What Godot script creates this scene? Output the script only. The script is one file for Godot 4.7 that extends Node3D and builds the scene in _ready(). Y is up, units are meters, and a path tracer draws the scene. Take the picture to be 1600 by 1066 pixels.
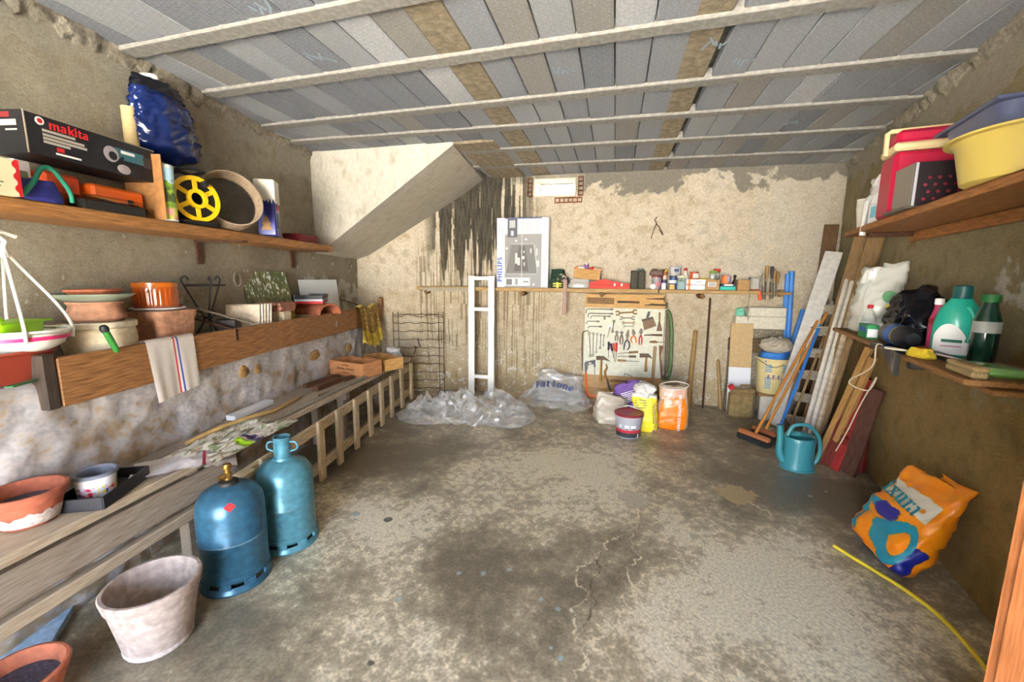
extends Node3D
# A cellar store room seen from its doorway. Metres; y up; camera above the origin; the room runs towards -z.
const FOC := 660.0
const EYE := Vector3(0, 1.5, 0)
const CEIL := 2.71
var cam_basis := Basis()
var taken := {}
var mats: Dictionary[String, StandardMaterial3D] = {}
var texs := {}
var rng := RandomNumberGenerator.new()
# walls: left x = -2.39 + 0.164 z, right x = 1.26 - 0.2 z, back z = -5.293 - 0.0283 x
const TL := 0.16255
const TR := -0.1974
const TB := 0.0283
var nl := Vector3(cos(TL), 0, -sin(TL))
var nr := Vector3(-cos(TR), 0, sin(TR))
var nb := Vector3(sin(TB), 0, cos(TB))
const OL := Vector3(-2.39, 0, 0)
const ORR := Vector3(1.26, 0, 0)
const OB := Vector3(0, 0, -5.293)

func _ready() -> void:
	rng.seed = 7
	# ---- camera
	var cam := Camera3D.new()
	cam.name = "camera"
	cam.position = EYE
	cam.rotation_degrees = Vector3(-8.52, 13.54, 0.45)
	cam.fov = rad_to_deg(2.0 * atan(533.0 / FOC))
	cam.near = 0.02
	cam.current = true
	add_child(cam)
	cam_basis = cam.basis
	# ---- sky, sun, exposure
	var sm := ProceduralSkyMaterial.new()
	sm.sky_top_color = Color(0.6, 0.7, 0.86)
	sm.sky_horizon_color = Color(0.93, 0.93, 0.92)
	sm.sky_curve = 0.16
	sm.ground_bottom_color = Color(0.55, 0.5, 0.42)
	sm.ground_horizon_color = Color(0.8, 0.78, 0.72)
	sm.sun_angle_max = 6.0
	sm.energy_multiplier = 1.0
	var sky := Sky.new()
	sky.sky_material = sm
	var env := Environment.new()
	env.background_mode = Environment.BG_SKY
	env.sky = sky
	env.tonemap_mode = Environment.TONE_MAPPER_LINEAR
	env.tonemap_exposure = EXPOSURE
	env.sdfgi_enabled = true
	env.ssao_enabled = true
	env.ssil_enabled = true
	var we := WorldEnvironment.new()
	we.name = "environment"
	we.environment = env
	add_child(we)
	var sun := DirectionalLight3D.new()
	sun.name = "sun"
	sun.light_color = Color(1.0, 0.96, 0.9)
	sun.light_energy = 4.0
	sun.light_angular_distance = 0.6
	sun.shadow_enabled = true
	add_child(sun)
	sun.look_at_from_position(Vector3.ZERO, Vector3(0.6, -0.75, 0.22), Vector3.UP)
	# ---- the place
	make_materials()
	build_structure()
	build_left_side()
	build_back_side()
	build_right_side()
	build_floor_things()

const EXPOSURE := 48.0

# ------------------------------------------------------------------ pixels of the photograph (1600 x 1066) to directions and points
func ray(x: float, y: float) -> Vector3:
	return cam_basis * Vector3((x - 800.0) / FOC, -(y - 533.0) / FOC, -1.0)
func hit(x: float, y: float, n: Vector3, o: Vector3) -> Vector3:
	var d := ray(x, y)
	return EYE + d * ((o - EYE).dot(n) / d.dot(n))
func ph(x: float, y: float, h := 0.0) -> Vector3:      # on the level at height h
	return hit(x, y, Vector3.UP, Vector3(0, h, 0))
func pz(x: float, y: float, z: float) -> Vector3:
	return hit(x, y, Vector3.BACK, Vector3(0, 0, z))
func pl(x: float, y: float, off := 0.0) -> Vector3:    # off metres in front of the left wall
	return hit(x, y, nl, OL + nl * off)
func pr(x: float, y: float, off := 0.0) -> Vector3:
	return hit(x, y, nr, ORR + nr * off)
func pb(x: float, y: float, off := 0.0) -> Vector3:
	return hit(x, y, nb, OB + nb * off)
func lw(d: float, y: float, z: float) -> Vector3:      # d metres off the left wall, beside world depth z
	return Vector3(OL.x + 0.164 * z, y, z) + nl * d
func rw(d: float, y: float, z: float) -> Vector3:
	return Vector3(ORR.x - 0.2 * z, y, z) + nr * d
func lx(d: float, y: float, z: float) -> Vector3:      # d metres off the left wall, exactly at depth z
	return Vector3(OL.x + 0.164 * z + d / cos(TL), y, z)
func bw(x: float, y: float, d: float) -> Vector3:
	return Vector3(x, y, OB.z - 0.0283 * x) + nb * d

# ------------------------------------------------------------------ things and parts
func numbered(s: String) -> String:
	if not taken.has(s):
		taken[s] = 0
		return s
	taken[s] += 1
	return "%s_%03d" % [s, taken[s]]
func tag(o: Node3D, label: String, cat: String, group := "") -> Node3D:
	o.set_meta("label", label)
	o.set_meta("category", cat)
	if group:
		o.set_meta("group", group)
	return o
func thing(called: String, label: String, cat: String, at := Vector3.ZERO, turn := 0.0, group := "") -> Node3D:
	var o := Node3D.new()
	o.name = numbered(called)
	add_child(o)
	o.position = at
	o.rotation.y = turn
	return tag(o, label, cat, group)
func part(parent: Node, called: String, mesh: Mesh, m: Material, at := Vector3.ZERO, rot := Vector3.ZERO) -> MeshInstance3D:
	var o := MeshInstance3D.new()
	o.name = called
	o.mesh = mesh
	o.material_override = m
	parent.add_child(o, true)
	o.position = at
	o.rotation = rot
	return o
func solo(called: String, label: String, cat: String, mesh: Mesh, m: Material, at := Vector3.ZERO, turn := 0.0, group := "") -> MeshInstance3D:
	var o := MeshInstance3D.new()
	o.name = numbered(called)
	o.mesh = mesh
	o.material_override = m
	add_child(o)
	o.position = at
	o.rotation.y = turn
	tag(o, label, cat, group)
	return o
func struct_node(called: String) -> Node3D:
	var o := Node3D.new()
	o.name = called
	o.set_meta("kind", "structure")
	add_child(o)
	return o
func struct(called: String, mesh: Mesh, m: Material, at := Vector3.ZERO, turn := 0.0) -> MeshInstance3D:
	var o := MeshInstance3D.new()
	o.name = called
	o.mesh = mesh
	o.material_override = m
	o.set_meta("kind", "structure")
	add_child(o)
	o.position = at
	o.rotation.y = turn
	return o
func basis_of(x: Vector3, y: Vector3) -> Basis:        # x kept, y made square to it
	var a := x.normalized()
	var c := a.cross(y).normalized()
	return Basis(a, c.cross(a), c)
func span(o: Node3D, a: Vector3, b: Vector3, up := Vector3.UP) -> void:   # lays an object whose length runs along its own y from a to b
	var d := (b - a).normalized()
	var s := d.cross(up)
	if s.length() < 0.01:
		s = d.cross(Vector3.RIGHT)
	s = s.normalized()
	o.basis = Basis(s, d, s.cross(d))
	o.position = a

# ------------------------------------------------------------------ mesh shapes (corners of a face run counterclockwise seen from outside)
func begin() -> SurfaceTool:
	var s := SurfaceTool.new()
	s.begin(Mesh.PRIMITIVE_TRIANGLES)
	s.set_smooth_group(-1)
	return s
func tri(s: SurfaceTool, a: Vector3, b: Vector3, c: Vector3) -> void:
	s.add_vertex(a); s.add_vertex(c); s.add_vertex(b)
func quad(s: SurfaceTool, a: Vector3, b: Vector3, c: Vector3, d: Vector3) -> void:
	tri(s, a, b, c); tri(s, a, c, d)
func done(s: SurfaceTool) -> ArrayMesh:
	s.generate_normals()
	return s.commit()
func join(list: Array) -> ArrayMesh:                   # [mesh, Transform3D, mesh, Transform3D, ...]
	var s := SurfaceTool.new()
	s.begin(Mesh.PRIMITIVE_TRIANGLES)
	for k in range(0, list.size(), 2):
		s.append_from(list[k], 0, list[k + 1])
	return s.commit()
func xf(x := 0.0, y := 0.0, z := 0.0, rx := 0.0, ry := 0.0, rz := 0.0) -> Transform3D:
	return Transform3D(Basis.from_euler(Vector3(rx, ry, rz)), Vector3(x, y, z))
var boxes := {}
func box(x: float, y: float, z: float, bev := 0.004) -> ArrayMesh:     # centred, chamfered
	var key := "%.4f,%.4f,%.4f,%.4f" % [x, y, z, bev]
	if boxes.has(key):
		return boxes[key]
	var s := begin()
	var h := Vector3(x, y, z) / 2.0
	var b := minf(bev, minf(h.x, minf(h.y, h.z)) * 0.6)
	for ax in 3:
		var u := (ax + 1) % 3
		var v := (ax + 2) % 3
		for sg in [-1.0, 1.0]:
			var f := []
			for c in [[-1, -1], [1, -1], [1, 1], [-1, 1]]:
				var p := Vector3()
				p[ax] = sg * h[ax]
				p[u] = c[0] * (h[u] - b)
				p[v] = c[1] * (h[v] - b)
				f.append(p)
			if sg > 0: quad(s, f[0], f[1], f[2], f[3])
			else: quad(s, f[3], f[2], f[1], f[0])
		for su in [-1.0, 1.0]:
			for sv in [-1.0, 1.0]:     # edge along ax
				var p0 := Vector3(); var p1 := Vector3(); var p2 := Vector3(); var p3 := Vector3()
				p0[ax] = -(h[ax] - b); p1[ax] = h[ax] - b; p2[ax] = h[ax] - b; p3[ax] = -(h[ax] - b)
				p0[u] = su * h[u]; p1[u] = p0[u]; p2[u] = su * (h[u] - b); p3[u] = p2[u]
				p0[v] = sv * (h[v] - b); p1[v] = p0[v]; p2[v] = sv * h[v]; p3[v] = p2[v]
				if su * sv < 0: quad(s, p0, p1, p2, p3)
				else: quad(s, p3, p2, p1, p0)
	for sx in [-1.0, 1.0]:
		for sy in [-1.0, 1.0]:
			for sz in [-1.0, 1.0]:
				var a := Vector3(sx * h.x, sy * (h.y - b), sz * (h.z - b))
				var c := Vector3(sx * (h.x - b), sy * h.y, sz * (h.z - b))
				var d := Vector3(sx * (h.x - b), sy * (h.y - b), sz * h.z)
				if sx * sy * sz > 0: tri(s, a, c, d)
				else: tri(s, a, d, c)
	boxes[key] = done(s)
	return boxes[key]
func lathe(prof: Array, seg := 32, sx := 1.0, sz := 1.0) -> ArrayMesh:  # profile of Vector2(radius, height), outside upwards then inside downwards
	var s := begin()
	var g := 1
	for i in prof.size() - 1:
		var a: Vector2 = prof[i]
		var b: Vector2 = prof[i + 1]
		if i > 0:
			var before: Vector2 = a - prof[i - 1]
			if before.length() > 1e-6 and absf(before.angle_to(b - a)) > 0.6:
				g += 1
		s.set_smooth_group(g)
		for k in seg:
			var t0 := TAU * k / seg
			var t1 := TAU * (k + 1) / seg
			var c0 := Vector3(cos(t0) * sx, 0, sin(t0) * sz)
			var c1 := Vector3(cos(t1) * sx, 0, sin(t1) * sz)
			var p0 := c0 * a.x + Vector3(0, a.y, 0)
			var p1 := c1 * a.x + Vector3(0, a.y, 0)
			var p2 := c1 * b.x + Vector3(0, b.y, 0)
			var p3 := c0 * b.x + Vector3(0, b.y, 0)
			if a.x > 1e-5: tri(s, p0, p3, p1)
			if b.x > 1e-5: tri(s, p1, p3, p2)
	return done(s)
func v2(list: Array) -> Array:
	var out := []
	for k in range(0, list.size(), 2):
		out.append(Vector2(list[k], list[k + 1]))
	return out
func smooth_path(pts: Array, sub := 6, closed := false) -> Array:
	var out := []
	var n := pts.size()
	for i in (n if closed else n - 1):
		var p0: Vector3 = pts[(i - 1 + n) % n] if closed or i > 0 else pts[i]
		var p1: Vector3 = pts[i]
		var p2: Vector3 = pts[(i + 1) % n]
		var p3: Vector3 = pts[(i + 2) % n] if closed or i < n - 2 else p2
		for k in sub:
			out.append(p1.cubic_interpolate(p2, p0, p3, float(k) / sub))
	if not closed:
		out.append(pts[n - 1])
	return out
func tube(pts: Array, r: Variant, seg := 8, closed := false) -> ArrayMesh:   # r: a radius or one for each point
	var s := begin()
	s.set_smooth_group(1)
	var n := pts.size()
	var rings := []
	var side := Vector3.ZERO
	for i in n:
		var a: Vector3 = pts[(i - 1 + n) % n] if closed or i > 0 else pts[i]
		var b: Vector3 = pts[(i + 1) % n] if closed or i < n - 1 else pts[i]
		var d := (b - a).normalized()
		if i == 0:
			side = d.cross(Vector3.UP if absf(d.y) < 0.9 else Vector3.RIGHT).normalized()
		else:
			side = (side - d * side.dot(d)).normalized()
		var up := side.cross(d)
		var rr: float = r[i] if r is Array else r
		var ring := []
		for k in seg:
			var t := TAU * k / seg
			ring.append(pts[i] + side * cos(t) * rr + up * sin(t) * rr)
		rings.append(ring)
	for i in (n if closed else n - 1):
		var p: Array = rings[i]
		var q: Array = rings[(i + 1) % n]
		for k in seg:
			var k2 := (k + 1) % seg
			quad(s, p[k], q[k], q[k2], p[k2])
	if not closed:
		s.set_smooth_group(2)
		for k in range(1, seg - 1):
			tri(s, rings[0][0], rings[0][k], rings[0][k + 1])
		s.set_smooth_group(3)
		for k in range(1, seg - 1):
			tri(s, rings[n - 1][0], rings[n - 1][k + 1], rings[n - 1][k])
	return done(s)
func prism(flat: Array, depth: float) -> ArrayMesh:    # outline in x, y pushed along z by depth (centred)
	var poly := PackedVector2Array(flat)
	if Geometry2D.is_polygon_clockwise(poly):
		poly.reverse()
	var s := begin()
	var h := depth / 2.0
	var idx := Geometry2D.triangulate_polygon(poly)
	for k in range(0, idx.size(), 3):
		var a := poly[idx[k]]
		var b := poly[idx[k + 1]]
		var c := poly[idx[k + 2]]
		if (b - a).cross(c - a) < 0:
			var t := b
			b = c
			c = t
		tri(s, Vector3(a.x, a.y, h), Vector3(b.x, b.y, h), Vector3(c.x, c.y, h))
		tri(s, Vector3(a.x, a.y, -h), Vector3(c.x, c.y, -h), Vector3(b.x, b.y, -h))
	for i in poly.size():
		var p := poly[i]
		var q := poly[(i + 1) % poly.size()]
		quad(s, Vector3(p.x, p.y, h), Vector3(p.x, p.y, -h), Vector3(q.x, q.y, -h), Vector3(q.x, q.y, h))
	return done(s)
func sheet(f: Callable, nu: int, nv: int, smooth := true, close_u := false) -> ArrayMesh:   # grid of points f(u, v), u and v from 0 to 1; carries uv
	var s := SurfaceTool.new()
	s.begin(Mesh.PRIMITIVE_TRIANGLES)
	s.set_smooth_group(1 if smooth else -1)
	var g := []
	for j in nv + 1:
		var row := []
		for i in nu + 1:
			row.append(f.call(0.0 if close_u and i == nu else float(i) / nu, float(j) / nv))
		g.append(row)
	for j in nv:
		for i in nu:
			var q := [[i, j], [i + 1, j], [i + 1, j + 1], [i, j + 1]]
			for k in [0, 2, 1, 0, 3, 2]:
				s.set_uv(Vector2(float(q[k][0]) / nu, 1.0 - float(q[k][1]) / nv))
				s.add_vertex(g[q[k][1]][q[k][0]])
	s.generate_normals()
	return s.commit()
func panel(w: float, h: float) -> ArrayMesh:           # upright print facing +z with uv
	return sheet(func(u: float, v: float): return Vector3((u - 0.5) * w, (v - 0.5) * h, 0), 1, 1)
func ring_pts(r: float, n := 32, sx := 1.0, sz := 1.0) -> Array:
	var out := []
	for k in n:
		out.append(Vector3(cos(TAU * k / n) * r * sx, 0, sin(TAU * k / n) * r * sz))
	return out
var nois := {}
func nv(p: Vector3, freq: float, sd := 1) -> float:
	if not nois.has(sd):
		var n := FastNoiseLite.new()
		n.seed = sd
		n.noise_type = FastNoiseLite.TYPE_SIMPLEX_SMOOTH
		n.frequency = 1.0
		n.fractal_octaves = 3
		nois[sd] = n
	return nois[sd].get_noise_3dv(p * freq)
# a soft closed bag: w x h x d, standing on y = 0; pinch narrows the top, puff rounds the faces, crumple roughens
func bag_mesh(w: float, h: float, d: float, pinch := 0.5, crumple := 0.01, sd := 1, top_slant := 0.0, nu := 40, nvv := 26) -> ArrayMesh:
	return sheet(func(u: float, v: float):
		var t := -u * TAU
		var cx := signf(cos(t)) * pow(absf(cos(t)), 0.55)
		var cz := signf(sin(t)) * pow(absf(sin(t)), 0.55)
		var up := clampf((v - 0.08) / 0.84, 0.0, 1.0)
		var k := 1.0
		if v < 0.08: k = v / 0.08
		elif v > 0.92: k = (1.0 - v) / 0.08
		k = minf(k, 1.0)
		var swell := (0.86 + 0.14 * sin(PI * minf(up * 1.3 + 0.12, 1.0)))
		var thin := lerpf(1.0, 1.0 - pinch, smoothstep(0.45, 1.0, up))
		var p := Vector3(cx * w / 2 * swell * k, up * h + cx * top_slant * up, cz * d / 2 * swell * thin * k)
		var nn := nv(p, 9.0, sd) * crumple + nv(p, 26.0, sd + 1) * crumple * 0.5
		var out := Vector3(cx, 0, cz).normalized() * nn
		if v > 0.3: out.y += nv(p + Vector3(3, 1, 2), 11.0, sd) * crumple
		p += out
		p.y = maxf(p.y, 0.001)
		return p, nu, nvv, true, true)

# ------------------------------------------------------------------ lettering
var fonts := {}
func font(kind := "Droid Sans", weight := 700) -> SystemFont:
	var key := kind + str(weight)
	if not fonts.has(key):
		var f := SystemFont.new()
		f.font_names = PackedStringArray([kind])
		f.font_weight = weight
		fonts[key] = f
	return fonts[key]
func text(parent: Node, words: String, height: float, m: Material, at: Vector3, rot := Vector3.ZERO, kind := "Droid Sans", weight := 700, wide := 1.0) -> MeshInstance3D:
	var t := TextMesh.new()
	t.text = words
	t.font = font(kind, weight)
	t.font_size = 32
	t.pixel_size = height / 23.0
	t.depth = 0.0008
	t.curve_step = 2.0
	var o := part(parent, "lettering", t, m, at, rot)
	o.scale = Vector3(wide, 1, 1)
	return o

# ------------------------------------------------------------------ materials
func c8(r: float, g: float, b: float) -> Color:
	return Color(r / 255.0, g / 255.0, b / 255.0)
func noise_tex(key: String, freq: float, lo: Color, hi: Color, oct := 4, size := 256, sd := 1, mid := Color(0, 0, 0, 0)) -> NoiseTexture2D:
	if texs.has(key):
		return texs[key]
	var n := FastNoiseLite.new()
	n.seed = sd
	n.frequency = freq
	n.fractal_octaves = oct
	n.noise_type = FastNoiseLite.TYPE_SIMPLEX_SMOOTH
	var t := NoiseTexture2D.new()
	t.width = size
	t.height = size
	t.seamless = true
	t.noise = n
	var g := Gradient.new()
	g.set_color(0, lo)
	g.set_color(1, hi)
	if mid.a > 0:
		g.add_point(0.5, mid)
	t.color_ramp = g
	texs[key] = t
	return t
func mat(key: String, col: Color, rough := 0.8, metal := 0.0) -> StandardMaterial3D:
	if mats.has(key):
		return mats[key]
	var m := StandardMaterial3D.new()
	m.resource_name = key
	m.albedo_color = col
	m.roughness = rough
	m.metallic = metal
	mats[key] = m
	return m
# plain colour with a mottled, slightly grimy surface; scale = repeats a metre
func mottled(key: String, col: Color, rough := 0.8, scale := 4.0, strength := 0.35, bump := 0.0, metal := 0.0) -> StandardMaterial3D:
	if mats.has(key):
		return mats[key]
	var m := mat(key, col, rough, metal)
	var lo := 1.0 - strength
	var sk := "mottle%d" % int(strength * 100)
	m.albedo_texture = noise_tex(sk, 0.02, Color(lo, lo, lo), Color(1, 1, 1), 6, 256, 5)
	m.uv1_triplanar = true
	m.uv1_scale = Vector3.ONE * scale
	if bump > 0.0:
		m.heightmap_enabled = true
		m.heightmap_texture = noise_tex("height", 0.03, Color(0, 0, 0), Color(1, 1, 1), 5, 256, 9)
		m.heightmap_scale = bump
	return m
# wood whose grain runs along its own x, y or z
func wood(key: String, col: Color, axis := 1, rough := 0.75, strength := 0.4) -> StandardMaterial3D:
	key += "xyz"[axis]
	if mats.has(key):
		return mats[key]
	var m := mat(key, col, rough)
	var lo := 1.0 - strength
	m.albedo_texture = noise_tex("wood%d" % int(strength * 100), 0.03, Color(lo, lo * 0.95, lo * 0.88), Color(1, 1, 1), 5, 256, 3)
	m.uv1_triplanar = true
	var sc := Vector3(14, 14, 14)
	sc[axis] = 0.9
	m.uv1_scale = sc
	m.heightmap_enabled = true
	m.heightmap_texture = texs["wood%d" % int(strength * 100)]
	m.heightmap_scale = 0.12
	return m
func film(key: String, col: Color, alpha: float, rough := 0.3) -> StandardMaterial3D:   # thin plastic: partly see-through
	if mats.has(key):
		return mats[key]
	var m := mat(key, Color(col.r, col.g, col.b, alpha), rough)
	m.transparency = BaseMaterial3D.TRANSPARENCY_ALPHA
	m.metallic_specular = 0.7
	return m
func glossy(key: String, col: Color, rough := 0.3, coat := 0.0) -> StandardMaterial3D:
	if mats.has(key):
		return mats[key]
	var m := mat(key, col, rough)
	if coat > 0.0:
		m.clearcoat_enabled = true
		m.clearcoat = coat
		m.clearcoat_roughness = 0.15
	return m
func picture(key: String, im: Image, rough := 0.6) -> StandardMaterial3D:
	if mats.has(key):
		return mats[key]
	var m := mat(key, Color.WHITE, rough)
	m.albedo_texture = ImageTexture.create_from_image(im)
	return m
func canvas(w: int, h: int, col: Color) -> Image:
	var im := Image.create(w, h, false, Image.FORMAT_RGB8)
	im.fill(col)
	return im
# bytes of a noise picture; stretch > 1 pulls the noise out along y
func bytes_of(w: int, h: int, freq: float, sd: int, oct := 4) -> PackedByteArray:
	var n := FastNoiseLite.new()
	n.seed = sd
	n.frequency = freq
	n.fractal_octaves = oct
	n.noise_type = FastNoiseLite.TYPE_SIMPLEX_SMOOTH
	return n.get_image(w, h, false, false, true).get_data()
func rough_relief(m: StandardMaterial3D, depth: float) -> void:
	m.heightmap_enabled = true
	m.heightmap_scale = depth

func make_materials() -> void:
	mat("black", c8(22, 22, 24), 0.55)
	mat("ink", c8(40, 40, 44), 0.8)
	mat("white_paint", c8(236, 234, 228), 0.5)
	mat("white_print", c8(238, 238, 236), 0.7)
	mat("red_print", c8(205, 30, 36), 0.6)
	mat("blue_print", c8(36, 92, 186), 0.6)
	mat("steel", c8(150, 148, 144), 0.4, 0.8)
	mottled("rust", c8(104, 66, 44), 0.85, 12.0, 0.5)
	mottled("dark_iron", c8(40, 36, 34), 0.6, 10.0, 0.4)
	mottled("old_steel", c8(176, 166, 148), 0.45, 14.0, 0.4, 0.0, 0.2)
	mottled("brass", c8(176, 138, 66), 0.4, 12.0, 0.4, 0.0, 0.8)
	mottled("terracotta", c8(196, 112, 78), 0.85, 5.0, 0.3, 0.1)
	mottled("terracotta_pale", c8(214, 158, 124), 0.85, 5.0, 0.3, 0.1)
	mottled("cream_clay", c8(222, 208, 178), 0.8, 5.0, 0.22, 0.1)
	mottled("cardboard", c8(190, 150, 98), 0.85, 5.0, 0.15)
	mottled("mortar", c8(172, 164, 146), 0.95, 5.0, 0.4, 0.5)

# ------------------------------------------------------------------ the room
func put(d: PackedByteArray, i: int, r: float, g: float, b: float) -> void:
	d[i] = clampi(int(r), 0, 255)
	d[i + 1] = clampi(int(g), 0, 255)
	d[i + 2] = clampi(int(b), 0, 255)

func floor_image() -> Image:                            # 6.2 m square: x from -3.6, z from -5.6
	var n := 1280
	var a := bytes_of(n, n, 0.006, 11, 5)
	var b := bytes_of(n, n, 0.018, 12, 5)
	var c := bytes_of(n, n, 0.07, 13, 4)
	var e := bytes_of(n, n, 0.25, 14, 2)
	var shift := PackedFloat32Array()                   # where the photograph shows large pale and dark stains
	var gn := 80
	shift.resize(gn * gn)
	var blobs := [[880, 745, 0.75, 0.5], [950, 700, 0.6, 0.25], [700, 735, 0.4, 0.1], [560, 800, 0.5, 0.25], [600, 850, 0.45, 0.3], [1180, 900, 0.6, 0.3], [1050, 960, 0.5, 0.2], [1280, 990, 0.5, 0.35], [1250, 880, 0.4, 0.25],
		[600, 720, 0.55, -0.4], [520, 700, 0.4, -0.25], [720, 700, 0.3, -0.25], [800, 930, 0.38, -0.22], [990, 860, 0.3, -0.15], [1180, 740, 0.6, -0.35], [1300, 780, 0.5, -0.35], [1000, 700, 0.35, -0.1], [930, 930, 0.3, -0.12],
		[780, 660, 0.5, 0.1], [1150, 660, 0.4, -0.1], [420, 960, 0.4, 0.05], [330, 1000, 0.4, -0.2], [640, 980, 0.4, 0.1], [1000, 1030, 0.4, 0.15], [700, 880, 0.25, -0.2]]
	var wb := []
	for q in blobs:
		var p := ph(q[0], q[1])
		wb.append([p.x, p.z, q[2], q[3]])
	for j in gn:
		for i in gn:
			var x := -3.6 + 6.2 * (i + 0.5) / gn
			var z := -5.6 + 6.2 * (j + 0.5) / gn
			var v := 0.0
			for q in wb:
				var dx: float = (x - q[0]) / q[2]
				var dz: float = (z - q[1]) / q[2]
				v += q[3] * exp(-(dx * dx + dz * dz) * 1.4)
			shift[j * gn + i] = v
	var d := PackedByteArray()
	d.resize(n * n * 3)
	for y in n:
		var gy := clampf(float(y) / n * gn - 0.5, 0, gn - 1.01)
		var g0 := int(gy)
		var fy := gy - g0
		for x in n:
			var gx := clampf(float(x) / n * gn - 0.5, 0, gn - 1.01)
			var h0 := int(gx)
			var fx := gx - h0
			var o := g0 * gn + h0
			var s := lerpf(lerpf(shift[o], shift[o + 1], fx), lerpf(shift[o + gn], shift[o + gn + 1], fx), fy)
			var i := y * n + x
			var nb_ := b[i] / 255.0
			var nc := c[i] / 255.0
			var ne := e[i] / 255.0
			var t := a[i] / 255.0 * 0.5 + nb_ * 0.5 + s
			var pale := smoothstep(0.58, 0.96, t + (nc - 0.5) * 0.7 + (ne - 0.5) * 0.2)
			var mid := smoothstep(0.12, 0.75, t + (nc - 0.5) * 0.3)
			var r := lerpf(122, 186, mid)
			var g := lerpf(113, 173, mid)
			var bl := lerpf(94, 144, mid)
			r = lerpf(r, 232, pale); g = lerpf(g, 221, pale); bl = lerpf(bl, 192, pale)
			var k := 0.86 + 0.28 * ne
			put(d, i * 3, r * k, g * k, bl * k)
	var im := Image.create_from_data(n, n, false, Image.FORMAT_RGB8, d)
	# pale mortar-filled cracks
	var cracks := [[977, 695, 972, 725, 975, 760, 990, 775], [990, 775, 1003, 800, 985, 840, 995, 870, 985, 900, 988, 930], [975, 835, 940, 862, 905, 890, 900, 915, 912, 935, 895, 950, 893, 980, 905, 1010, 897, 1040, 893, 1066], [985, 900, 975, 960, 930, 1000, 905, 1030], [990, 775, 1020, 790, 1060, 795],
		[1160, 782, 1190, 795, 1210, 815], [940, 862, 925, 930, 918, 990]]
	for q in cracks:
		var pale_line: bool = q != cracks[6]
		for k in range(0, q.size() - 2, 2):
			var p := ph(q[k], q[k + 1])
			var e2 := ph(q[k + 2], q[k + 3])
			var steps := int(p.distance_to(e2) / 0.003)
			for w in steps:
				var o := p.lerp(e2, float(w) / steps)
				o += Vector3(nv(o, 6.0, 31), 0, nv(o, 6.0, 32)) * 0.05 + Vector3(nv(o, 40.0, 33), 0, nv(o, 40.0, 34)) * 0.012
				var ix := int((o.x + 3.6) / 6.2 * n)
				var iy := int((o.z + 5.6) / 6.2 * n)
				if ix < 2 or iy < 2 or ix > n - 4 or iy > n - 4: continue
				var col := c8(238, 226, 194) if pale_line else c8(96, 86, 64)
				var wd := 1 if nv(o, 9.0, 35) < 0.05 else 2
				for yy in wd:
					for xx in wd:
						if nv(o + Vector3(xx, yy, 0), 60.0, 36) > -0.25:
							im.set_pixel(ix + xx, iy + yy, im.get_pixel(ix + xx, iy + yy).lerp(col, 0.75))
	# round cement patch, crater and paint drops
	var spots := [[1152, 773, 0.13, 206, 180, 130], [990, 778, 0.1, 190, 180, 160], [606, 812, 0.035, 74, 68, 58], [755, 895, 0.02, 168, 190, 205], [717, 895, 0.02, 170, 190, 205], [558, 803, 0.035, 150, 172, 185], [624, 935, 0.02, 170, 190, 205], [872, 951, 0.02, 175, 195, 210], [845, 936, 0.018, 175, 195, 210], [700, 980, 0.012, 210, 205, 195], [1190, 980, 0.012, 200, 200, 195], [580, 1035, 0.02, 70, 62, 48], [1265, 775, 0.02, 205, 205, 205], [1290, 768, 0.014, 205, 205, 205], [875, 1028, 0.016, 165, 195, 220], [860, 1012, 0.014, 165, 195, 220], [795, 890, 0.02, 176, 190, 196]]
	for q in spots:
		var p := ph(q[0], q[1])
		var cx := (p.x + 3.6) / 6.2 * n
		var cy := (p.z + 5.6) / 6.2 * n
		var rr: float = q[2] * (0.7 if q[2] < 0.04 else 1.0) / 6.2 * n
		for yy in range(int(cy - rr * 1.4), int(cy + rr * 1.4) + 1):
			for xx in range(int(cx - rr * 1.4), int(cx + rr * 1.4) + 1):
				var dd := Vector2(xx - cx, yy - cy).length() / rr + nv(Vector3(xx, yy, 0), 0.06, 37) * 0.5
				if dd < 1.0 and xx >= 0 and yy >= 0 and xx < n and yy < n:
					im.set_pixel(xx, yy, im.get_pixel(xx, yy).lerp(c8(q[3], q[4], q[5]), 0.8 - 0.35 * absf(nv(Vector3(xx, yy, 1), 0.2, 38))))
	return im

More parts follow.
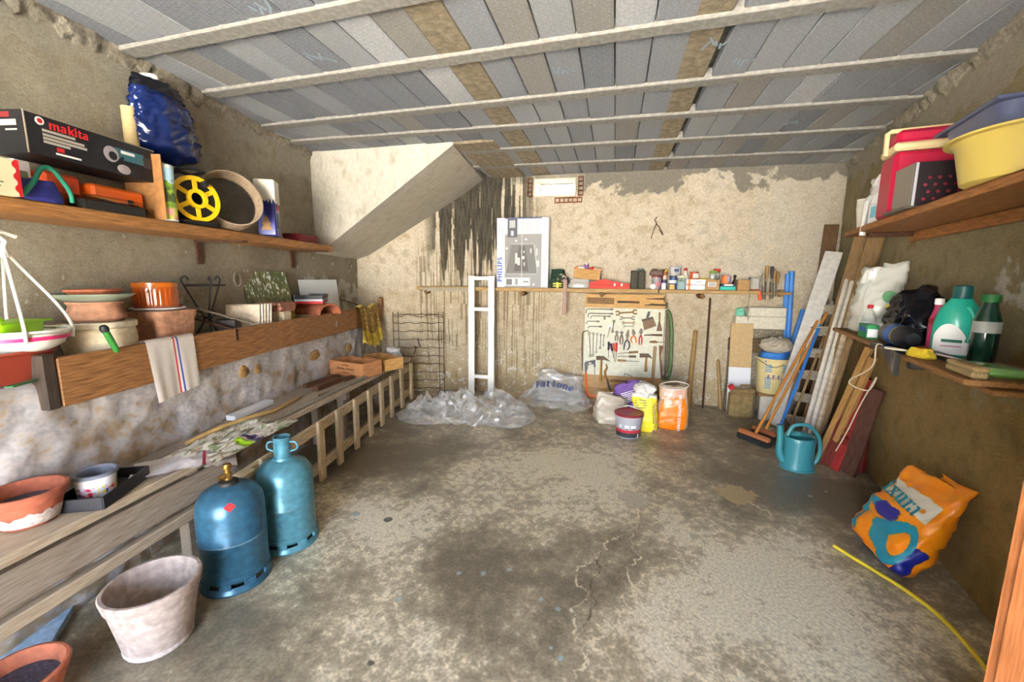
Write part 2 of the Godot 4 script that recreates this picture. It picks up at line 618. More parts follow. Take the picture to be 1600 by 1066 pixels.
func back_wall_image() -> Image:                        # x from -3.3 to 2.5 m, y from 2.76 down to 0
	var w := 1160
	var h := 552
	var a := bytes_of(w, h, 0.008, 21, 5)
	var b := bytes_of(w, h, 0.03, 22, 5)
	var c := bytes_of(w, h, 0.12, 23, 3)
	var st := bytes_of(w, 64, 0.055, 24, 4)             # read stretched: vertical streaks
	var st2 := bytes_of(w, 64, 0.16, 25, 3)
	var d := PackedByteArray()
	d.resize(w * h * 3)
	for j in h:
		var y := 2.76 * (1.0 - float(j) / h)
		for i in w:
			var x := -3.3 + 5.8 * float(i) / w
			var k := j * w + i
			var na := a[k] / 255.0
			var nb_ := b[k] / 255.0
			var nc := c[k] / 255.0
			var r := lerpf(206, 230, na); var g := lerpf(192, 218, na); var bl := lerpf(168, 197, na)
			# damp yellow-brown plaster below the shelf
			var damp := smoothstep(0.4, 0.62, nb_ * 0.5 + na * 0.25 + 0.34 * smoothstep(1.55, 1.1, y + (nb_ - 0.5) * 0.4) - 0.02)
			r = lerpf(r, 198, damp * 0.6); g = lerpf(g, 178, damp * 0.6); bl = lerpf(bl, 142, damp * 0.6)
			# rough patches
			var rp := smoothstep(0.56, 0.72, nb_)
			r = lerpf(r, 168, rp * 0.3); g = lerpf(g, 150, rp * 0.3); bl = lerpf(bl, 114, rp * 0.3)
			var wp := smoothstep(0.57, 0.7, 1.0 - nb_ + (nc - 0.5) * 0.3)
			r = lerpf(r, 230, wp * 0.28); g = lerpf(g, 218, wp * 0.28); bl = lerpf(bl, 192, wp * 0.28)
			# grey smooth coat high on the right
			var gr := smoothstep(0.45, 0.6, na * 0.4 + nb_ * 0.3 + 0.3 * smoothstep(0.5, 1.9, x) * smoothstep(1.3, 1.7, y))
			r = lerpf(r, 206, gr * 0.6); g = lerpf(g, 198, gr * 0.6); bl = lerpf(bl, 184, gr * 0.6)
			# cement joint under the ceiling
			var ce := smoothstep(0.0, 0.05, y - 2.58 - (na - 0.5) * 0.35 - (nb_ - 0.5) * 0.2)
			if x < -0.4: ce *= 0.6
			r = lerpf(r, 142, ce); g = lerpf(g, 136, ce); bl = lerpf(bl, 124, ce)
			# black mould streaks below the leaking corner
			var s1 := st[(j / 26) * w + i] / 255.0
			var s2 := st2[(j / 40) * w + i] / 255.0
			var inx := smoothstep(-2.42, -2.2, x) * smoothstep(-0.85, -1.25, x)
			var heavy := smoothstep(-2.35, -2.15, x) * smoothstep(-1.45, -1.6, x)
			var depth := 1.95 - 0.3 * heavy - (s1 - 0.5) * 1.5
			var mould := inx * smoothstep(0.0, 0.12, y - depth) * smoothstep(0.38, 0.45, s1 * 0.75 + s2 * 0.25 + heavy * 0.13)
			mould *= 0.80 + 0.2 * smoothstep(0.2, 0.8, st2[(j / 9) * w + i] / 255.0)
			r = lerpf(r, 66, mould); g = lerpf(g, 62, mould); bl = lerpf(bl, 52, mould)
			# thin runs down to the floor
			var run := smoothstep(-2.55, -2.4, x) * smoothstep(-0.75, -0.95, x) * smoothstep(0.55, 0.63, s2) * smoothstep(0.25, 0.6, y + (na - 0.5)) * smoothstep(2.2, 1.6, y)
			r = lerpf(r, 120, run * 0.6); g = lerpf(g, 104, run * 0.6); bl = lerpf(bl, 74, run * 0.6)
			# rising damp and salts at the foot
			var foot := smoothstep(0.5, 0.1, y + (nb_ - 0.5) * 0.9)
			r = lerpf(r, 168, foot * 0.45); g = lerpf(g, 140, foot * 0.45); bl = lerpf(bl, 90, foot * 0.45)
			var salt := smoothstep(0.66, 0.74, nb_ * 0.6 + nc * 0.35 + 0.12 * smoothstep(0.9, 0.3, y)) * smoothstep(1.0, 0.5, y)
			r = lerpf(r, 226, salt * 0.8); g = lerpf(g, 220, salt * 0.8); bl = lerpf(bl, 202, salt * 0.8)
			var f := 0.92 + 0.16 * nc
			put(d, k * 3, r * f, g * f, bl * f)
	return Image.create_from_data(w, h, false, Image.FORMAT_RGB8, d)

# plain aged render; runs 0 to len m along u, top to bottom 2.76 to 0 m
func side_wall_image(sd: int, w: int, h: int, base0: Array, base1: Array, low: Array, white_at: Callable, top := 0.7) -> Image:
	var a := bytes_of(w, h, 0.007, sd, 5)
	var b := bytes_of(w, h, 0.028, sd + 1, 5)
	var c := bytes_of(w, h, 0.11, sd + 2, 3)
	var d := PackedByteArray()
	d.resize(w * h * 3)
	for j in h:
		var y := 2.76 * (1.0 - float(j) / h)
		for i in w:
			var k := j * w + i
			var na := a[k] / 255.0
			var nb_ := b[k] / 255.0
			var nc := c[k] / 255.0
			var t := na * 0.7 + nb_ * 0.3
			var r := lerpf(base0[0], base1[0], t); var g := lerpf(base0[1], base1[1], t); var bl := lerpf(base0[2], base1[2], t)
			var lo := smoothstep(0.42, 0.6, nb_ * 0.45 + na * 0.2 + 0.4 * smoothstep(1.6, 0.7, y + (na - 0.5) * 0.8))
			r = lerpf(r, low[0], lo * 0.8); g = lerpf(g, low[1], lo * 0.8); bl = lerpf(bl, low[2], lo * 0.8)
			var dk := 0.5 * smoothstep(0.5, 0.95, nb_ + (nc - 0.5) * 0.3)
			r = lerpf(r, r * 0.72, dk); g = lerpf(g, g * 0.7, dk); bl = lerpf(bl, bl * 0.66, dk)
			var wh: float = white_at.call(float(i) / w, y, na, nb_, nc)
			r = lerpf(r, 220, wh); g = lerpf(g, 218, wh); bl = lerpf(bl, 212, wh)
			var cb := smoothstep(0.0, 0.04, y - 2.5 - (na - 0.5) * 0.5 - (nb_ - 0.5) * 0.15) * top
			r = lerpf(r, 168, cb); g = lerpf(g, 162, cb); bl = lerpf(bl, 148, cb)
			var f := 0.93 + 0.14 * nc
			put(d, k * 3, r * f, g * f, bl * f)
	return Image.create_from_data(w, h, false, Image.FORMAT_RGB8, d)

func wall_mat(key: String, im: Image, rough := 0.92) -> StandardMaterial3D:
	var m := picture(key, im, rough)
	m.texture_repeat = true
	m.detail_enabled = true
	m.detail_albedo = noise_tex("grain", 0.08, Color(0.8, 0.8, 0.8), Color(1, 1, 1), 4, 512, 41)
	m.detail_blend_mode = BaseMaterial3D.BLEND_MODE_MUL
	m.detail_uv_layer = BaseMaterial3D.DETAIL_UV_2
	m.uv2_scale = Vector3(1.6, 1.6, 1.6)
	m.heightmap_enabled = true
	m.heightmap_texture = m.albedo_texture
	m.heightmap_scale = 0.5
	return m
# a wall face of rectangles [s0, s1, y0, y1] between two ground points, bumpy, with thickness behind; uv from full length and 2.76 m
func wall_mesh(a: Vector3, b: Vector3, rects: Array, u0: float, u1: float, thick: float, bump := 0.0, sd := 1) -> ArrayMesh:
	var s := SurfaceTool.new()
	s.begin(Mesh.PRIMITIVE_TRIANGLES)
	var len := a.distance_to(b)
	var dir := (b - a) / len
	var n := dir.cross(Vector3.UP).normalized()        # points away from the room
	for q in rects:
		var nx := maxi(1, int((q[1] - q[0]) / 0.06)) if bump > 0 else 1
		var ny := maxi(1, int((q[3] - q[2]) / 0.06)) if bump > 0 else 1
		for side in 2:
			s.set_smooth_group(side + 1)
			var mx := nx if side == 0 else 1
			var my := ny if side == 0 else 1
			for j in my:
				for i in mx:
					var cs := [[i, j], [i, j + 1], [i + 1, j + 1], [i, j], [i + 1, j + 1], [i + 1, j]]
					if side == 1: cs.reverse()
					for c in cs:
						var ss := lerpf(q[0], q[1], float(c[0]) / mx)
						var yy := lerpf(q[2], q[3], float(c[1]) / my)
						var p := a + dir * ss + Vector3(0, yy, 0)
						s.set_uv(Vector2(lerpf(u0, u1, ss / len), 1.0 - yy / 2.76))
						s.set_uv2(Vector2(ss, yy))
						if side == 1: p += n * thick
						elif bump > 0: p += n * (nv(p, 2.2, sd) * 0.6 + nv(p, 7.0, sd + 1) * 0.4) * bump
						s.add_vertex(p)
		s.set_smooth_group(-1)
		var e := []
		for c in [[q[0], q[2]], [q[1], q[2]], [q[1], q[3]], [q[0], q[3]]]:
			e.append(a + dir * c[0] + Vector3(0, c[1], 0))
		for k in 4:
			var p: Vector3 = e[k]
			var r: Vector3 = e[(k + 1) % 4]
			for v in [p, r, r + n * thick, p, r + n * thick, p + n * thick]:
				s.set_uv(Vector2(lerpf(u0, u1, dir.dot(v - a) / len), 1.0 - v.y / 2.76))
				s.set_uv2(Vector2(dir.dot(v - a) + n.dot(v - a), v.y))
				s.add_vertex(v)
	s.generate_normals()
	return s.commit()

func build_structure() -> void:
	# floor
	var fm := picture("floor_concrete", floor_image(), 0.42)
	fm.detail_enabled = true
	fm.detail_albedo = noise_tex("floor_grain", 0.08, Color(0.88, 0.88, 0.88), Color(1, 1, 1), 4, 512, 41)
	fm.detail_blend_mode = BaseMaterial3D.BLEND_MODE_MUL
	fm.detail_uv_layer = BaseMaterial3D.DETAIL_UV_2
	fm.uv2_scale = Vector3(1.3, 1.3, 1.3)
	fm.roughness_texture = noise_tex("floor_rough", 0.02, Color(0.55, 0.55, 0.55), Color(1, 1, 1), 5, 512, 42)
	fm.roughness = 0.5
	fm.heightmap_enabled = true
	fm.heightmap_texture = noise_tex("height", 0.03, Color(0, 0, 0), Color(1, 1, 1), 5, 256, 9)
	fm.heightmap_scale = 0.06
	var s := SurfaceTool.new()
	s.begin(Mesh.PRIMITIVE_TRIANGLES)
	s.set_smooth_group(-1)
	for lv in 2:
		var cs := [Vector3(-3.6, -0.2 * lv, 2.45), Vector3(2.6, -0.2 * lv, 2.45), Vector3(2.6, -0.2 * lv, -5.6), Vector3(-3.6, -0.2 * lv, -5.6)]
		for k in ([0, 2, 1, 0, 3, 2] if lv == 0 else [0, 1, 2, 0, 2, 3]):
			var p: Vector3 = cs[k]
			s.set_uv(Vector2((p.x + 3.6) / 6.2, (p.z + 5.6) / 6.2))
			s.set_uv2(Vector2(p.x, p.z))
			s.add_vertex(p)
	s.generate_normals()
	struct("floor", s.commit(), fm)

	# back wall: two stretches, window hole in the longer one
	var bm := wall_mat("back_plaster", back_wall_image())
	var A := Vector3(-3.2, 0, -4.8)
	var B := Vector3(-1.9, 0, -5.24)
	var D := Vector3(2.5, 0, -5.364)
	var U := func(x: float): return (x + 3.3) / 5.8
	var len := B.distance_to(D)
	var wx0 := (-1.0 - B.x); var wx1 := (-0.5 - B.x); var wy0 := 2.47; var wy1 := 2.68
	var w1 := struct_node("wall_back")
	part(w1, "plaster_face", wall_mesh(D, B, [[len - wx0, len, 0, 2.76], [0, len - wx1, 0, 2.76], [len - wx1, len - wx0, 0, wy0], [len - wx1, len - wx0, wy1, 2.76]], U.call(D.x), U.call(B.x), 0.35, 0.012, 51), bm)
	part(w1, "plaster_face", wall_mesh(B, A, [[0, A.distance_to(B), 0, 2.76]], U.call(B.x), U.call(A.x), 0.35, 0.014, 53), bm)
	# hollow bricks left bare round the window, their cells open
	var brick := mottled("brick_red", c8(160, 92, 62), 0.9, 20.0, 0.3)
	var cell := begin()
	for q in [[0.0, 0.0, 0.06, 0.008], [0.0, 0.052, 0.06, 0.008], [-0.026, 0.026, 0.008, 0.06], [0.026, 0.026, 0.008, 0.06]]:
		var bx := box(q[2], q[3], 0.05, 0.001)
		cell.append_from(bx, 0, xf(q[0], q[1], 0))
	cell.append_from(box(0.06, 0.06, 0.004, 0.001), 0, xf(0, 0.026, -0.022))
	var cm := cell.commit()
	for k in 4:
		part(w1, "hollow_brick", cm, brick, bw(-1.055, 2.48 + k * 0.052, 0.012), Vector3(0, TB, 0))
		part(w1, "hollow_brick", cm, brick, bw(-0.445, 2.48 + k * 0.052, 0.012), Vector3(0, TB, 0))
	for k in 6:
		part(w1, "hollow_brick", cm, brick, bw(-0.72 + k * 0.053, 2.40, 0.012), Vector3(0, TB, 0))
	# window: cream frame in the hole and a pane in it
	var win := struct_node("window_1")
	win.position = bw(-0.75, 2.575, -0.02)
	win.rotation.y = TB
	var cream := mat("cream_frame", c8(232, 224, 200), 0.6)
	part(win, "window_frame", join([box(0.5, 0.022, 0.09), xf(0, 0.094, 0), box(0.5, 0.022, 0.09), xf(0, -0.094, 0), box(0.022, 0.17, 0.09), xf(-0.239, 0, 0), box(0.022, 0.17, 0.09), xf(0.239, 0, 0)]), cream)
	part(win, "casement", join([box(0.40, 0.016, 0.03), xf(0, 0.073, -0.14), box(0.40, 0.016, 0.03), xf(0, -0.07, -0.14), box(0.016, 0.14, 0.03), xf(-0.2, 0, -0.14), box(0.016, 0.14, 0.03), xf(0.2, 0, -0.14)]), mat("grey_frame", c8(150, 148, 142), 0.6))
	var gl := film("window_glass", Color(1, 1, 1), 0.06, 0.02)
	part(win, "pane", box(0.39, 0.14, 0.004, 0.001), gl, Vector3(0, 0, -0.14))

	# left wall: upper render, then the thicker whitewashed foot with a ledge
	var flake := func(u: float, y: float, na: float, n2: float, nc: float):
		var z := -4.9 * u
		var v := smoothstep(0.66, 0.76, n2 * 0.7 + nc * 0.2 + 0.26 * smoothstep(-2.8, -3.9, z) * smoothstep(1.75, 1.3, y)) * smoothstep(2.2, 1.7, y)
		return v * 0.75
	var lm := wall_mat("left_render", side_wall_image(61, 900, 480, [142, 134, 114], [186, 178, 158], [176, 162, 132], flake))
	struct("wall_left", wall_mesh(Vector3(OL.x + 0.164 * -4.85, 0, -4.85), Vector3(OL.x + 0.164 * 2.45, 0, 2.45), [[0, 7.39, 0, 2.76]], 1.0, -0.49, 0.3, 0.012, 55), lm)
	build_ledge()
	# right wall
	var rfl := func(u: float, y: float, na: float, n2: float, nc: float):
		var z := -5.5 * u
		var band := smoothstep(0.26, 0.0, absf(y - 1.44 - 0.08 * sin(z * 4.0)))
		return smoothstep(0.5, 0.62, n2 * 0.5 + nc * 0.15 + 0.4 * band * smoothstep(-3.2, -2.0, z) - 0.06) * smoothstep(0.0, 0.3, band) * 0.75
	var rm := wall_mat("right_render", side_wall_image(71, 900, 480, [140, 130, 98], [176, 164, 126], [160, 130, 72], rfl))
	struct("wall_right", wall_mesh(Vector3(ORR.x - 0.2 * 2.45, 0, 2.45), Vector3(ORR.x + 0.2 * 5.45, 0, -5.45), [[0, 8.05, 0, 2.76]], -0.45, 1.0, 0.3, 0.012, 57), rm)
	# the room runs on behind the camera to a wide open doorway; a wall stub carries the door leaf seen at the right
	var pm := mottled("front_plaster", c8(170, 160, 136), 0.9, 2.0, 0.3)
	var fw := struct_node("wall_front")
	part(fw, "pier", box(0.5, 2.76, 0.3), pm, Vector3(-2.0, 1.38, 2.3))
	part(fw, "pier", box(0.8, 2.76, 0.3), pm, Vector3(0.7, 1.38, 2.3))
	part(fw, "lintel", box(2.05, 0.41, 0.3), pm, Vector3(-0.725, 2.555, 2.3))
	part(fw, "door_jamb", box(0.45, 2.76, 0.2), pm, Vector3(1.2, 1.38, 0.0))
	# courtyard outside
	struct("ground", box(40, 0.2, 30, 0.0), mottled("yard", c8(196, 193, 184), 0.95, 0.5, 0.2), Vector3(0, -0.13, 17.45))
	# ceiling: slab, joists, blocks, poured strips
	var c := struct_node("ceiling")
	var slab := begin()
	var gm := [mottled("block_mid", c8(160, 163, 169), 0.95, 12.0, 0.2, 0.1), mottled("block_pale", c8(172, 175, 179), 0.95, 12.0, 0.18, 0.1), mottled("block_dark", c8(145, 149, 157), 0.95, 12.0, 0.24, 0.1), mottled("block_white", c8(194, 197, 201), 0.95, 9.0, 0.18, 0.1), mottled("block_warm", c8(163, 161, 157), 0.95, 12.0, 0.22, 0.1)]
	part(c, "slab", box(6.6, 0.2, 8.2, 0.0), mottled("slab_grey", c8(110, 108, 104), 0.95, 3.0, 0.3), Vector3(-0.4, CEIL + 0.18, -1.62))
	var jm := mottled("joist_concrete", c8(160, 157, 150), 0.9, 5.0, 0.2, 0.1)
	var bandm := mottled("strip_concrete", c8(166, 152, 126), 0.95, 3.0, 0.28, 0.3)
	# joists: depth at x = 0 and how far they run out of square, read off the photograph
	var js := [[0.0, 0.03], [-0.6, 0.045], [-1.22, 0.048], [-1.845, 0.05], [-2.40, 0.045], [-3.06, 0.028], [-3.59, -0.02], [-4.19, -0.03], [-4.80, -0.04], [-5.36, -0.03]]
	for k in 9:
		var z: float = js[k][0]
		var x0 := OL.x + 0.164 * z
		var x1 := ORR.x - 0.2 * z
		var xm := (x0 + x1) / 2
		part(c, "joist", box(x1 - x0, 0.07, 0.1, 0.005), jm, Vector3(xm, CEIL + 0.035, z + js[k][1] * xm), Vector3(0, -atan(js[k][1]), 0))
	var bw_ := 0.19
	for k in 9:
		var x := -0.054 + bw_ * 0.5 - bw_ * 17
		while x < 2.4:
			var za: float = js[k][0] + js[k][1] * x - 0.046
			var zb: float = js[k + 1][0] + js[k + 1][1] * x + 0.046
			var zc := (za + zb) / 2
			var is_band := (x > -1.005 and x < -0.815) or (x > 0.3 and x < 0.49)
			if x > OL.x + 0.164 * zc - 0.1 and x < ORR.x - 0.2 * zc + 0.1 and not is_band and not (x < -1.6 and zc < -4.3):
				var m: Material = gm[[0, 0, 1, 1, 2, 0, 4, 1, 4, 0, 3 if rng.randf() < 0.3 else 1][rng.randi() % 11]]
				if x < -1.2 and rng.randf() < 0.4: m = gm[2]
				part(c, "block", box(bw_ - 0.006, 0.06, snappedf(za - zb, 0.02), 0.004), m, Vector3(x, CEIL + 0.047 + rng.randf_range(-0.003, 0.003), zc), Vector3(0, 0, rng.randf_range(-0.006, 0.006)))
			x += bw_
		for q in [[-0.91, 0.195], [0.395, 0.165]]:
			var za: float = js[k][0] + js[k][1] * q[0] - 0.046
			var zb: float = js[k + 1][0] + js[k + 1][1] * q[0] + 0.046
			part(c, "poured_strip", box(q[1], 0.06, za - zb, 0.006), bandm, Vector3(q[0], CEIL + 0.046, (za + zb) / 2))
	# blue chalk scribbles on a few blocks
	for q in [[497, 90], [880, 112], [1162, 96], [1235, 192], [410, 12], [505, 222], [1120, 68]]:
		var at := ph(q[0], q[1], CEIL + 0.0145)
		var strokes := SurfaceTool.new()
		strokes.begin(Mesh.PRIMITIVE_TRIANGLES)
		for i in 5:
			strokes.append_from(box(0.012, 0.001, rng.randf_range(0.04, 0.1), 0), 0, xf(-0.05 + i * 0.024, 0, rng.randf_range(-0.03, 0.03), 0, rng.randf_range(-0.7, 0.7), 0))
		part(c, "chalk_mark", strokes.commit(), mat("chalk_faint", c8(148, 164, 180), 0.95), at)
	part(c, "poured_strip", box(0.42, 0.07, 1.4, 0.02), bandm, Vector3(-1.32, CEIL + 0.035, -4.55))
	# rough mortar where the ceiling meets the side walls
	for sgn in [0, 1]:
		var f := func(u: float, v: float):
			var z := 0.2 - 5.6 * u
			var base: Vector3 = lw(0.0, 0, z) if sgn == 0 else rw(0.0, 0, z)
			var n: Vector3 = nl if sgn == 0 else nr
			var q := nv(Vector3(z, 0, sgn * 7.0), 3.0, 81) * 0.5 + nv(Vector3(z, 1, sgn), 12.0, 82) * 0.35 + 0.55
			var r := 0.04 + 0.09 * clampf(q, 0.0, 1.2)
			var t := v * PI / 2
			var rough := 1.0 + nv(Vector3(z, v, sgn), 14.0, 83) * 0.35
			return base + n * (cos(t) * r * 0.55 * rough - 0.02) + Vector3(0, CEIL + 0.03 - sin(t) * r * rough, 0)
		part(c, "mortar_joint", sheet(f, 180, 6), mats["mortar"])
	# underside of the stairs crossing the far left corner
	var sm := wall_mat("stair_render", side_wall_image(91, 500, 400, [216, 210, 196], [236, 230, 216], [226, 216, 192], func(u: float, y: float, na: float, n2: float, nc: float): return 0.0, 0.0))
	sm.uv1_triplanar = true
	sm.uv1_scale = Vector3(0.5, 0.36, 0.5)
	var ss := begin()
	var f0 := Vector3(-3.06, 2.74, -3.85); var f1 := Vector3(-1.5, 2.74, -3.85); var f2 := Vector3(-1.5, 2.70, -3.85); var f3 := Vector3(-2.93, 1.765, -3.85); var f4 := Vector3(-3.06, 1.72, -3.85)
	var back := Vector3(-0.16, 0, -1.5)
	for q in [[f4, f3, f2, f1, f0]]:
		for k in range(1, 4):
			tri(ss, q[0], q[k], q[k + 1])
	for e in [[f3, f4], [f2, f3], [f1, f2]]:
		quad(ss, e[0], e[1], e[1] + back, e[0] + back)
	struct("trim_1", done(ss), sm)

# ------------------------------------------------------------------ left side
func ledge_image() -> Image:
	var w := 1000
	var h := 300
	var a := bytes_of(w, h, 0.009, 101, 5)
	var b := bytes_of(w, h, 0.03, 102, 5)
	var c := bytes_of(w, h, 0.12, 103, 3)
	var d := PackedByteArray()
	d.resize(w * h * 3)
	for j in h:
		var y := 1.0 - float(j) / h
		for i in w:
			var k := j * w + i
			var na := a[k] / 255.0
			var nb_ := b[k] / 255.0
			var nc := c[k] / 255.0
			var brown := 0.85 * smoothstep(0.5, 0.82, na * 0.45 + nb_ * 0.5 + (nc - 0.5) * 0.35 + 0.24 * smoothstep(0.62, 0.35, y))
			var r := lerpf(lerpf(196, 226, nb_), 150, brown * 0.85)
			var g := lerpf(lerpf(192, 222, nb_), 122, brown * 0.85)
			var bl := lerpf(lerpf(192, 220, nb_), 82, brown * 0.85)
			var f := 0.86 + 0.28 * nc
			put(d, k * 3, r * f, g * f, bl * f)
	return Image.create_from_data(w, h, false, Image.FORMAT_RGB8, d)
func build_ledge() -> void:
	var m := wall_mat("ledge_whitewash", ledge_image())
	m.heightmap_scale = 1.0
	var f := func(u: float, v: float):
		var z := 0.1 - 5.1 * u
		var d := 0.27
		var y := 0.0
		if v < 0.8:
			y = v / 0.8 * 1.03
		elif v < 0.86:
			var t := (v - 0.8) / 0.06 * PI / 2
			y = 1.03 + 0.03 * sin(t)
			d = 0.24 + 0.03 * cos(t)
		else:
			y = 1.06
			d = lerpf(0.24, 0.0, (v - 0.86) / 0.14)
		var p := lw(d, y, z)
		var amp := 0.035 if v < 0.8 else 0.01
		var q := nv(p, 2.0, 111) * 0.6 + nv(p, 6.0, 112) * 0.4 + nv(p, 16.0, 113) * 0.15
		if v < 0.86: p += nl * q * amp
		return p
	var led := struct("trim_2", sheet(f, 220, 44), m)
	# bare stones showing through the whitewash
	var sd := 0
	for q in [[492, 555, 0.085, 0.05], [545, 544, 0.06, 0.05], [381, 581, 0.05, 0.045], [402, 577, 0.035, 0.04]]:
		sd += 1
		var o := part(led, "stone", sheet(func(u: float, v: float):
			var t := -u * TAU
			var b := (v - 0.5) * PI
			var p := Vector3(sin(b) * 0.014, sin(t) * cos(b) * q[3], cos(t) * cos(b) * q[2])
			return p * (1.0 + 0.25 * nv(p + Vector3(sd, 0, 0), 14.0, 115)), 18, 8, true, true), mottled("wall_stone", c8(190, 150, 92), 0.95, 9.0, 0.35, 0.2), pl(q[0], q[1], 0.276), Vector3(0, TL, 0))

func rope_path(pts: Array, r: float, m: Material, parent: Node, called: String, sub := 6, seg := 6) -> MeshInstance3D:
	return part(parent, called, tube(smooth_path(pts, sub), r, seg), m)

# open wooden box: w along x, h, d along z, with four walls and a floor
func crate(t: Node3D, w: float, h: float, d: float, th: float, m: Material, mz: Material) -> void:
	part(t, "bottom_board", box(w, th, d), m, Vector3(0, th / 2, 0))
	for s in [-1.0, 1.0]:
		part(t, "side_board", box(w, h, th), m, Vector3(0, h / 2, s * (d - th) / 2))
		part(t, "end_board", box(th, h, d - 2 * th), mz, Vector3(s * (w - th) / 2, h / 2, 0))

func pot_prof(rt: float, rb: float, h: float, rim_h: float, rim_t: float, th := 0.012) -> Array:
	var rr := lerpf(rb, rt, 1.0 - rim_h / h)
	return v2([0, 0, rb * 0.96, 0, rb, 0.006, rr, h - rim_h, rr + rim_t, h - rim_h + 0.004, rt + rim_t, h - 0.006, rt + rim_t - 0.005, h, rt - th + 0.004, h, rt - th, h - 0.006, rb - th, th * 1.5, 0, th * 1.5])

func build_left_side() -> void:
	var pine := wood("shelf_pine", c8(196, 140, 82), 2, 0.6, 0.35)
	var oldw := wood("grey_wood", c8(168, 152, 128), 2, 0.85, 0.45)
	var palew := wood("ladder_wood", c8(236, 216, 178), 1, 0.8, 0.32)
	var palez := wood("ladder_wood", c8(236, 216, 178), 2, 0.8, 0.32)
	var ytop := 1.795
	# ---- upper shelf
	var sh := thing("wall_shelf", "long orange-brown plank shelf on iron brackets high on the left wall", "shelf", lw(0.15, ytop - 0.03, -2.15), TL)
	part(sh, "plank", box(0.298, 0.06, 3.0, 0.006), pine)
	for z in [-2.35, -3.42]:
		part(sh, "bracket", join([box(0.36, 0.012, 0.05, 0.002), xf(0.02, -0.037, 0), box(0.012, 0.16, 0.05, 0.002), xf(-0.138, -0.11, 0)]), mats["rust"], Vector3(0, 0, (z + 2.15) * 1.013))
	# things on it, from the stair end towards the door
	var mar := glossy("maroon", c8(120, 22, 34), 0.45)
	var p := pl(470, 376, 0.2)
	var mb := thing("gift_box", "flat maroon box lying at the stair end of the upper shelf", "box", Vector3(p.x, ytop, p.z), TL)
	part(mb, "box_body", box(0.14, 0.045, 0.30), mar, Vector3(0, 0.0225, 0))
	part(mb, "lid", box(0.146, 0.026, 0.306), mar, Vector3(0, 0.052, 0))
	# christmas tin
	p = ph(424, 368, ytop)
	var ct := thing("biscuit_tin", "tall dark blue square tin with snowy white lid and christmas tree print", "tin", Vector3(p.x - 0.06, ytop, p.z - 0.05), TL + 0.35)
	var tinblue := glossy("tin_blue", c8(34, 40, 130), 0.3, 0.5)
	part(ct, "tin_body", box(0.125, 0.30, 0.125, 0.008), tinblue, Vector3(0, 0.15, 0))
	var snow := []
	for k in 13:
		snow.append(Vector2(-0.065 + 0.13 * k / 12.0, (0.235 if k % 2 == 0 else 0.262) + 0.008 * sin(k * 2.3)))
	snow.append(Vector2(0.065, 0.395)); snow.append(Vector2(-0.065, 0.395))
	var lidm := glossy("snow_white", c8(226, 222, 206), 0.4)
	for k in 4:
		part(ct, "snow_edge", prism(snow, 0.004), lidm, Vector3(sin(k * PI / 2) * 0.0655, 0, cos(k * PI / 2) * 0.0655), Vector3(0, k * PI / 2, 0))
	part(ct, "lid", box(0.131, 0.10, 0.131, 0.006), lidm, Vector3(0, 0.35, 0))
	var fir := []
	for q in [[0, 0.13], [-0.02, 0.095], [-0.012, 0.097], [-0.03, 0.06], [-0.018, 0.062], [-0.038, 0.02], [0.038, 0.02], [0.018, 0.062], [0.03, 0.06], [0.012, 0.097], [0.02, 0.095]]:
		fir.append(Vector2(q[0], q[1]))
	part(ct, "tree_print", prism(fir, 0.001), mat("fir_gold", c8(150, 112, 60), 0.5), Vector3(0.0, 0.02, 0.0632))
	part(ct, "tree_print", prism(fir, 0.001), mat("fir_green", c8(40, 62, 40), 0.5), Vector3(0.0632, 0.04, 0), Vector3(0, PI / 2, 0))
	part(ct, "red_print", box(0.05, 0.05, 0.001, 0), mat("red_print", c8(205, 30, 36)), Vector3(0.0634, 0.21, -0.02), Vector3(0, PI / 2, 0))
	# sieve leaning on the wall
	var sv := thing("garden_sieve", "large round garden sieve with pale wooden hoop leaning on the wall", "sieve", Vector3.ZERO)
	var sc := ph(378, 360, ytop)
	var hoop := lathe(v2([0.178, -0.055, 0.186, -0.055, 0.186, 0.055, 0.178, 0.055, 0.178, -0.055]), 48)
	sv.position = Vector3(sc.x - 0.10, ytop + 0.193, sc.z - 0.02)
	sv.basis = Basis(Vector3.UP, TL - 0.55) * Basis(Vector3(0, 0, 1), -PI / 2 + 0.28)
	part(sv, "hoop", hoop, wood("sieve_wood", c8(186, 166, 142), 1, 0.8, 0.3))
	part(sv, "inner_hoop", lathe(v2([0.170, -0.05, 0.177, -0.05, 0.177, -0.02, 0.170, -0.02, 0.170, -0.05]), 48), wood("sieve_wood", c8(186, 166, 142), 1, 0.8, 0.3))
	var wires := SurfaceTool.new()
	wires.begin(Mesh.PRIMITIVE_TRIANGLES)
	for k in range(-16, 17):
		var o := k * 0.0105
		var hl := sqrt(maxf(0.0, 0.176 * 0.176 - o * o))
		wires.append_from(box(hl * 2, 0.0022, 0.0028, 0), 0, xf(0, -0.035, o))
		wires.append_from(box(0.0028, 0.0022, hl * 2, 0), 0, xf(o, -0.033, 0))
	part(sv, "wire_mesh", wires.commit(), mats["dark_iron"]).set_meta("kind", "stuff")
	# cable reel
	var cr := thing("cable_reel", "black cable reel with spoked yellow disc on the upper shelf", "cable reel", Vector3.ZERO)
	var cp := ph(318, 352, ytop)
	cr.position = Vector3(cp.x - 0.08, ytop + 0.148, cp.z - 0.01)
	cr.basis = Basis(Vector3.UP, TL - 0.35) * Basis(Vector3(0, 0, 1), -PI / 2 + 0.08)
	var yel := glossy("reel_yellow", c8(236, 190, 20), 0.4)
	var blk := mat("black", c8(22, 22, 24))
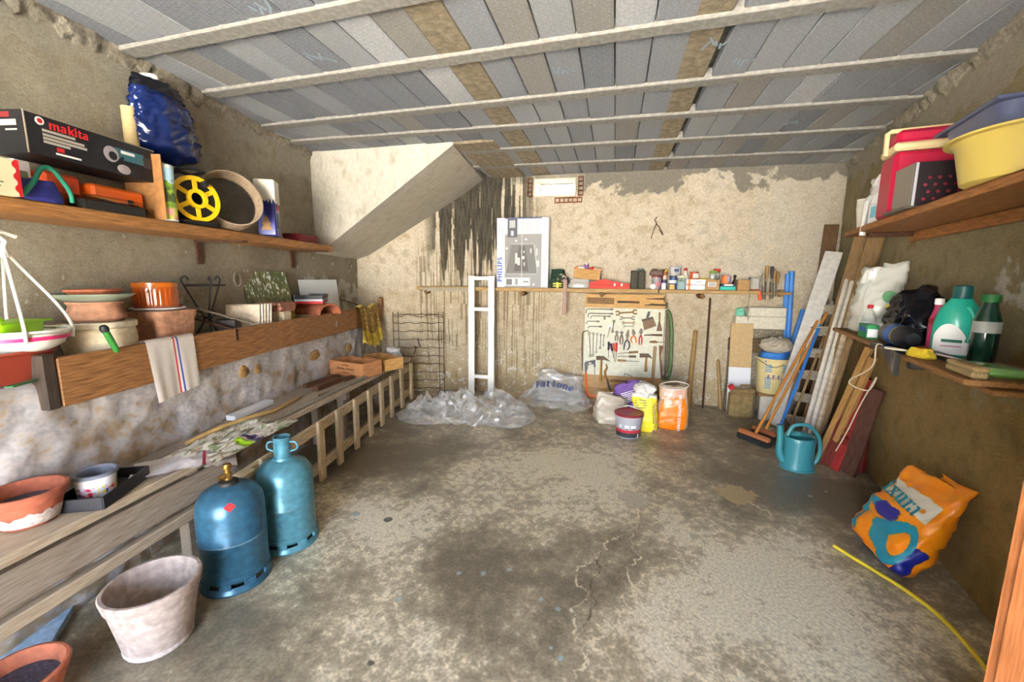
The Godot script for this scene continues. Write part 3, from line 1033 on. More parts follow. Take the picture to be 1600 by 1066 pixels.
	part(cr, "cable", lathe(v2([0.05, -0.055, 0.118, -0.055, 0.124, -0.035, 0.118, -0.015, 0.124, 0.005, 0.118, 0.025, 0.122, 0.04, 0.05, 0.04]), 40), blk)
	var disc := lathe(v2([0.108, 0.043, 0.132, 0.043, 0.132, 0.053, 0.108, 0.053, 0.108, 0.043]), 48)
	part(cr, "rim", disc, yel)
	part(cr, "hub", lathe(v2([0.036, 0.043, 0.056, 0.043, 0.056, 0.064, 0.036, 0.064, 0.036, 0.043]), 36), yel)
	for k in 6:
		var an := k * TAU / 6
		part(cr, "spoke", box(0.066, 0.009, 0.026, 0.002), yel, Vector3(cos(an) * 0.082, 0.048, sin(an) * 0.082), Vector3(0, -an, 0))
	part(cr, "crank_knob", lathe(v2([0, 0.05, 0.018, 0.05, 0.018, 0.082, 0.012, 0.086, 0, 0.086]), 20), blk, Vector3(-0.09, 0, -0.045))
	part(cr, "flange", lathe(v2([0, -0.075, 0.13, -0.075, 0.13, -0.062, 0, -0.062]), 40), blk)
	part(cr, "frame", tube([Vector3(-0.165, -0.07, -0.06), Vector3(-0.175, -0.07, 0.0), Vector3(-0.165, -0.07, 0.06), Vector3(-0.165, 0.05, 0.06), Vector3(-0.175, 0.05, 0.0), Vector3(-0.165, 0.05, -0.06)], 0.011, 8, true), blk)
	part(cr, "foot", box(0.02, 0.15, 0.2, 0.006), blk, Vector3(0.138, -0.01, 0))
	# picture tin cylinder
	p = ph(262, 343, ytop)
	var lt := thing("round_tin", "tall round tin printed with a green landscape under pale sky", "tin", Vector3(p.x - 0.07, ytop, p.z - 0.055))
	var im := canvas(128, 128, c8(168, 205, 226))
	for y in 128:
		for x in 128:
			var n := nv(Vector3(x, y, 0), 0.05, 121)
			if y > 34 + n * 14: im.set_pixel(x, y, c8(120 + n * 60, 150 + n * 50, 50))
			if y > 60 + n * 26 and y < 84: im.set_pixel(x, y, c8(70, 96 + n * 40, 44))
			if y > 96 + n * 10: im.set_pixel(x, y, c8(196, 200, 84) if n < 0.1 else c8(222, 150, 150))
	part(lt, "tin_body", sheet(func(u: float, v: float): return Vector3(cos(-u * TAU) * 0.048, 0.004 + v * 0.275, sin(-u * TAU) * 0.048), 32, 1, true, true), picture("tin_landscape", im, 0.3))
	part(lt, "lid", lathe(v2([0, 0.276, 0.050, 0.276, 0.050, 0.292, 0.046, 0.297, 0, 0.297]), 32), glossy("tin_lid", c8(190, 205, 200), 0.35))
	part(lt, "tin_base", lathe(v2([0, 0, 0.049, 0, 0.049, 0.006, 0, 0.006]), 32), glossy("tin_lid", c8(190, 205, 200), 0.35))
	# upright cardboard sheet
	p = ph(252, 340, ytop)
	solo("cardboard_sheet", "brown cardboard sheet standing upright beside the round picture tin", "cardboard", box(0.20, 0.335, 0.006, 0.001), mottled("cardboard_dark", c8(158, 108, 58), 0.85, 5.0, 0.2), Vector3(p.x - 0.155, ytop + 0.168, p.z - 0.05), TL + 0.1)
	# roll behind the box
	p = pl(203, 195, 0.09)
	var rl := thing("paper_roll", "cream cardboard tube standing behind the black power tool box", "roll", Vector3(p.x, ytop, p.z), TL)
	part(rl, "tube", lathe(v2([0.028, 0, 0.032, 0, 0.032, p.y + 0.09 - ytop, 0.028, p.y + 0.09 - ytop, 0.028, 0]), 24), mottled("cream_card", c8(212, 190, 140), 0.8, 6.0, 0.12))
	# blue bin bag
	var pb0 := pl(268, 245, 0.11)
	var bbm := glossy("blue_film", c8(16, 36, 92), 0.2)
	var bb := thing("plastic_bag", "dark blue stuffed plastic bag hanging on the left wall above the shelf", "bag", Vector3(pb0.x, pb0.y - 0.05, pb0.z), TL)
	var bf := func(u: float, v: float):
		var t := -u * TAU
		var prof: float = lerpf(0.25, 1.0, smoothstep(0.0, 0.16, v)) if v < 0.5 else lerpf(1.0, 0.62, smoothstep(0.55, 1.0, v))
		if v < 0.02 or v > 0.99: prof = 0.02
		var q := Vector3(cos(t) * 0.085 * prof, v * 0.44, sin(t) * 0.20 * prof)
		var w := nv(q, 8.0, 131) * 0.03 + absf(nv(q, 15.0, 132)) * 0.035
		q += Vector3(cos(t), 0, sin(t)) * w
		q.x = maxf(q.x, -0.095)
		return q + Vector3(0, 0, 0.05 * v)
	part(bb, "bag_film", sheet(bf, 56, 40, true, true), bbm)
	part(bb, "black_liner", sheet(func(u: float, v: float):
		var q: Vector3 = bf.call(u, 0.83 + 0.15 * v)
		return q + Vector3(cos(-u * TAU) * 0.004, 0.004, sin(-u * TAU) * 0.004), 56, 8, true, true), glossy("black_film", c8(20, 22, 30), 0.25))
	part(bb, "hook", tube(smooth_path([Vector3(-0.09, 0.48, 0.06), Vector3(-0.03, 0.478, 0.06), Vector3(0.01, 0.462, 0.06), Vector3(-0.02, 0.44, 0.06)], 5), 0.012, 8), mat("white_paint", c8(236, 234, 228)))
	# ---- power tool carton
	var g0 := pl(50, 243, 0.28); var g1 := pl(243, 284, 0.28); var gt := pl(37, 164, 0.28)
	var gl := g0.distance_to(g1)
	var gb := thing("power_tool_box", "long black carton with red lettering and picture of an angle grinder", "box", (g0 + g1) / 2 - nl * 0.09 + Vector3(0, 0.0, 0), 0)
	gb.basis = basis_of(nl, Vector3.UP)
	gb.rotation.y = TL
	gb.position.y = 1.985
	gb.rotation.x = 0.0
	var cbm := mottled("carton_black", c8(26, 26, 30), 0.5, 6.0, 0.25)
	var glen := gl + 0.02
	part(gb, "carton", box(0.18, 0.165, glen, 0.004), cbm, Vector3(0, 0.0825, 0))
	var ex := 0.0905
	part(gb, "worn_edge", box(0.003, 0.163, 0.006, 0.001), mat("torn_card", c8(150, 138, 118), 0.9), Vector3(ex - 0.001, 0.0825, glen / 2 - 0.002))
	part(gb, "worn_edge", box(0.008, 0.006, glen, 0.001), mat("torn_card", c8(150, 138, 118), 0.9), Vector3(ex - 0.004, 0.163, 0))
	text(gb, "makita", 0.034, mats["red_print"], Vector3(ex, 0.132, glen / 2 - 0.165), Vector3(0, PI / 2, 0), "Droid Sans", 700, 1.0)
	part(gb, "round_emblem", lathe(v2([0, 0, 0.016, 0, 0.016, 0.001, 0, 0.001]), 24), mat("white_print", c8(238, 238, 236)), Vector3(ex - 0.0004, 0.138, glen / 2 - 0.055), Vector3(0, 0, -PI / 2))
	part(gb, "round_emblem", lathe(v2([0, 0, 0.010, 0, 0.010, 0.001, 0, 0.001]), 24), mats["red_print"], Vector3(ex, 0.138, glen / 2 - 0.055), Vector3(0, 0, -PI / 2))
	var prn := mat("dim_print", c8(176, 172, 158), 0.7)
	for q in [[0.1, 0.125, 0.105], [0.115, 0.16, 0.088], [0.125, 0.17, 0.074], [0.15, 0.1, 0.06]]:
		part(gb, "text_block", box(0.001, 0.010, q[1], 0), prn, Vector3(ex, q[2], glen / 2 - 0.06 - q[1] / 2))
	part(gb, "text_block", box(0.001, 0.008, 0.10, 0), mat("white_print", c8(238, 238, 236)), Vector3(ex, 0.022, glen / 2 - 0.15))
	part(gb, "red_mark", box(0.001, 0.016, 0.028, 0), mats["red_print"], Vector3(ex, 0.04, glen / 2 - 0.12))
	# printed grinder
	var gp := part(gb, "grinder_print", box(0.001, 0.052, 0.15, 0), mat("grinder_teal", c8(54, 104, 116), 0.5), Vector3(ex, 0.098, -glen / 2 + 0.14))
	part(gp, "print_detail", lathe(v2([0, 0, 0.036, 0, 0.036, 0.001, 0, 0.001]), 28), mat("grinder_grey", c8(164, 156, 160), 0.5), Vector3(0.0006, -0.012, 0.095), Vector3(0, 0, -PI / 2))
	part(gp, "print_detail", lathe(v2([0, 0, 0.020, 0, 0.020, 0.001, 0, 0.001]), 28), cbm, Vector3(0.0012, -0.018, 0.088), Vector3(0, 0, -PI / 2))
	part(gp, "print_detail", box(0.001, 0.012, 0.08, 0), mats["black"], Vector3(0.0014, -0.04, 0.065), Vector3(0.75, 0, 0))
	part(gp, "print_detail", lathe(v2([0, 0, 0.022, 0, 0.022, 0.001, 0, 0.001]), 28, 1.0, 1.5), mat("grinder_grey", c8(164, 156, 160), 0.5), Vector3(0.0016, -0.07, 0.04), Vector3(0, 0, -PI / 2))
	part(gp, "print_detail", box(0.001, 0.014, 0.07, 0), mat("white_print", c8(238, 238, 236)), Vector3(0.0006, 0.012, 0.01))
	part(gp, "print_detail", box(0.001, 0.05, 0.08, 0), mat("grinder_dark", c8(52, 54, 58), 0.5), Vector3(0.0004, -0.008, -0.11))
	var gend := Vector3(0, 0, glen / 2 + 0.0006)
	part(gb, "label_sticker", box(0.07, 0.022, 0.001, 0), mat("sticker", c8(190, 186, 160), 0.7), gend + Vector3(0.02, 0.115, 0))
	part(gb, "red_mark", box(0.10, 0.02, 0.001, 0), mat("dull_red", c8(120, 26, 28), 0.7), gend + Vector3(-0.02, 0.145, 0))
	part(gb, "text_block", box(0.05, 0.006, 0.001, 0), prn, gend + Vector3(0.03, 0.088, 0))
	# what it rests on: two orange cases, a white packet
	var orm := glossy("case_orange", c8(236, 104, 20), 0.45)
	p = pl(160, 297, 0.18)
	var oc := thing("orange_case", "flat bright orange plastic case under the black power tool carton", "case", lw(0.155, ytop, p.z), TL)
	part(oc, "shell", box(0.17, 0.13, 0.26, 0.012), orm, Vector3(0, 0.065, 0))
	part(oc, "seam", box(0.172, 0.004, 0.262, 0.001), mat("case_dark", c8(130, 48, 14), 0.6), Vector3(0, 0.075, 0))
	part(oc, "latch", box(0.006, 0.022, 0.03, 0.002), mats["black"], Vector3(0.087, 0.07, -0.05))
	part(oc, "latch", box(0.006, 0.014, 0.016, 0.002), mat("green_spot", c8(40, 110, 60), 0.6), Vector3(0.087, 0.05, -0.085))
	var oc2 := thing("orange_case", "small orange-red plastic case between the white packet and the long orange case", "case", lw(0.13, ytop, p.z + 0.215), TL)
	part(oc2, "shell", box(0.14, 0.15, 0.15, 0.012), glossy("case_red", c8(222, 78, 22), 0.45), Vector3(0, 0.075, 0))
	part(oc2, "handle", box(0.01, 0.02, 0.08, 0.003), glossy("case_red", c8(222, 78, 22), 0.45), Vector3(0.075, 0.1, 0))
	var wpk := thing("white_packet", "small white packet standing behind the green strap", "packet", lw(0.10, ytop, p.z + 0.33), TL)
	part(wpk, "packet", box(0.12, 0.178, 0.06, 0.004), mat("white_print", c8(238, 238, 236)), Vector3(0, 0.089, 0))
	part(wpk, "printed_patch", box(0.001, 0.05, 0.03, 0), mat("olive_print", c8(120, 130, 96), 0.8), Vector3(0.0605, 0.11, 0))
	# tattered box with open flap
	p = ph(185, 333, ytop)
	var tb := thing("worn_box", "low black tattered box with torn grey lid and yellow print", "box", Vector3(p.x, ytop, p.z) - nl * 0.045, TL)
	part(tb, "box_body", box(0.085, 0.045, 0.30), mottled("soot_card", c8(44, 40, 36), 0.9, 8.0, 0.3), Vector3(0, 0.0225, 0))
	part(tb, "torn_lid", sheet(func(u: float, v: float):
		var q := Vector3(lerpf(-0.05, 0.062, v), 0.050 + 0.016 * (1.0 - v) + 0.004 * sin(u * 9.0), (u - 0.5) * -0.33)
		q.x += nv(q, 30.0, 141) * 0.012 * v
		return q, 24, 4), mottled("torn_grey", c8(150, 138, 118), 0.9, 8.0, 0.4))
	part(tb, "yellow_print", box(0.05, 0.0015, 0.10, 0), mat("print_yellow", c8(196, 178, 40), 0.8), Vector3(0.022, 0.0605, 0.04), Vector3(0, 0, -0.12))
	# blue pouch with green strap
	p = ph(82, 316, ytop)
	var po := thing("strap_pouch", "dark blue pouch with a green carrying strap on the upper shelf", "pouch", Vector3(p.x, ytop, p.z) - nl * 0.06, TL)
	part(po, "pouch", bag_mesh(0.09, 0.085, 0.16, 0.25, 0.008, 151), mat("pouch_blue", c8(40, 44, 128), 0.7))
	part(po, "strap", tube(smooth_path([Vector3(0.045, 0.01, 0.09), Vector3(0.05, 0.07, 0.05), Vector3(0.035, 0.135, 0.0), Vector3(0.04, 0.135, -0.035), Vector3(0.055, 0.06, -0.075), Vector3(0.05, 0.012, -0.085)], 6), 0.009, 6), mat("strap_green", c8(20, 120, 92), 0.7))
	# cream carton with scalloped red edge
	p = ph(20, 304, ytop)
	var cc := thing("food_carton", "cream carton with a wavy red border at the door end of the shelf", "carton", Vector3(p.x, ytop, p.z) - nl * 0.05 + Vector3(0, 0, 0.06), TL)
	part(cc, "carton", box(0.07, 0.135, 0.22, 0.004), mat("cream_card_plain", c8(226, 216, 176), 0.7), Vector3(0, 0.0675, 0))
	var wav := []
	for k in 13:
		wav.append(Vector2(0.012 if k % 4 < 2 else 0.022, 0.135 * k / 12.0))
	wav.append(Vector2(0.0, 0.135)); wav.append(Vector2(0.0, 0.0))
	part(cc, "red_border", prism(wav, 0.001), mats["red_print"], Vector3(0.0358, 0, -0.111), Vector3(0, -PI / 2, 0))
	for q in [[0.105, 0.09, 0.016], [0.07, 0.07, 0.018], [0.045, 0.11, 0.006], [0.03, 0.09, 0.006]]:
		part(cc, "text_block", box(0.001, q[2], q[1], 0), mat("olive_print", c8(120, 130, 96), 0.8), Vector3(0.0358, q[0], 0.0))

	build_ledge_things()
	build_bench()

func build_ledge_things() -> void:
	var yl := 1.064
	var yp := 0.935
	# ---- the plank along the ledge
	var brown := wood("brown_plank", c8(186, 132, 80), 2, 0.6, 0.42)
	var tp := thing("plank_trough", "long dark brown board standing on edge along the ledge of the left wall", "board", lw(0.30, yp, -3.0), TL)
	part(tp, "board", box(0.03, 0.215, 3.65, 0.005), brown, Vector3(0, 0.1075, 0))
	part(tp, "end_post", box(0.07, 0.235, 0.05, 0.005), wood("dark_post", c8(72, 58, 46), 1, 0.8, 0.4), Vector3(-0.02, 0.1175, 1.855))
	part(tp, "end_post", box(0.035, 0.11, 0.05, 0.005), brown, Vector3(-0.0, 0.255, -1.8), Vector3(0.25, 0, 0))
	for z in [0.78, -1.35]:
		part(tp, "iron_brace", join([box(0.30, 0.008, 0.035, 0.001), xf(-0.13, 0.255, 0.0, 0, 0, -0.32), box(0.008, 0.08, 0.035, 0.001), xf(0.018, 0.175, 0)]), mats["rust"], Vector3(0, 0, z), Vector3(0, 0.25, 0))
	part(tp, "iron_clip", box(0.012, 0.05, 0.02, 0.001), mats["steel"], Vector3(0.016, 0.10, -0.6))
	# ---- near end: red trough, hanging planter
	var p := pl(30, 600, 0.18) + Vector3(0.02, 0, 0.14)
	var rt := thing("planter_trough", "red-brown plastic planter trough at the end of the ledge board", "planter", Vector3(p.x, yl, p.z), TL)
	var redc := mat("plastic_terracotta", c8(156, 62, 42), 0.6)
	var f := func(u: float, v: float):
		var t := -u * TAU
		var k := 0.82 + 0.18 * v
		return Vector3(signf(cos(t)) * pow(absf(cos(t)), 0.35) * 0.1 * k, v * 0.12, signf(sin(t)) * pow(absf(sin(t)), 0.35) * 0.24 * k)
	part(rt, "trough_wall", sheet(f, 48, 4, true, true), redc)
	part(rt, "trough_floor", box(0.15, 0.01, 0.38), redc, Vector3(0, 0.008, 0))
	var rimp := []
	for k in 48:
		rimp.append(f.call(k / 48.0, 1.0))
	part(rt, "rim", tube(rimp, 0.009, 6, true), redc)
	part(rt, "soil", box(0.17, 0.02, 0.42, 0.008), mottled("soil", c8(84, 64, 46), 0.95, 12.0, 0.5), Vector3(0, 0.105, 0))
	part(rt, "green_scrap", box(0.03, 0.006, 0.16, 0.002), mat("leaf_green", c8(60, 120, 70), 0.7), Vector3(0.11, 0.004, -0.09), Vector3(0, 0.3, 0))
	var hp := thing("hanging_planter", "white hanging bowl planter with pink rim band and plastic hanger arms", "planter", lw(0.19, yl + 0.117, pl(14, 540, 0.19).z), TL)
	var wpl := glossy("white_plastic", c8(228, 226, 214), 0.4)
	part(hp, "bowl", lathe(v2([0, 0, 0.09, 0, 0.135, 0.03, 0.152, 0.07, 0.156, 0.075, 0.15, 0.08, 0.14, 0.07, 0.09, 0.02, 0, 0.02]), 40), wpl)
	part(hp, "pink_band", lathe(v2([0.150, 0.052, 0.1565, 0.053, 0.1575, 0.066, 0.151, 0.067]), 40), glossy("pink", c8(214, 44, 110), 0.4))
	part(hp, "rim", tube(ring_pts(0.158, 40), 0.006, 6, true), wpl, Vector3(0, 0.088, 0))
	for k in 4:
		var an := 0.5 + k * PI / 2
		var cdir := Vector3(cos(an), 0, sin(an))
		part(hp, "hanger_arm", tube(smooth_path([cdir * 0.162 + Vector3(0, 0.045, 0), cdir * 0.164 + Vector3(0, 0.10, 0), cdir * 0.13 + Vector3(0, 0.19, 0), cdir * 0.05 + Vector3(0, 0.33, 0), cdir * 0.012 + Vector3(0, 0.40, 0)], 6), 0.0065, 6), wpl)
	part(hp, "hanger_hook", tube(smooth_path([Vector3(0, 0.385, 0), Vector3(0, 0.42, 0), Vector3(0.0, 0.45, -0.01), Vector3(0, 0.48, 0.02), Vector3(0, 0.485, -0.005), Vector3(0, 0.47, -0.05)], 6), [0.02, 0.02, 0.02, 0.018, 0.016, 0.015, 0.013, 0.012, 0.011, 0.010, 0.009, 0.009, 0.009, 0.009, 0.009, 0.009, 0.009, 0.009, 0.009, 0.009, 0.009, 0.009, 0.009, 0.009, 0.009, 0.009, 0.009, 0.009, 0.009, 0.009, 0.009], 8), wpl)
	var gp := thing("green_pot", "lime green rectangular plastic pot inside the white hanging bowl", "pot", lw(0.19, yl + 0.14, pl(14, 540, 0.19).z + 0.02), TL + 0.25)
	var lime := glossy("lime", c8(150, 206, 20), 0.4)
	part(gp, "pot_wall", sheet(func(u: float, v: float):
		var t := -u * TAU
		var k := 0.86 + 0.14 * v
		return Vector3(signf(cos(t)) * pow(absf(cos(t)), 0.4) * 0.06 * k, v * 0.105, signf(sin(t)) * pow(absf(sin(t)), 0.4) * 0.105 * k), 40, 3, true, true), lime)
	part(gp, "pot_floor", box(0.08, 0.006, 0.15), lime, Vector3(0, 0.004, 0))
	part(gp, "rim", box(0.136, 0.008, 0.225, 0.003), lime, Vector3(0, 0.102, 0))
	part(gp, "handle", tube([Vector3(0.0, 0.10, 0.02), Vector3(0.0, 0.19, 0.10), Vector3(0, 0.27, 0.15)], 0.008, 6), lime)
	# ---- stacked clay dishes
	p = pl(158, 535, 0.162)
	var base := Vector3(p.x, yl, p.z)
	var b1 := thing("clay_bowl", "wide cream clay bowl at the bottom of the dish stack", "bowl", base + Vector3(0, 0.0, 0))
	part(b1, "bowl", lathe(v2([0, 0, 0.10, 0, 0.125, 0.02, 0.142, 0.11, 0.14, 0.15, 0.134, 0.175, 0.146, 0.182, 0.147, 0.205, 0.138, 0.21, 0.126, 0.2, 0.125, 0.12, 0.09, 0.02, 0, 0.02]), 44), mats["cream_clay"])
	var b2 := thing("clay_bowl", "pale orange waisted clay bowl resting on the cream bowl", "bowl", base + Vector3(-0.005, 0.211, 0))
	part(b2, "bowl", lathe(v2([0, 0, 0.10, 0, 0.112, 0.012, 0.112, 0.035, 0.1, 0.06, 0.096, 0.075, 0.106, 0.088, 0.106, 0.094, 0.09, 0.094, 0.085, 0.06, 0, 0.05]), 44), mats["terracotta_pale"])
	var b3 := thing("plate", "grey green glazed plate between clay bowl and terracotta saucer", "plate", base + Vector3(-0.005, 0.306, 0))
	part(b3, "plate", lathe(v2([0, 0, 0.10, 0, 0.115, 0.008, 0.155, 0.032, 0.158, 0.037, 0.152, 0.038, 0.11, 0.016, 0, 0.012]), 48), glossy("plate_glaze", c8(140, 150, 130), 0.4, 0.4))
	var b4 := thing("saucer", "small terracotta saucer on top of the dish stack", "saucer", base + Vector3(-0.002, 0.345, 0))
	part(b4, "saucer", lathe(v2([0, -0.02, 0.085, -0.02, 0.096, 0.002, 0.108, 0.012, 0.108, 0.018, 0.1, 0.02, 0.088, -0.008, 0, -0.012]), 44), mats["terracotta"])
	var gh := thing("garden_tool", "green tool handle with black knob leaning on the cream clay bowl", "hand tool", Vector3(pl(183, 545, 0.33).x, 1.135, pl(183, 545, 0.33).z))
	var ghm := part(gh, "handle", lathe(v2([0, 0, 0.012, 0.002, 0.014, 0.06, 0.013, 0.12, 0, 0.125]), 16), mat("handle_green", c8(40, 116, 40), 0.5), Vector3.ZERO, Vector3(0.4, 0, -0.1))
	part(ghm, "knob", lathe(v2([0, 0.11, 0.016, 0.115, 0.018, 0.13, 0.012, 0.143, 0, 0.146]), 16), mats["black"])
	# ---- rectangular planter stack
	p = pl(255, 510, 0.145)
	base = Vector3(p.x, yl, p.z)
	var rp := thing("clay_planter", "square terracotta planter under a glossy ribbed pot", "planter", base, TL)
	part(rp, "planter_wall", sheet(func(u: float, v: float):
		var t := -u * TAU
		var k := 0.86 + 0.12 * v if v < 0.85 else 1.04
		return Vector3(signf(cos(t)) * pow(absf(cos(t)), 0.3) * 0.115 * k, v * 0.235, signf(sin(t)) * pow(absf(sin(t)), 0.3) * 0.135 * k), 48, 8, true, true), mats["terracotta_pale"])
	part(rp, "planter_top", box(0.2, 0.012, 0.235, 0.004), mats["terracotta_pale"], Vector3(0, 0.23, 0))
	var sa := thing("saucer", "white-edged terracotta saucer on the square planter", "saucer", base + Vector3(0, 0.237, 0.015), TL)
	part(sa, "white_saucer", lathe(v2([0, 0, 0.10, 0, 0.13, 0.012, 0.126, 0.016, 0, 0.008]), 40), mat("white_print", c8(238, 238, 236)))
	part(sa, "clay_saucer", lathe(v2([0, 0.009, 0.095, 0.009, 0.118, 0.022, 0.114, 0.026, 0.09, 0.016, 0, 0.016]), 40), mats["terracotta"])
	var rb := thing("ribbed_pot", "glossy orange-brown ribbed ceramic pot upside down on the saucer", "pot", base + Vector3(0, 0.254, 0.02), TL)
	var rg := glossy("amber_glaze", c8(170, 74, 16), 0.12, 1.0)
	part(rb, "pot_wall", sheet(func(u: float, v: float):
		var t := -u * TAU
		var k := 0.098 + 0.006 * v + 0.0035 * absf(sin(t * 14.0)) * (1.0 if v > 0.05 and v < 0.78 else 0.0)
		return Vector3(cos(t) * k, v * 0.135, sin(t) * k), 168, 14, true, true), rg)
	part(rb, "rim", lathe(v2([0.1, 0.112, 0.109, 0.114, 0.110, 0.138, 0.1, 0.142, 0.09, 0.138, 0, 0.132]), 44), glossy("amber_rim", c8(186, 96, 20), 0.2, 1.0))
	# ---- wrought iron stand
	p = pl(325, 500, 0.14)
	var ws := thing("plant_stand", "black wrought iron plant stand with ring top and twisted legs", "plant stand", Vector3(p.x, yl, p.z), TL)
	var iron := mats["dark_iron"]
	part(ws, "ring", tube(ring_pts(0.112, 36), 0.006, 6, true), iron, Vector3(0, 0.372, 0.0))
	for k in 3:
		var an := 0.6 + k * TAU / 3
		var cd := Vector3(cos(an), 0, sin(an))
		var leg := part(ws, "leg", tube(smooth_path([cd * 0.10, cd * 0.03 + Vector3(0, 0.12, 0), cd * 0.02 + Vector3(0, 0.17, 0), cd * 0.06 + Vector3(0, 0.25, 0), cd * 0.112 + Vector3(0, 0.37, 0), cd * 0.125 + Vector3(0, 0.41, 0), cd * 0.10 + Vector3(0, 0.43, 0), cd * 0.085 + Vector3(0, 0.405, 0)], 5), 0.0055, 6), iron)
		part(leg, "scroll", tube(smooth_path([cd * 0.02 + Vector3(0, 0.17, 0), cd * 0.05 + Vector3(0, 0.165, 0), cd * 0.062 + Vector3(0, 0.19, 0), cd * 0.045 + Vector3(0, 0.205, 0), cd * 0.038 + Vector3(0, 0.19, 0)], 4), 0.004, 6), iron)
	part(ws, "collar", lathe(v2([0, 0.15, 0.026, 0.152, 0.028, 0.16, 0.026, 0.168, 0, 0.17]), 16), iron)
	# iron rod leaning from the planter to the board
	var ro := solo("iron_rod", "grey iron rod slanting across the ledge to the board", "rod", tube([Vector3.ZERO, Vector3(0, 0.62, 0)], 0.008, 8), mats["old_steel"])
	var r0 := lw(0.300, 1.162, -2.43)
	span(ro, r0, Vector3(base.x, 0, base.z - 0.1) + Vector3(-0.03, 1.32, -0.05))
	# oval ring on the wall
	p = pl(371, 437, 0.012)
	var orr := solo("wall_ring", "small pale oval ring fixed flat on the left wall", "ring", tube(ring_pts(0.052, 28, 0.65, 1.0), 0.009, 8, true), mottled("ring_grey", c8(176, 166, 146), 0.9, 16.0, 0.4), p)
	orr.rotation = Vector3(0, TL, -PI / 2)
	orr.basis = Basis(Vector3.UP, TL) * Basis(Vector3(0, 0, 1), -PI / 2) * Basis(Vector3.UP, PI / 2)
	# landscape picture leaning on the wall
	p = pl(428, 470, 0.10)
	var pic := canvas(160, 120, c8(90, 96, 60))
	for y in 120:
		for x in 160:
			var n := nv(Vector3(x, y * 0.25, 0), 0.09, 161)
			var n2 := nv(Vector3(x, y, 4), 0.08, 162)
			var col := c8(72, 82, 48).lerp(c8(128, 128, 84), clampf(n + 0.5, 0, 1))
			if y < 60 and n2 > 0.12 and n > -0.1: col = c8(206, 210, 204)
			if y > 78: col = c8(120, 122, 40).lerp(c8(176, 166, 60), clampf(n2 + 0.5, 0, 1))
			if y > 64 and y < 82 and n2 > 0.0: col = c8(64, 70, 34)
			if n > 0.42 and y < 74: col = c8(52, 46, 32)
			pic.set_pixel(x, y, col)
	var pc := thing("landscape_picture", "unframed woodland landscape picture on board leaning on the wall", "picture", Vector3(p.x, yl + 0.06, p.z))
	pc.basis = Basis(Vector3.UP, TL - 0.2) * Basis(Vector3(0, 0, 1), 0.22)
	part(pc, "board", box(0.012, 0.42, 0.46, 0.002), mat("picture_edge", c8(74, 74, 56), 0.7), Vector3(0, 0.21, 0))
	part(pc, "painted_face", panel(0.456, 0.416), picture("landscape", pic, 0.35), Vector3(0.0068, 0.21, 0), Vector3(0, PI / 2, 0))
	# tiles
	var tile_c := mottled("tile_cream", c8(214, 198, 170), 0.6, 8.0, 0.15)
	var tile_t := mottled("tile_rose", c8(190, 132, 108), 0.8, 8.0, 0.25)
	var tile_w := mottled("tile_white", c8(214, 208, 198), 0.5, 8.0, 0.12)
	var tpos := pl(380, 500, 0.17)
	for k in 5:
		var tl := solo("wall_tile", ["cream ceramic tile leaning in the row beside the plant stand", "white ceramic tile leaning in the row beside the plant stand"][k % 2], "tile", box(0.012, 0.22, 0.22, 0.002), tile_c if k % 2 == 0 else tile_w, lw(0.17, 0, 0) * Vector3(0, 0, 0) + Vector3(tpos.x, yl + 0.118, tpos.z - 0.028 * k), 0, "loose tiles leaning on the ledge")
		tl.basis = Basis(Vector3.UP, TL - PI / 2 + 0.35) * Basis(Vector3(0, 0, 1), 0.22)
	tpos = pl(432, 482, 0.18)
	# a plain block of tiles carries the rose stack
	for k in 4:
		var sl := solo("floor_tile", "thick grey-beige floor tile standing on edge under the rose tiles", "tile", box(0.02, 0.15, 0.2, 0.002), tile_c, Vector3(tpos.x, yl + 0.076, tpos.z) + Vector3(sin(TL), 0, cos(TL)) * (0.05 - 0.024 * k) + nl * 0.0, TL - PI / 2, "floor tiles on edge under the rose tiles")
	for k in 6:
		solo("rose_tile", ["lowest rose-brown clay tile of the flat stack on the ledge", "second rose clay tile from the bottom of the flat stack", "third rose clay tile from the bottom of the flat stack", "third rose clay tile from the top of the flat stack", "second rose clay tile from the top of the flat stack", "topmost rose-brown clay tile of the flat stack"][k], "tile", box(0.2, 0.011, 0.2, 0.002), tile_t, Vector3(tpos.x, yl + 0.158 + 0.0118 * k, tpos.z) + nl * rng.randf_range(-0.008, 0.008), TL + rng.randf_range(-0.08, 0.08), "stack of rose clay tiles")
	for k in 3:
		var rr := pl(385 + k * 13, 497 - k * 2, 0.245)
		solo("red_shard", ["dark red pottery shard next to the small dark brown box", "middle dark red pottery shard of three before the tiles", "dark red pottery shard under the rose tile stack"][k], "shard", lathe(v2([0, 0, 0.03, 0, 0.04, 0.01, 0.036, 0.022, 0, 0.03]), 14, 1.0, 0.7), glossy("shard_red", c8(122, 40, 36), 0.3), Vector3(rr.x, yl + 0.165 + 0.0 * k, rr.z), 0.6 * k, "dark red shards by the tiles").position.y = yl + 0.001
	# dark albums left of tiles
	p = pl(357, 500, 0.2)
	solo("dark_box", "small dark brown box lying before the leaning tiles", "box", box(0.12, 0.14, 0.1, 0.006), mottled("dark_brown", c8(52, 38, 30), 0.6, 8.0, 0.3), Vector3(p.x, yl + 0.071, p.z), TL + 0.3)
	# trays on the roof tile
	p = pl(492, 486, 0.17)
	var hx := Vector3(p.x, yl, p.z)
	var arch := []
	for k in 13:
		var t := PI * k / 12.0
		arch.append(Vector2(cos(t) * 0.13, sin(t) * 0.105))
	for k in 13:
		var t := PI - PI * k / 12.0
		arch.append(Vector2(cos(t) * 0.117, sin(t) * 0.092))
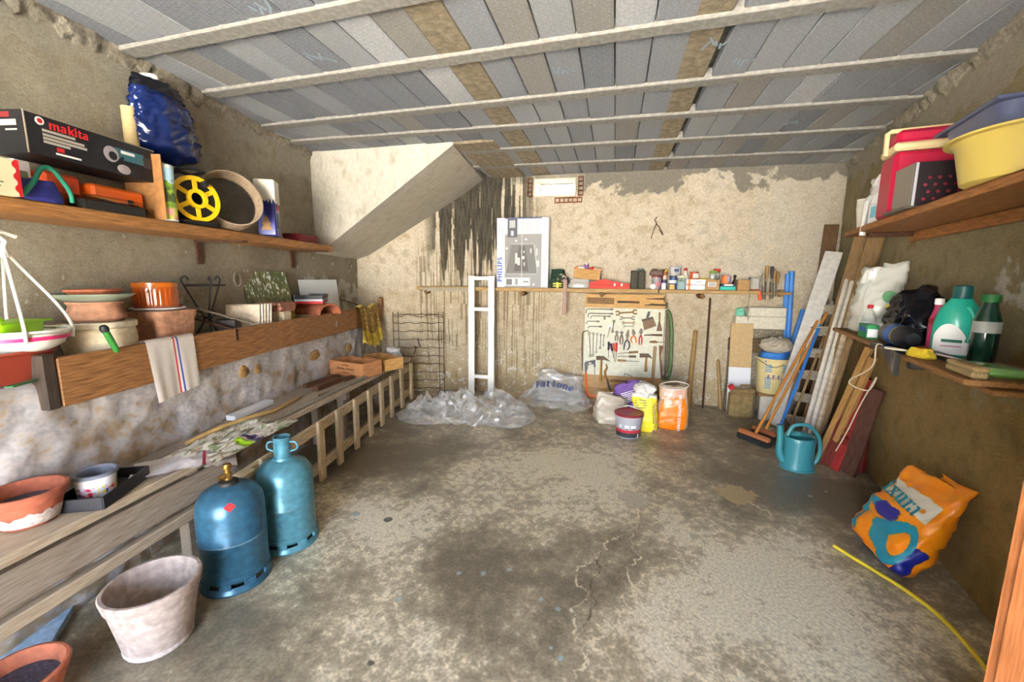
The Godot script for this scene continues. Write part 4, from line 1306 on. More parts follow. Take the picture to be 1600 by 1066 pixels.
	var rft := solo("roof_tile", "curved terracotta roof tile lying on the ledge under the trays", "roof tile", prism(arch, 0.42), mats["terracotta"], hx + Vector3(0, 0.08, 0), TL + 1.2)
	solo("tile_block", "pale block on the ledge carrying the curved roof tile", "block", box(0.2, 0.079, 0.3, 0.004), tile_c, hx + Vector3(0.0, 0.04, 0), TL)
	for q in [["red_tray", "shallow red plastic tray under the grey one on the roof tile", c8(190, 26, 28), 0.186, 0.02, 0.34], ["grey_tray", "shallow silver grey tray between red and black trays", c8(176, 178, 182), 0.207, 0.02, 0.35], ["black_tray", "black rectangular tray on top of the tray stack", c8(24, 24, 26), 0.228, 0.036, 0.38]]:
		var ty := thing(q[0], q[1], "tray", hx + Vector3(0, q[3], 0.03), TL + 0.35)
		var tm := glossy(q[0], q[2], 0.35)
		var wz: float = q[5]
		part(ty, "tray_floor", box(0.22, 0.006, wz - 0.02, 0.002), tm, Vector3(0, 0.004, 0))
		for s in [-1.0, 1.0]:
			part(ty, "tray_side", box(0.008, q[4], wz, 0.002), tm, Vector3(s * 0.114, q[4] / 2 + 0.001, 0), Vector3(0, 0, -s * 0.2))
			part(ty, "tray_end", box(0.22, q[4], 0.008, 0.002), tm, Vector3(0, q[4] / 2 + 0.001, s * (wz / 2 - 0.004)), Vector3(s * 0.2, 0, 0))
	# white board leaning
	p = pl(502, 470, 0.06)
	var wb := solo("white_board", "plain white rectangular panel leaning on the left wall behind the trays", "panel", box(0.012, 0.40, 0.62, 0.002), mat("panel_white", c8(222, 228, 234), 0.6), Vector3.ZERO)
	wb.basis = Basis(Vector3.UP, TL - 0.1) * Basis(Vector3(0, 0, 1), 0.1)
	wb.position = lw(0.045, yl + 0.2, -3.74)
	wb.position = lx(0.07, yl + 0.202, pl(502, 470, 0.07).z)
	# ---- cloths over the board
	var cl := pl(266, 540, 0.316)
	tea_towel(lx(0.30, yp + 0.216, cl.z))
	shawl()

func tea_towel(at: Vector3) -> void:
	var im := canvas(96, 128, c8(214, 206, 196))
	for y in 128:
		for x in 96:
			var n := nv(Vector3(x, y, 0), 0.3, 171) * 8
			im.set_pixel(x, y, c8(210 + n, 202 + n, 192 + n))
			if absi(x - 52) < 2: im.set_pixel(x, y, c8(186, 44, 44))
			if absi(x - 59) < 2: im.set_pixel(x, y, c8(48, 66, 150))
	var t := thing("tea_towel", "white linen tea towel with red and blue stripes hung over the ledge board", "towel", at, TL)
	part(t, "cloth", sheet(func(u: float, v: float):
		var s := v * 0.46                              # from the back hem over the edge to the front hem
		var q := Vector3()
		if s < 0.10: q = Vector3(-0.022, -0.10 + s, 0)
		elif s < 0.16: q = Vector3(-0.022 + (s - 0.10) / 0.06 * 0.044, 0.008 + 0.006 * sin((s - 0.1) / 0.06 * PI), 0)
		else: q = Vector3(0.022, 0.008 - (s - 0.16), 0)
		var hang := clampf((s - 0.16) / 0.3, 0, 1)
		q.z = (0.5 - u) * lerpf(0.30, 0.28, hang) - 0.01 * hang
		q.x += hang * (0.012 + 0.006 * sin(u * 9.0 + 0.7) + 0.003 * sin(u * 21.0))
		if hang > 0.0: q.y -= 0.03 * hang * (1.0 - u)
		return q, 30, 24), picture("towel_linen", im, 0.95))

func shawl() -> void:
	var im := canvas(96, 128, c8(176, 146, 34))
	for y in 128:
		for x in 96:
			var n := nv(Vector3(x, y, 0), 0.12, 181)
			var n2 := nv(Vector3(x, y, 9), 0.2, 182)
			var col := c8(178, 150, 40).lerp(c8(206, 180, 84), clampf(n + 0.5, 0, 1))
			if y > 30 and y < 92:
				col = c8(110, 88, 30).lerp(c8(150, 122, 44), clampf(n + 0.5, 0, 1))
				if n2 > 0.32: col = c8(222, 206, 160)
				elif n2 < -0.38: col = c8(160, 66, 34)
			if y > 92: col = c8(206, 184, 96).lerp(c8(228, 208, 128), clampf(n2 + 0.5, 0, 1))
			im.set_pixel(x, y, col)
	var at := pl(580, 484, 0.316)
	var t := thing("shawl", "mustard yellow floral shawl with pale fringe draped over the board end", "shawl", lx(0.30, 1.152, at.z + 0.12), TL)
	part(t, "cloth", sheet(func(u: float, v: float):
		var s := v * 0.62
		var q := Vector3()
		if s < 0.10: q = Vector3(-0.026, -0.10 + s, 0)
		elif s < 0.17: q = Vector3(-0.026 + (s - 0.10) / 0.07 * 0.056, 0.006 + 0.012 * sin((s - 0.1) / 0.07 * PI), 0)
		else: q = Vector3(0.03, 0.006 - (s - 0.17), 0)
		var hang := clampf((s - 0.17) / 0.45, 0, 1)
		q.z = (0.5 - u) * lerpf(0.5, 0.56, hang)
		q.x += (0.006 + 0.034 * hang) * (1.0 + 0.9 * sin(u * 19.0 + 1.0) * hang) + 0.012 * sin(u * 37.0 + v * 5.0) * hang
		q.y += 0.10 * hang * (absf(u - 0.62) * 1.6 - 0.25) + 0.012 * sin(u * 60.0) * smoothstep(0.9, 1.0, v)
		q.y += 0.02 * sin(u * 9.0) * (1.0 - hang)
		return q, 60, 36), picture("shawl_cloth", im, 0.95))

func build_bench() -> void:
	var TBn := 0.0997
	var bx := func(d: float, y: float, z: float): return Vector3(-1.89 + 0.1 * z - d, y, z)   # d metres behind the bench's front line
	var oldw := wood("bench_wood", c8(196, 182, 160), 2, 0.85, 0.22)
	var oldd := wood("weathered_wood", c8(172, 160, 146), 2, 0.9, 0.26)
	var pale := wood("ladder_wood", c8(236, 216, 178), 1, 0.8, 0.32)
	var palez := wood("ladder_wood", c8(236, 216, 178), 2, 0.8, 0.32)
	var h := 0.55
	var bn := thing("bench", "long low bench of weathered grey planks along the left wall", "bench", bx.call(0.22, 0.0, -2.6), TBn)
	part(bn, "seat_plank", box(0.225, 0.042, 3.9, 0.006), oldw, Vector3(0.108, h - 0.021, 0.0))
	part(bn, "seat_plank", box(0.20, 0.042, 3.7, 0.006), oldd, Vector3(-0.112, h - 0.021, 0.1))
	part(bn, "front_beam", box(0.06, 0.14, 1.2, 0.006), oldd, Vector3(0.17, h - 0.14, 1.34))
	part(bn, "front_beam", box(0.05, 0.055, 1.25, 0.006), oldw, Vector3(0.178, h - 0.27, 1.33))
	part(bn, "back_beam", box(0.05, 0.14, 3.6, 0.006), oldd, Vector3(-0.10, h - 0.115, 0))
	for z in [1.0, -0.55, -1.75]:
		part(bn, "trestle", box(0.36, 0.075, 0.07, 0.005), oldd, Vector3(-0.0, h - 0.085, z))
		for x in [-0.13, 0.12]:
			part(bn, "leg", box(0.06, h - 0.12, 0.06, 0.005), oldd, Vector3(x, (h - 0.12) / 2, z))
	# ladder on its side in front
	var ld := thing("wooden_ladder", "pale wooden ladder lying on its side against the bench front", "ladder", lw(0.735, 0, -3.05), TL)
	for y in [0.06, 0.36]:
		part(ld, "rail", box(0.035, 0.075, 3.15, 0.005), palez, Vector3(-0.02, y + 0.0375, -0.0))
	var zs := [0.85, 0.62, 0.35, 0.04, -0.25, -0.53, -0.82, -1.13, -1.5]
	zs = [1.25, 0.632, 0.356, 0.045, -0.256, -0.54, -0.826, -1.148, -1.5]
	for z in zs:
		part(ld, "rung", box(0.026, 0.455, 0.075, 0.004), pale, Vector3(0.012, 0.23, z), Vector3(rng.randf_range(-0.03, 0.03), 0, 0))
	part(ld, "rail_block", box(0.07, 0.085, 0.10, 0.005), palez, Vector3(0.01, 0.40, 1.42))
	# dark pipe resting along the bench front
	var pipe := thing("metal_pipe", "long dull grey metal pipe lying along the bench edge", "pipe", bx.call(0.015, h + 0.017, -2.0))
	part(pipe, "pipe", tube([Vector3(0, 0, 0.0), Vector3(-0.20, 0, -2.0)], 0.016, 10), mats["old_steel"])
	pipe.position = bx.call(0.022, h + 0.017, -1.95)
	pipe.get_child(0).name = "tube_wall"
	# far end: two wooden boxes
	var wine := wood("box_wood", c8(208, 146, 94), 0, 0.75, 0.3)
	var winez := wood("box_wood", c8(208, 146, 94), 2, 0.75, 0.3)
	var w2 := wood("box_wood_pale", c8(222, 172, 104), 0, 0.75, 0.3)
	var w2z := wood("box_wood_pale", c8(222, 172, 104), 2, 0.75, 0.3)
	var c0 := ph(519, 585, h + 0.001); var c1 := ph(571, 593, h + 0.001)
	var ax := (c1 - c0)
	var wlen := ax.length()
	var turn := atan2(-ax.z, ax.x)
	var b1 := thing("wooden_box", "open brown wooden box with dark stencilled lettering on the bench", "box", (c0 + c1) / 2 + Vector3(sin(turn), 0, cos(turn)) * -0.13 + Vector3(-0.03, 0.001, 0), turn)
	crate(b1, wlen, 0.14, 0.25, 0.012, wine, winez)
	text(b1, "DOMAINE", 0.014, mat("stencil", c8(96, 58, 34), 0.9), Vector3(0, 0.108, 0.1258))
	text(b1, "MICHEL THOMAS", 0.021, mat("stencil", c8(96, 58, 34), 0.9), Vector3(0, 0.072, 0.1258))
	text(b1, "SANCERRE", 0.012, mat("stencil", c8(96, 58, 34), 0.9), Vector3(0, 0.036, 0.1258))
	var q0 := ph(600, 583, h + 0.001); var q1 := ph(615, 569, h + 0.001)
	var b2 := thing("wooden_box", "open pale wooden tray box behind the lettered box on the bench", "box", b1.position + Vector3(0.08, 0.0, -0.36), turn - 0.25)
	crate(b2, 0.44, 0.12, 0.22, 0.012, w2, w2z)
	# brown offcuts
	var dk := wood("offcut", c8(112, 72, 44), 0, 0.7, 0.4)
	for q in [[476, 607, 528, 590, 0.035, 0.05, "long dark brown moulding offcut nearest the wall on the bench", -0.06], [492, 612, 530, 597, 0.045, 0.06, "split brown timber offcut lying across the bench", 0.05], [500, 620, 536, 606, 0.012, 0.04, "thin brown wooden slat beside the split offcut", 0.11], [535, 597, 552, 591, 0.03, 0.05, "short brown wood block by the lettered box", 0.12]]:
		var e0 := ph(q[0], q[1], h + 0.002); var e1 := ph(q[2], q[3], h + 0.002)
		var o := solo("wood_offcut", q[6], "wood", box(e0.distance_to(e1), q[4], q[5], 0.006), dk, (e0 + e1) / 2 + Vector3(0, q[4] / 2, 0), atan2(-(e1 - e0).z, (e1 - e0).x))
	# clear plastic bag at the far end
	p_bag(ph(617, 572, 0.42))
	# pale curved stick, foam block, sack, cloths
	var sp := [ph(290, 694, h + 0.014), ph(340, 670, h + 0.05), ph(390, 652, h + 0.055), ph(430, 641, h + 0.04), ph(470, 620, h + 0.014)]
	solo("curved_stick", "long pale peeled curved stick lying along the bench", "stick", tube(smooth_path(sp, 8), 0.0125, 10), wood("peeled_stick", c8(206, 172, 108), 2, 0.7, 0.25))
	var f0 := ph(362, 660, h + 0.001); var f1 := ph(424, 633, h + 0.001)
	solo("foam_block", "long white plaster slab lying behind the curved stick", "slab", box(f0.distance_to(f1), 0.035, 0.07, 0.004), mat("foam_white", c8(218, 216, 212), 0.9), (f0 + f1) / 2 + Vector3(-0.03, 0.0185, -0.02), atan2(-(f1 - f0).z, (f1 - f0).x))
	var sc := ph(366, 686, h + 0.002)
	var im := canvas(128, 128, c8(206, 200, 180))
	for y in 128:
		for x in 128:
			var n := nv(Vector3(x, y, 0), 0.05, 191)
			var col := c8(204, 198, 180)
			if n > 0.28: col = c8(116, 126, 86)
			if n < -0.36: col = c8(150, 134, 108)
			if n > 0.12 and n < 0.16: col = c8(150, 148, 136)
			if x > 88 and y > 70 and y < 84: col = c8(150, 190, 40)
			if x > 84 and y > 56 and y < 68 and n > -0.1: col = c8(66, 56, 100)
			im.set_pixel(x, y, col)
	var sk := thing("compost_sack", "flattened grey-beige plastic sack with faded green print on the bench", "sack", sc, TBn)
	part(sk, "sack_film", sheet(func(u: float, v: float):
		var q := Vector3((u - 0.5) * 0.34, 0.0, (0.5 - v) * 0.72)
		var edge := minf(minf(u, 1 - u), minf(v, 1 - v))
		q.y = 0.004 + 0.035 * smoothstep(0.0, 0.2, edge) * (0.6 + nv(q, 6.0, 192)) + nv(q, 22.0, 193) * 0.008
		q.y = maxf(q.y, 0.003)
		q.x += nv(q, 7.0, 194) * 0.02
		q.z += nv(q, 6.0, 195) * 0.03
		return q, 40, 60), picture("sack_print", im, 0.5))
	var cp := ph(292, 726, h + 0.002)
	var im2 := canvas(96, 64, c8(212, 206, 206))
	for y in 64:
		for x in 96:
			var n := nv(Vector3(x, y, 0), 0.3, 196) * 8
			im2.set_pixel(x, y, c8(210 + n, 204 + n, 204 + n))
			if absi(x - 64) < 2: im2.set_pixel(x, y, c8(150, 40, 60))
	var ct := thing("cleaning_cloth", "white cloth with one red stripe lying folded on the bench", "cloth", cp, TBn + 0.75)
	part(ct, "cloth", sheet(func(u: float, v: float):
		var q := Vector3((u - 0.5) * 0.42, 0.018, (0.5 - v) * 0.20)
		q.y += nv(q, 8.0, 197) * 0.01 + nv(q, 25.0, 198) * 0.004
		q.z += nv(Vector3(u, 0, 3), 4.0, 199) * 0.03
		if u > 0.68: q.y -= (u - 0.68) * 0.14
		return q, 36, 20), picture("cloth_white", im2, 0.95))
	# near end: tray with bucket, pot
	var trp := ph(165, 772, h)
	var bt := thing("seed_tray", "black plastic tray on the bench holding a plastic bucket", "tray", trp + Vector3(0, 0.001, 0), TBn + 0.35)
	var bp := mat("black_plastic", c8(26, 26, 32), 0.5)
	part(bt, "tray_floor", box(0.17, 0.006, 0.30, 0.002), bp, Vector3(0, 0.004, 0))
	for s in [-1.0, 1.0]:
		part(bt, "tray_side", box(0.008, 0.055, 0.30, 0.002), bp, Vector3(s * 0.086, 0.0275, 0))
		part(bt, "tray_end", box(0.17, 0.055, 0.008, 0.002), bp, Vector3(0, 0.0275, s * 0.148))
	var bk := thing("plastic_bucket", "small white plastic tub with colourful label and grey rim in black tray", "tub", trp + Vector3(0, 0.009, 0) + Vector3(-0.012, 0, 0.02))
	var bi := canvas(128, 32, c8(206, 206, 210))
	for y in range(6, 28):
		for x in 128:
			var n := nv(Vector3(x, y, 0), 0.14, 201)
			if y > 14 and n > 0.05: bi.set_pixel(x, y, [c8(210, 40, 60), c8(230, 200, 40), c8(60, 70, 150), c8(214, 60, 140)][int(x / 9.0) % 4])
	part(bk, "tub_wall", sheet(func(u: float, v: float): return Vector3(cos(-u * TAU) * (0.062 + 0.008 * v), v * 0.10, sin(-u * TAU) * (0.062 + 0.008 * v)), 40, 2, true, true), picture("tub_label", bi, 0.4))
	part(bk, "rim", lathe(v2([0.066, 0.09, 0.076, 0.092, 0.078, 0.106, 0.070, 0.108, 0.062, 0.1, 0.060, 0.012, 0, 0.01, 0, 0.002, 0.060, 0.002]), 40), mat("rim_grey", c8(112, 116, 128), 0.5))
	solo("yellow_rag", "small crumpled pale yellow rag beside the white tub", "rag", sheet(func(u: float, v: float):
		var q := Vector3((u - 0.5) * 0.09, 0.008, (0.5 - v) * 0.07)
		q.y += nv(q, 30.0, 203) * 0.007
		q.x += nv(Vector3(v, 1, 0), 6.0, 204) * 0.02
		return q, 12, 10), mat("rag_yellow", c8(208, 190, 130), 0.95), ph(231, 733, h + 0.001))
	var pp := ph(48, 815, h)
	var pt := thing("clay_pot", "wide terracotta pot with white lime bloom standing on the bench", "pot", pp + Vector3(0.0, 0.001, 0.0))
	var pm := mottled("limed_clay", c8(190, 104, 74), 0.85, 4.0, 0.3, 0.1)
	part(pt, "pot", lathe(pot_prof(0.115, 0.078, 0.135, 0.042, 0.007), 48), pm)
	part(pt, "lime_bloom", sheet(func(u: float, v: float):
		var t := -u * PI + 2.3
		var y := 0.012 + v * 0.06 * (0.75 + 0.5 * nv(Vector3(u * 6.0, 0, 0), 1.0, 205))
		var r := lerpf(0.078, 0.115, (y) / 0.135) + 0.0025
		return Vector3(cos(t) * r, y, sin(t) * r), 40, 5), mottled("lime_white", c8(220, 206, 196), 0.95, 9.0, 0.35))
	part(pt, "soil", lathe(v2([0, 0.085, 0.094, 0.085, 0.09, 0.08, 0, 0.08]), 32), mottled("soil_grey", c8(92, 84, 96), 0.95, 12.0, 0.5))

func p_bag(at: Vector3) -> void:
	var t := thing("clear_bag", "clear crumpled plastic bag tucked behind the pale wooden box", "bag", Vector3(-2.42, 0.552, -4.28), TL)
	part(t, "bag_film", bag_mesh(0.18, 0.15, 0.2, 0.5, 0.025, 211), film("bag_clear", c8(226, 230, 232), 0.5, 0.3))

# ------------------------------------------------------------------ back wall
const YS := 1.382
# place on the back shelf from its left, right and top in the photograph: [position of the base, width, height]
func on_shelf(x0: float, x1: float, yt: float, off := 0.11, base := YS) -> Array:
	var a := pb(x0, 450, off)
	var b := pb(x1, 450, off)
	var t := pb((x0 + x1) / 2, yt, off)
	return [Vector3((a.x + b.x) / 2, base, (a.z + b.z) / 2), b.x - a.x, t.y - base]
func pack(called: String, label: String, cat: String, x0: float, x1: float, yt: float, depth: float, m: Material, off := 0.11, base := YS, turn := 0.0) -> Node3D:
	var q := on_shelf(x0, x1, yt, off, base)
	var t := thing(called, label, cat, q[0], TB + turn)
	t.set_meta("w", q[1]); t.set_meta("h", q[2])
	part(t, "carton", box(q[1], q[2], depth, 0.003), m, Vector3(0, q[2] / 2, 0))
	return t
func tin(called: String, label: String, cat: String, x0: float, x1: float, yt: float, body: Color, lid: Color, off := 0.11, base := YS, taper := 1.0, lid_h := 0.12) -> Node3D:
	var q := on_shelf(x0, x1, yt, off, base)
	var r: float = q[1] / 2
	var h: float = q[2]
	var t := thing(called, label, cat, q[0], TB)
	part(t, "body", lathe(v2([0, 0, r * 0.94 * taper, 0, r * 0.97 * taper, h * 0.03, r * 0.97, h * (1 - lid_h), 0, h * (1 - lid_h)]), 24), glossy("tin_" + body.to_html(), body, 0.4))
	part(t, "lid", lathe(v2([0, h * (1 - lid_h), r, h * (1 - lid_h), r, h * 0.985, r * 0.93, h, 0, h * 0.985]), 24), glossy("tin_" + lid.to_html(), lid, 0.4))
	return t
func wrap_label(t: Node3D, r: float, y0: float, y1: float, col: Color, called := "printed_label", from := -PI, to := PI) -> void:
	part(t, called, sheet(func(u: float, v: float):
		var a := lerpf(from, to, u) - PI / 2
		return Vector3(cos(-a) * r, lerpf(y0, y1, v), sin(-a) * r), 20, 1), mat("label_" + col.to_html(), col, 0.6))

func build_back_side() -> void:
	var pine := wood("back_pine", c8(208, 172, 116), 0, 0.7, 0.3)
	# ---- shelf
	var sh := thing("back_shelf", "long pine plank shelf on short wooden pegs along the back wall", "shelf", bw(-0.5, YS, 0.105), TB)
	part(sh, "plank", box(2.96, 0.045, 0.2, 0.005), pine, Vector3(-0.5, -0.0225, 0))
	part(sh, "plank", box(1.04, 0.04, 0.19, 0.005), pine, Vector3(1.51, -0.022, 0.0))
	for x in [-1.85, -0.6, 0.35, 1.45]:
		part(sh, "peg", box(0.045, 0.05, 0.22, 0.004), wood("peg_wood", c8(150, 112, 66), 2, 0.8, 0.4), Vector3(x, -0.07, 0.0), Vector3(0.0, 0, 0.5))
	var paper := thing("newspaper", "torn strip of printed newspaper lying on the left end of the shelf", "paper", bw(-2.05, YS + 0.003, 0.135), TB)
	part(paper, "sheet", sheet(func(u: float, v: float):
		var s := v * 0.2
		var q := Vector3((u - 0.5) * 0.72, 0.0, 0.078 - s * 0.8)
		if s < 0.06: q = Vector3((u - 0.5) * 0.72, -0.045 + s * 0.75 - 0.02 * absf(sin(u * 14.0)) * (1.0 - s / 0.06), 0.078)
		return q, 40, 10), mottled("newsprint", c8(196, 186, 164), 0.9, 20.0, 0.35))
	# ---- monitor carton
	var q := on_shelf(778, 857, 341, 0.1)
	var tv := thing("monitor_carton", "large white and grey carton with printed appliance picture standing on the shelf", "carton", q[0] + Vector3(0, 0, -0.01), TB)
	var cw: float = q[1]
	var ch: float = q[2]
	var carton := mat("carton_white", c8(222, 222, 224), 0.6)
	part(tv, "carton", box(cw, ch, 0.15, 0.004), carton, Vector3(0, ch / 2, 0))
	var zf := 0.0757
	var fx := func(px: float): return (px - 70.0) / 690.0 * cw - cw / 2     # from the zoomed crop of the box
	var fy := func(py: float): return ch - (py - 95.0) / 925.0 * ch
	var flat := func(parent: Node, called: String, x0: float, y0: float, x1: float, y1: float, col: Color, lift := 0.0):
		return part(parent, called, box(absf(fx.call(x1) - fx.call(x0)), absf(fy.call(y1) - fy.call(y0)), 0.001, 0), mat("print_" + col.to_html(), col, 0.55), Vector3((fx.call(x0) + fx.call(x1)) / 2, (fy.call(y0) + fy.call(y1)) / 2, zf + lift))
	flat.call(tv, "printed_photo", 180, 310, 668, 1016, c8(150, 149, 148))
	flat.call(tv, "printed_blue_edge", 180, 96, 668, 112, c8(92, 100, 150))
	var dkp: MeshInstance3D = flat.call(tv, "printed_box", 216, 112, 346, 352, c8(84, 88, 98), 0.0006)
	flat.call(tv, "printed_white", 240, 130, 318, 228, c8(180, 182, 186), 0.0012)
	flat.call(tv, "printed_white", 262, 268, 296, 330, c8(220, 220, 222), 0.0012)
	for k in 9:
		flat.call(tv, "printed_text_line", 380 + k * 31, 130, 388 + k * 31, 292, c8(190, 192, 200), 0.0006)
	# the pictured appliance: a tapering slab outlined in white
	var trap := []
	for c in [[250, 445], [560, 445], [610, 830], [190, 830]]:
		trap.append(Vector2(fx.call(c[0]), fy.call(c[1])))
	part(tv, "printed_appliance", prism(trap, 0.001), mat("print_slab", c8(112, 110, 108), 0.5), Vector3(0, 0, zf + 0.0008))
	var outl := []
	for c in [[262, 440], [556, 440], [578, 470], [590, 600], [618, 800], [606, 836], [196, 836], [188, 812], [232, 640]]:
		outl.append(Vector3(fx.call(c[0]), fy.call(c[1]), 0))
	part(tv, "printed_outline", tube(outl, 0.0025, 4, true), mat("white_print", c8(238, 238, 236)), Vector3(0, 0, zf))
	var dark := []
	for c in [[370, 470], [450, 470], [500, 800], [300, 800]]:
		dark.append(Vector2(fx.call(c[0]), fy.call(c[1])))
	part(tv, "printed_shape", prism(dark, 0.001), mat("print_dark", c8(84, 80, 78), 0.5), Vector3(0, 0, zf + 0.0014))
	for c in [[320, 560, 350, 700], [352, 620, 384, 720], [400, 520, 412, 560], [430, 530, 444, 560], [410, 600, 446, 640], [436, 680, 450, 730], [520, 500, 536, 560], [600, 500, 616, 590], [604, 660, 640, 740]]:
		flat.call(tv, "printed_highlight", c[0], c[1], c[2], c[3], c8(214, 212, 208), 0.002)
	flat.call(tv, "printed_white", 180, 888, 520, 995, c8(226, 226, 226), 0.0008)
	flat.call(tv, "printed_shape", 200, 905, 280, 985, c8(120, 118, 116), 0.0014)
	flat.call(tv, "printed_shape", 320, 900, 360, 985, c8(150, 148, 146), 0.0014)
	flat.call(tv, "printed_shape", 430, 932, 505, 950, c8(120, 118, 116), 0.0014)
	for c in [[330, 398], [462, 380], [205, 497], [570, 978]]:
		part(tv, "printed_dot", lathe(v2([0, 0, 0.013, 0, 0.013, 0.001, 0, 0.001]), 16), mat("white_print", c8(238, 238, 236)), Vector3(fx.call(c[0]), fy.call(c[1]), zf), Vector3(PI / 2, 0, 0))
	flat.call(tv, "printed_line", 404, 112, 412, 1000, c8(206, 206, 206), 0.0022)
	text(tv, "PHILIPS", 0.058, mats["blue_print"], Vector3(fx.call(112), fy.call(780), zf), Vector3(0, 0, PI / 2))
	text(tv, "Le choix intelligent", 0.036, mat("grey_print", c8(168, 172, 186), 0.6), Vector3(fx.call(708), fy.call(805), zf), Vector3(0, 0, PI / 2), "Droid Sans", 400)
	for k in 3:
		flat.call(tv, "printed_text_line", 100 + k * 45, 200 + k * 20, 112 + k * 45, 330, c8(180, 186, 204), 0.0006)

	# ---- small things along the shelf
	q = on_shelf(860, 882, 421, 0.08)
	var gn := thing("net_bundle", "dark green bundle of plastic netting beside the large carton", "net", q[0], TB)
	part(gn, "net_roll", bag_mesh(q[1], q[2], 0.12, 0.3, 0.014, 301), mottled("net_green", c8(34, 78, 54), 0.8, 30.0, 0.5))
	q = on_shelf(864, 878, 436, 0.17)
	var yc := thing("yellow_clamp", "small yellow plastic clip in front of the green netting", "clip", q[0], TB)
	var ylw := glossy("clip_yellow", c8(226, 206, 40), 0.4)
	part(yc, "clip_bar", box(q[1], 0.016, 0.02, 0.004), ylw, Vector3(0, 0.022, 0))
	part(yc, "clip_bar", box(q[1], 0.016, 0.02, 0.004), ylw, Vector3(0, 0.052, 0))
	part(yc, "clip_post", box(0.03, 0.072, 0.02, 0.004), ylw, Vector3(0, 0.036, 0))
	# striped strap, bundled, one end hanging over the shelf edge
	q = on_shelf(870, 893, 422, 0.13)
	var im := canvas(32, 8, c8(190, 150, 130))
	for x in 32:
		for y in 8:
			im.set_pixel(x, y, [c8(206, 180, 160), c8(70, 52, 50), c8(224, 206, 192), c8(150, 90, 76)][int(x / 4.0) % 4])
	var stripe := picture("webbing", im, 0.9)
	var st := thing("webbing_strap", "striped webbing strap bundled on the shelf with its end hanging down", "strap", q[0], TB)
	var coil := func(cx: float, cy: float, rx: float, ry: float, tilt: float):
		return sheet(func(u: float, v: float):
			var a := u * TAU
			return Vector3(cx + cos(a) * rx + (v - 0.5) * 0.02, cy + sin(a) * ry + (v - 0.5) * tilt, (v - 0.5) * 0.035 + sin(a * 2.0) * 0.01), 28, 2, true, true)
	part(st, "coil", coil.call(-0.03, 0.12, 0.06, 0.04, 0.02), stripe)
	part(st, "coil", coil.call(0.0, 0.10, 0.045, 0.055, -0.03), stripe)
	part(st, "coil", coil.call(-0.06, 0.075, 0.04, 0.03, 0.01), stripe)
	part(st, "coil", coil.call(-0.01, 0.05, 0.05, 0.045, 0.02), stripe)
	part(st, "knot", bag_mesh(0.06, 0.06, 0.05, 0.2, 0.015, 305), mottled("knot_grey", c8(150, 132, 128), 0.9, 30.0, 0.5), Vector3(0.02, 0.06, 0.03))
	part(st, "hanging_end", sheet(func(u: float, v: float):
		return Vector3(0.02 + (u - 0.5) * 0.045 - 0.008 * v, 0.10 - v * 0.42, 0.096 + 0.006 * sin(v * 5.0)), 2, 14), stripe)
	# grey tray in film with a wooden box of tubes on it
	q = on_shelf(888, 923, 435, 0.10)
	var gt := thing("film_parcel", "grey flat parcel wrapped in clear film under the small wooden box", "parcel", q[0], TB)
	part(gt, "parcel", bag_mesh(q[1], q[2] * 0.95, 0.14, 0.1, 0.006, 311), film("parcel_film", c8(190, 188, 180), 0.85, 0.2))
	var sb := thing("wooden_box", "small tilted pine box filled with glue tubes on the back shelf", "box", q[0] + Vector3(0.08, q[2] * 0.9, 0.0), TB)
	sb.rotation.z = -0.10
	crate(sb, 0.31, 0.12, 0.13, 0.012, wood("box_pine", c8(214, 166, 98), 0, 0.7, 0.25), wood("box_pine", c8(214, 166, 98), 2, 0.7, 0.25))
	for c in [[-0.09, c8(236, 150, 90), 0.16, 1.57], [-0.05, c8(236, 236, 232), 0.14, 1.4], [0.09, c8(220, 60, 40), 0.1, 1.2], [0.12, c8(232, 190, 160), 0.08, 1.5]]:
		var tb := thing("glue_tube", "small %s tube lying in the tilted pine box" % ["orange", "white", "red", "pink"][[-0.09, -0.05, 0.09, 0.12].find(c[0])], "tube", sb.position + Vector3(c[0], 0.125 - c[0] * 0.1, 0.0))
		tb.rotation = Vector3(0.2, 0.3, c[3])
		part(tb, "tube_body", lathe(v2([0, -0.06, 0.016, -0.055, 0.02, 0.0, 0.02, 0.045, 0.008, 0.05, 0.008, 0.065, 0, 0.066]), 14), glossy("tube_" + (c[1] as Color).to_html(), c[1], 0.4))
	var pur := thing("purple_pot", "small purple and white cylinder standing in the tilted pine box", "pot", sb.position + Vector3(-0.005, 0.0135, 0.0), TB)
	part(pur, "body", lathe(v2([0, 0, 0.022, 0, 0.022, 0.16, 0, 0.16]), 18), glossy("purple", c8(150, 88, 170), 0.4))
	part(pur, "cap", lathe(v2([0, 0.161, 0.023, 0.161, 0.023, 0.175, 0, 0.177]), 18), mats["white_print"])
	# red case
	q = on_shelf(921, 983, 436, 0.11)
	var rc := thing("red_case", "flat wedge-shaped red plastic tool case lying on the shelf", "case", q[0], TB)
	var wdg := []
	for c in [[-0.5, 0.0], [0.5, 0.0], [0.5, 0.5], [0.1, 0.75], [-0.13, 1.0], [-0.5, 0.62]]:
		wdg.append(Vector2(c[0] * q[1], c[1] * q[2]))
	part(rc, "shell", prism(wdg, 0.14), glossy("case_scarlet", c8(214, 48, 28), 0.6))
	part(rc, "seam", box(q[1] * 1.004, 0.005, 0.143, 0.001), mat("case_seam", c8(120, 28, 20), 0.6), Vector3(0, q[2] * 0.36, 0))
	for x in [0.06, 0.14]:
		part(rc, "latch", box(0.018, 0.03, 0.008, 0.002), mats["white_print"], Vector3(x, q[2] * 0.4, 0.073))
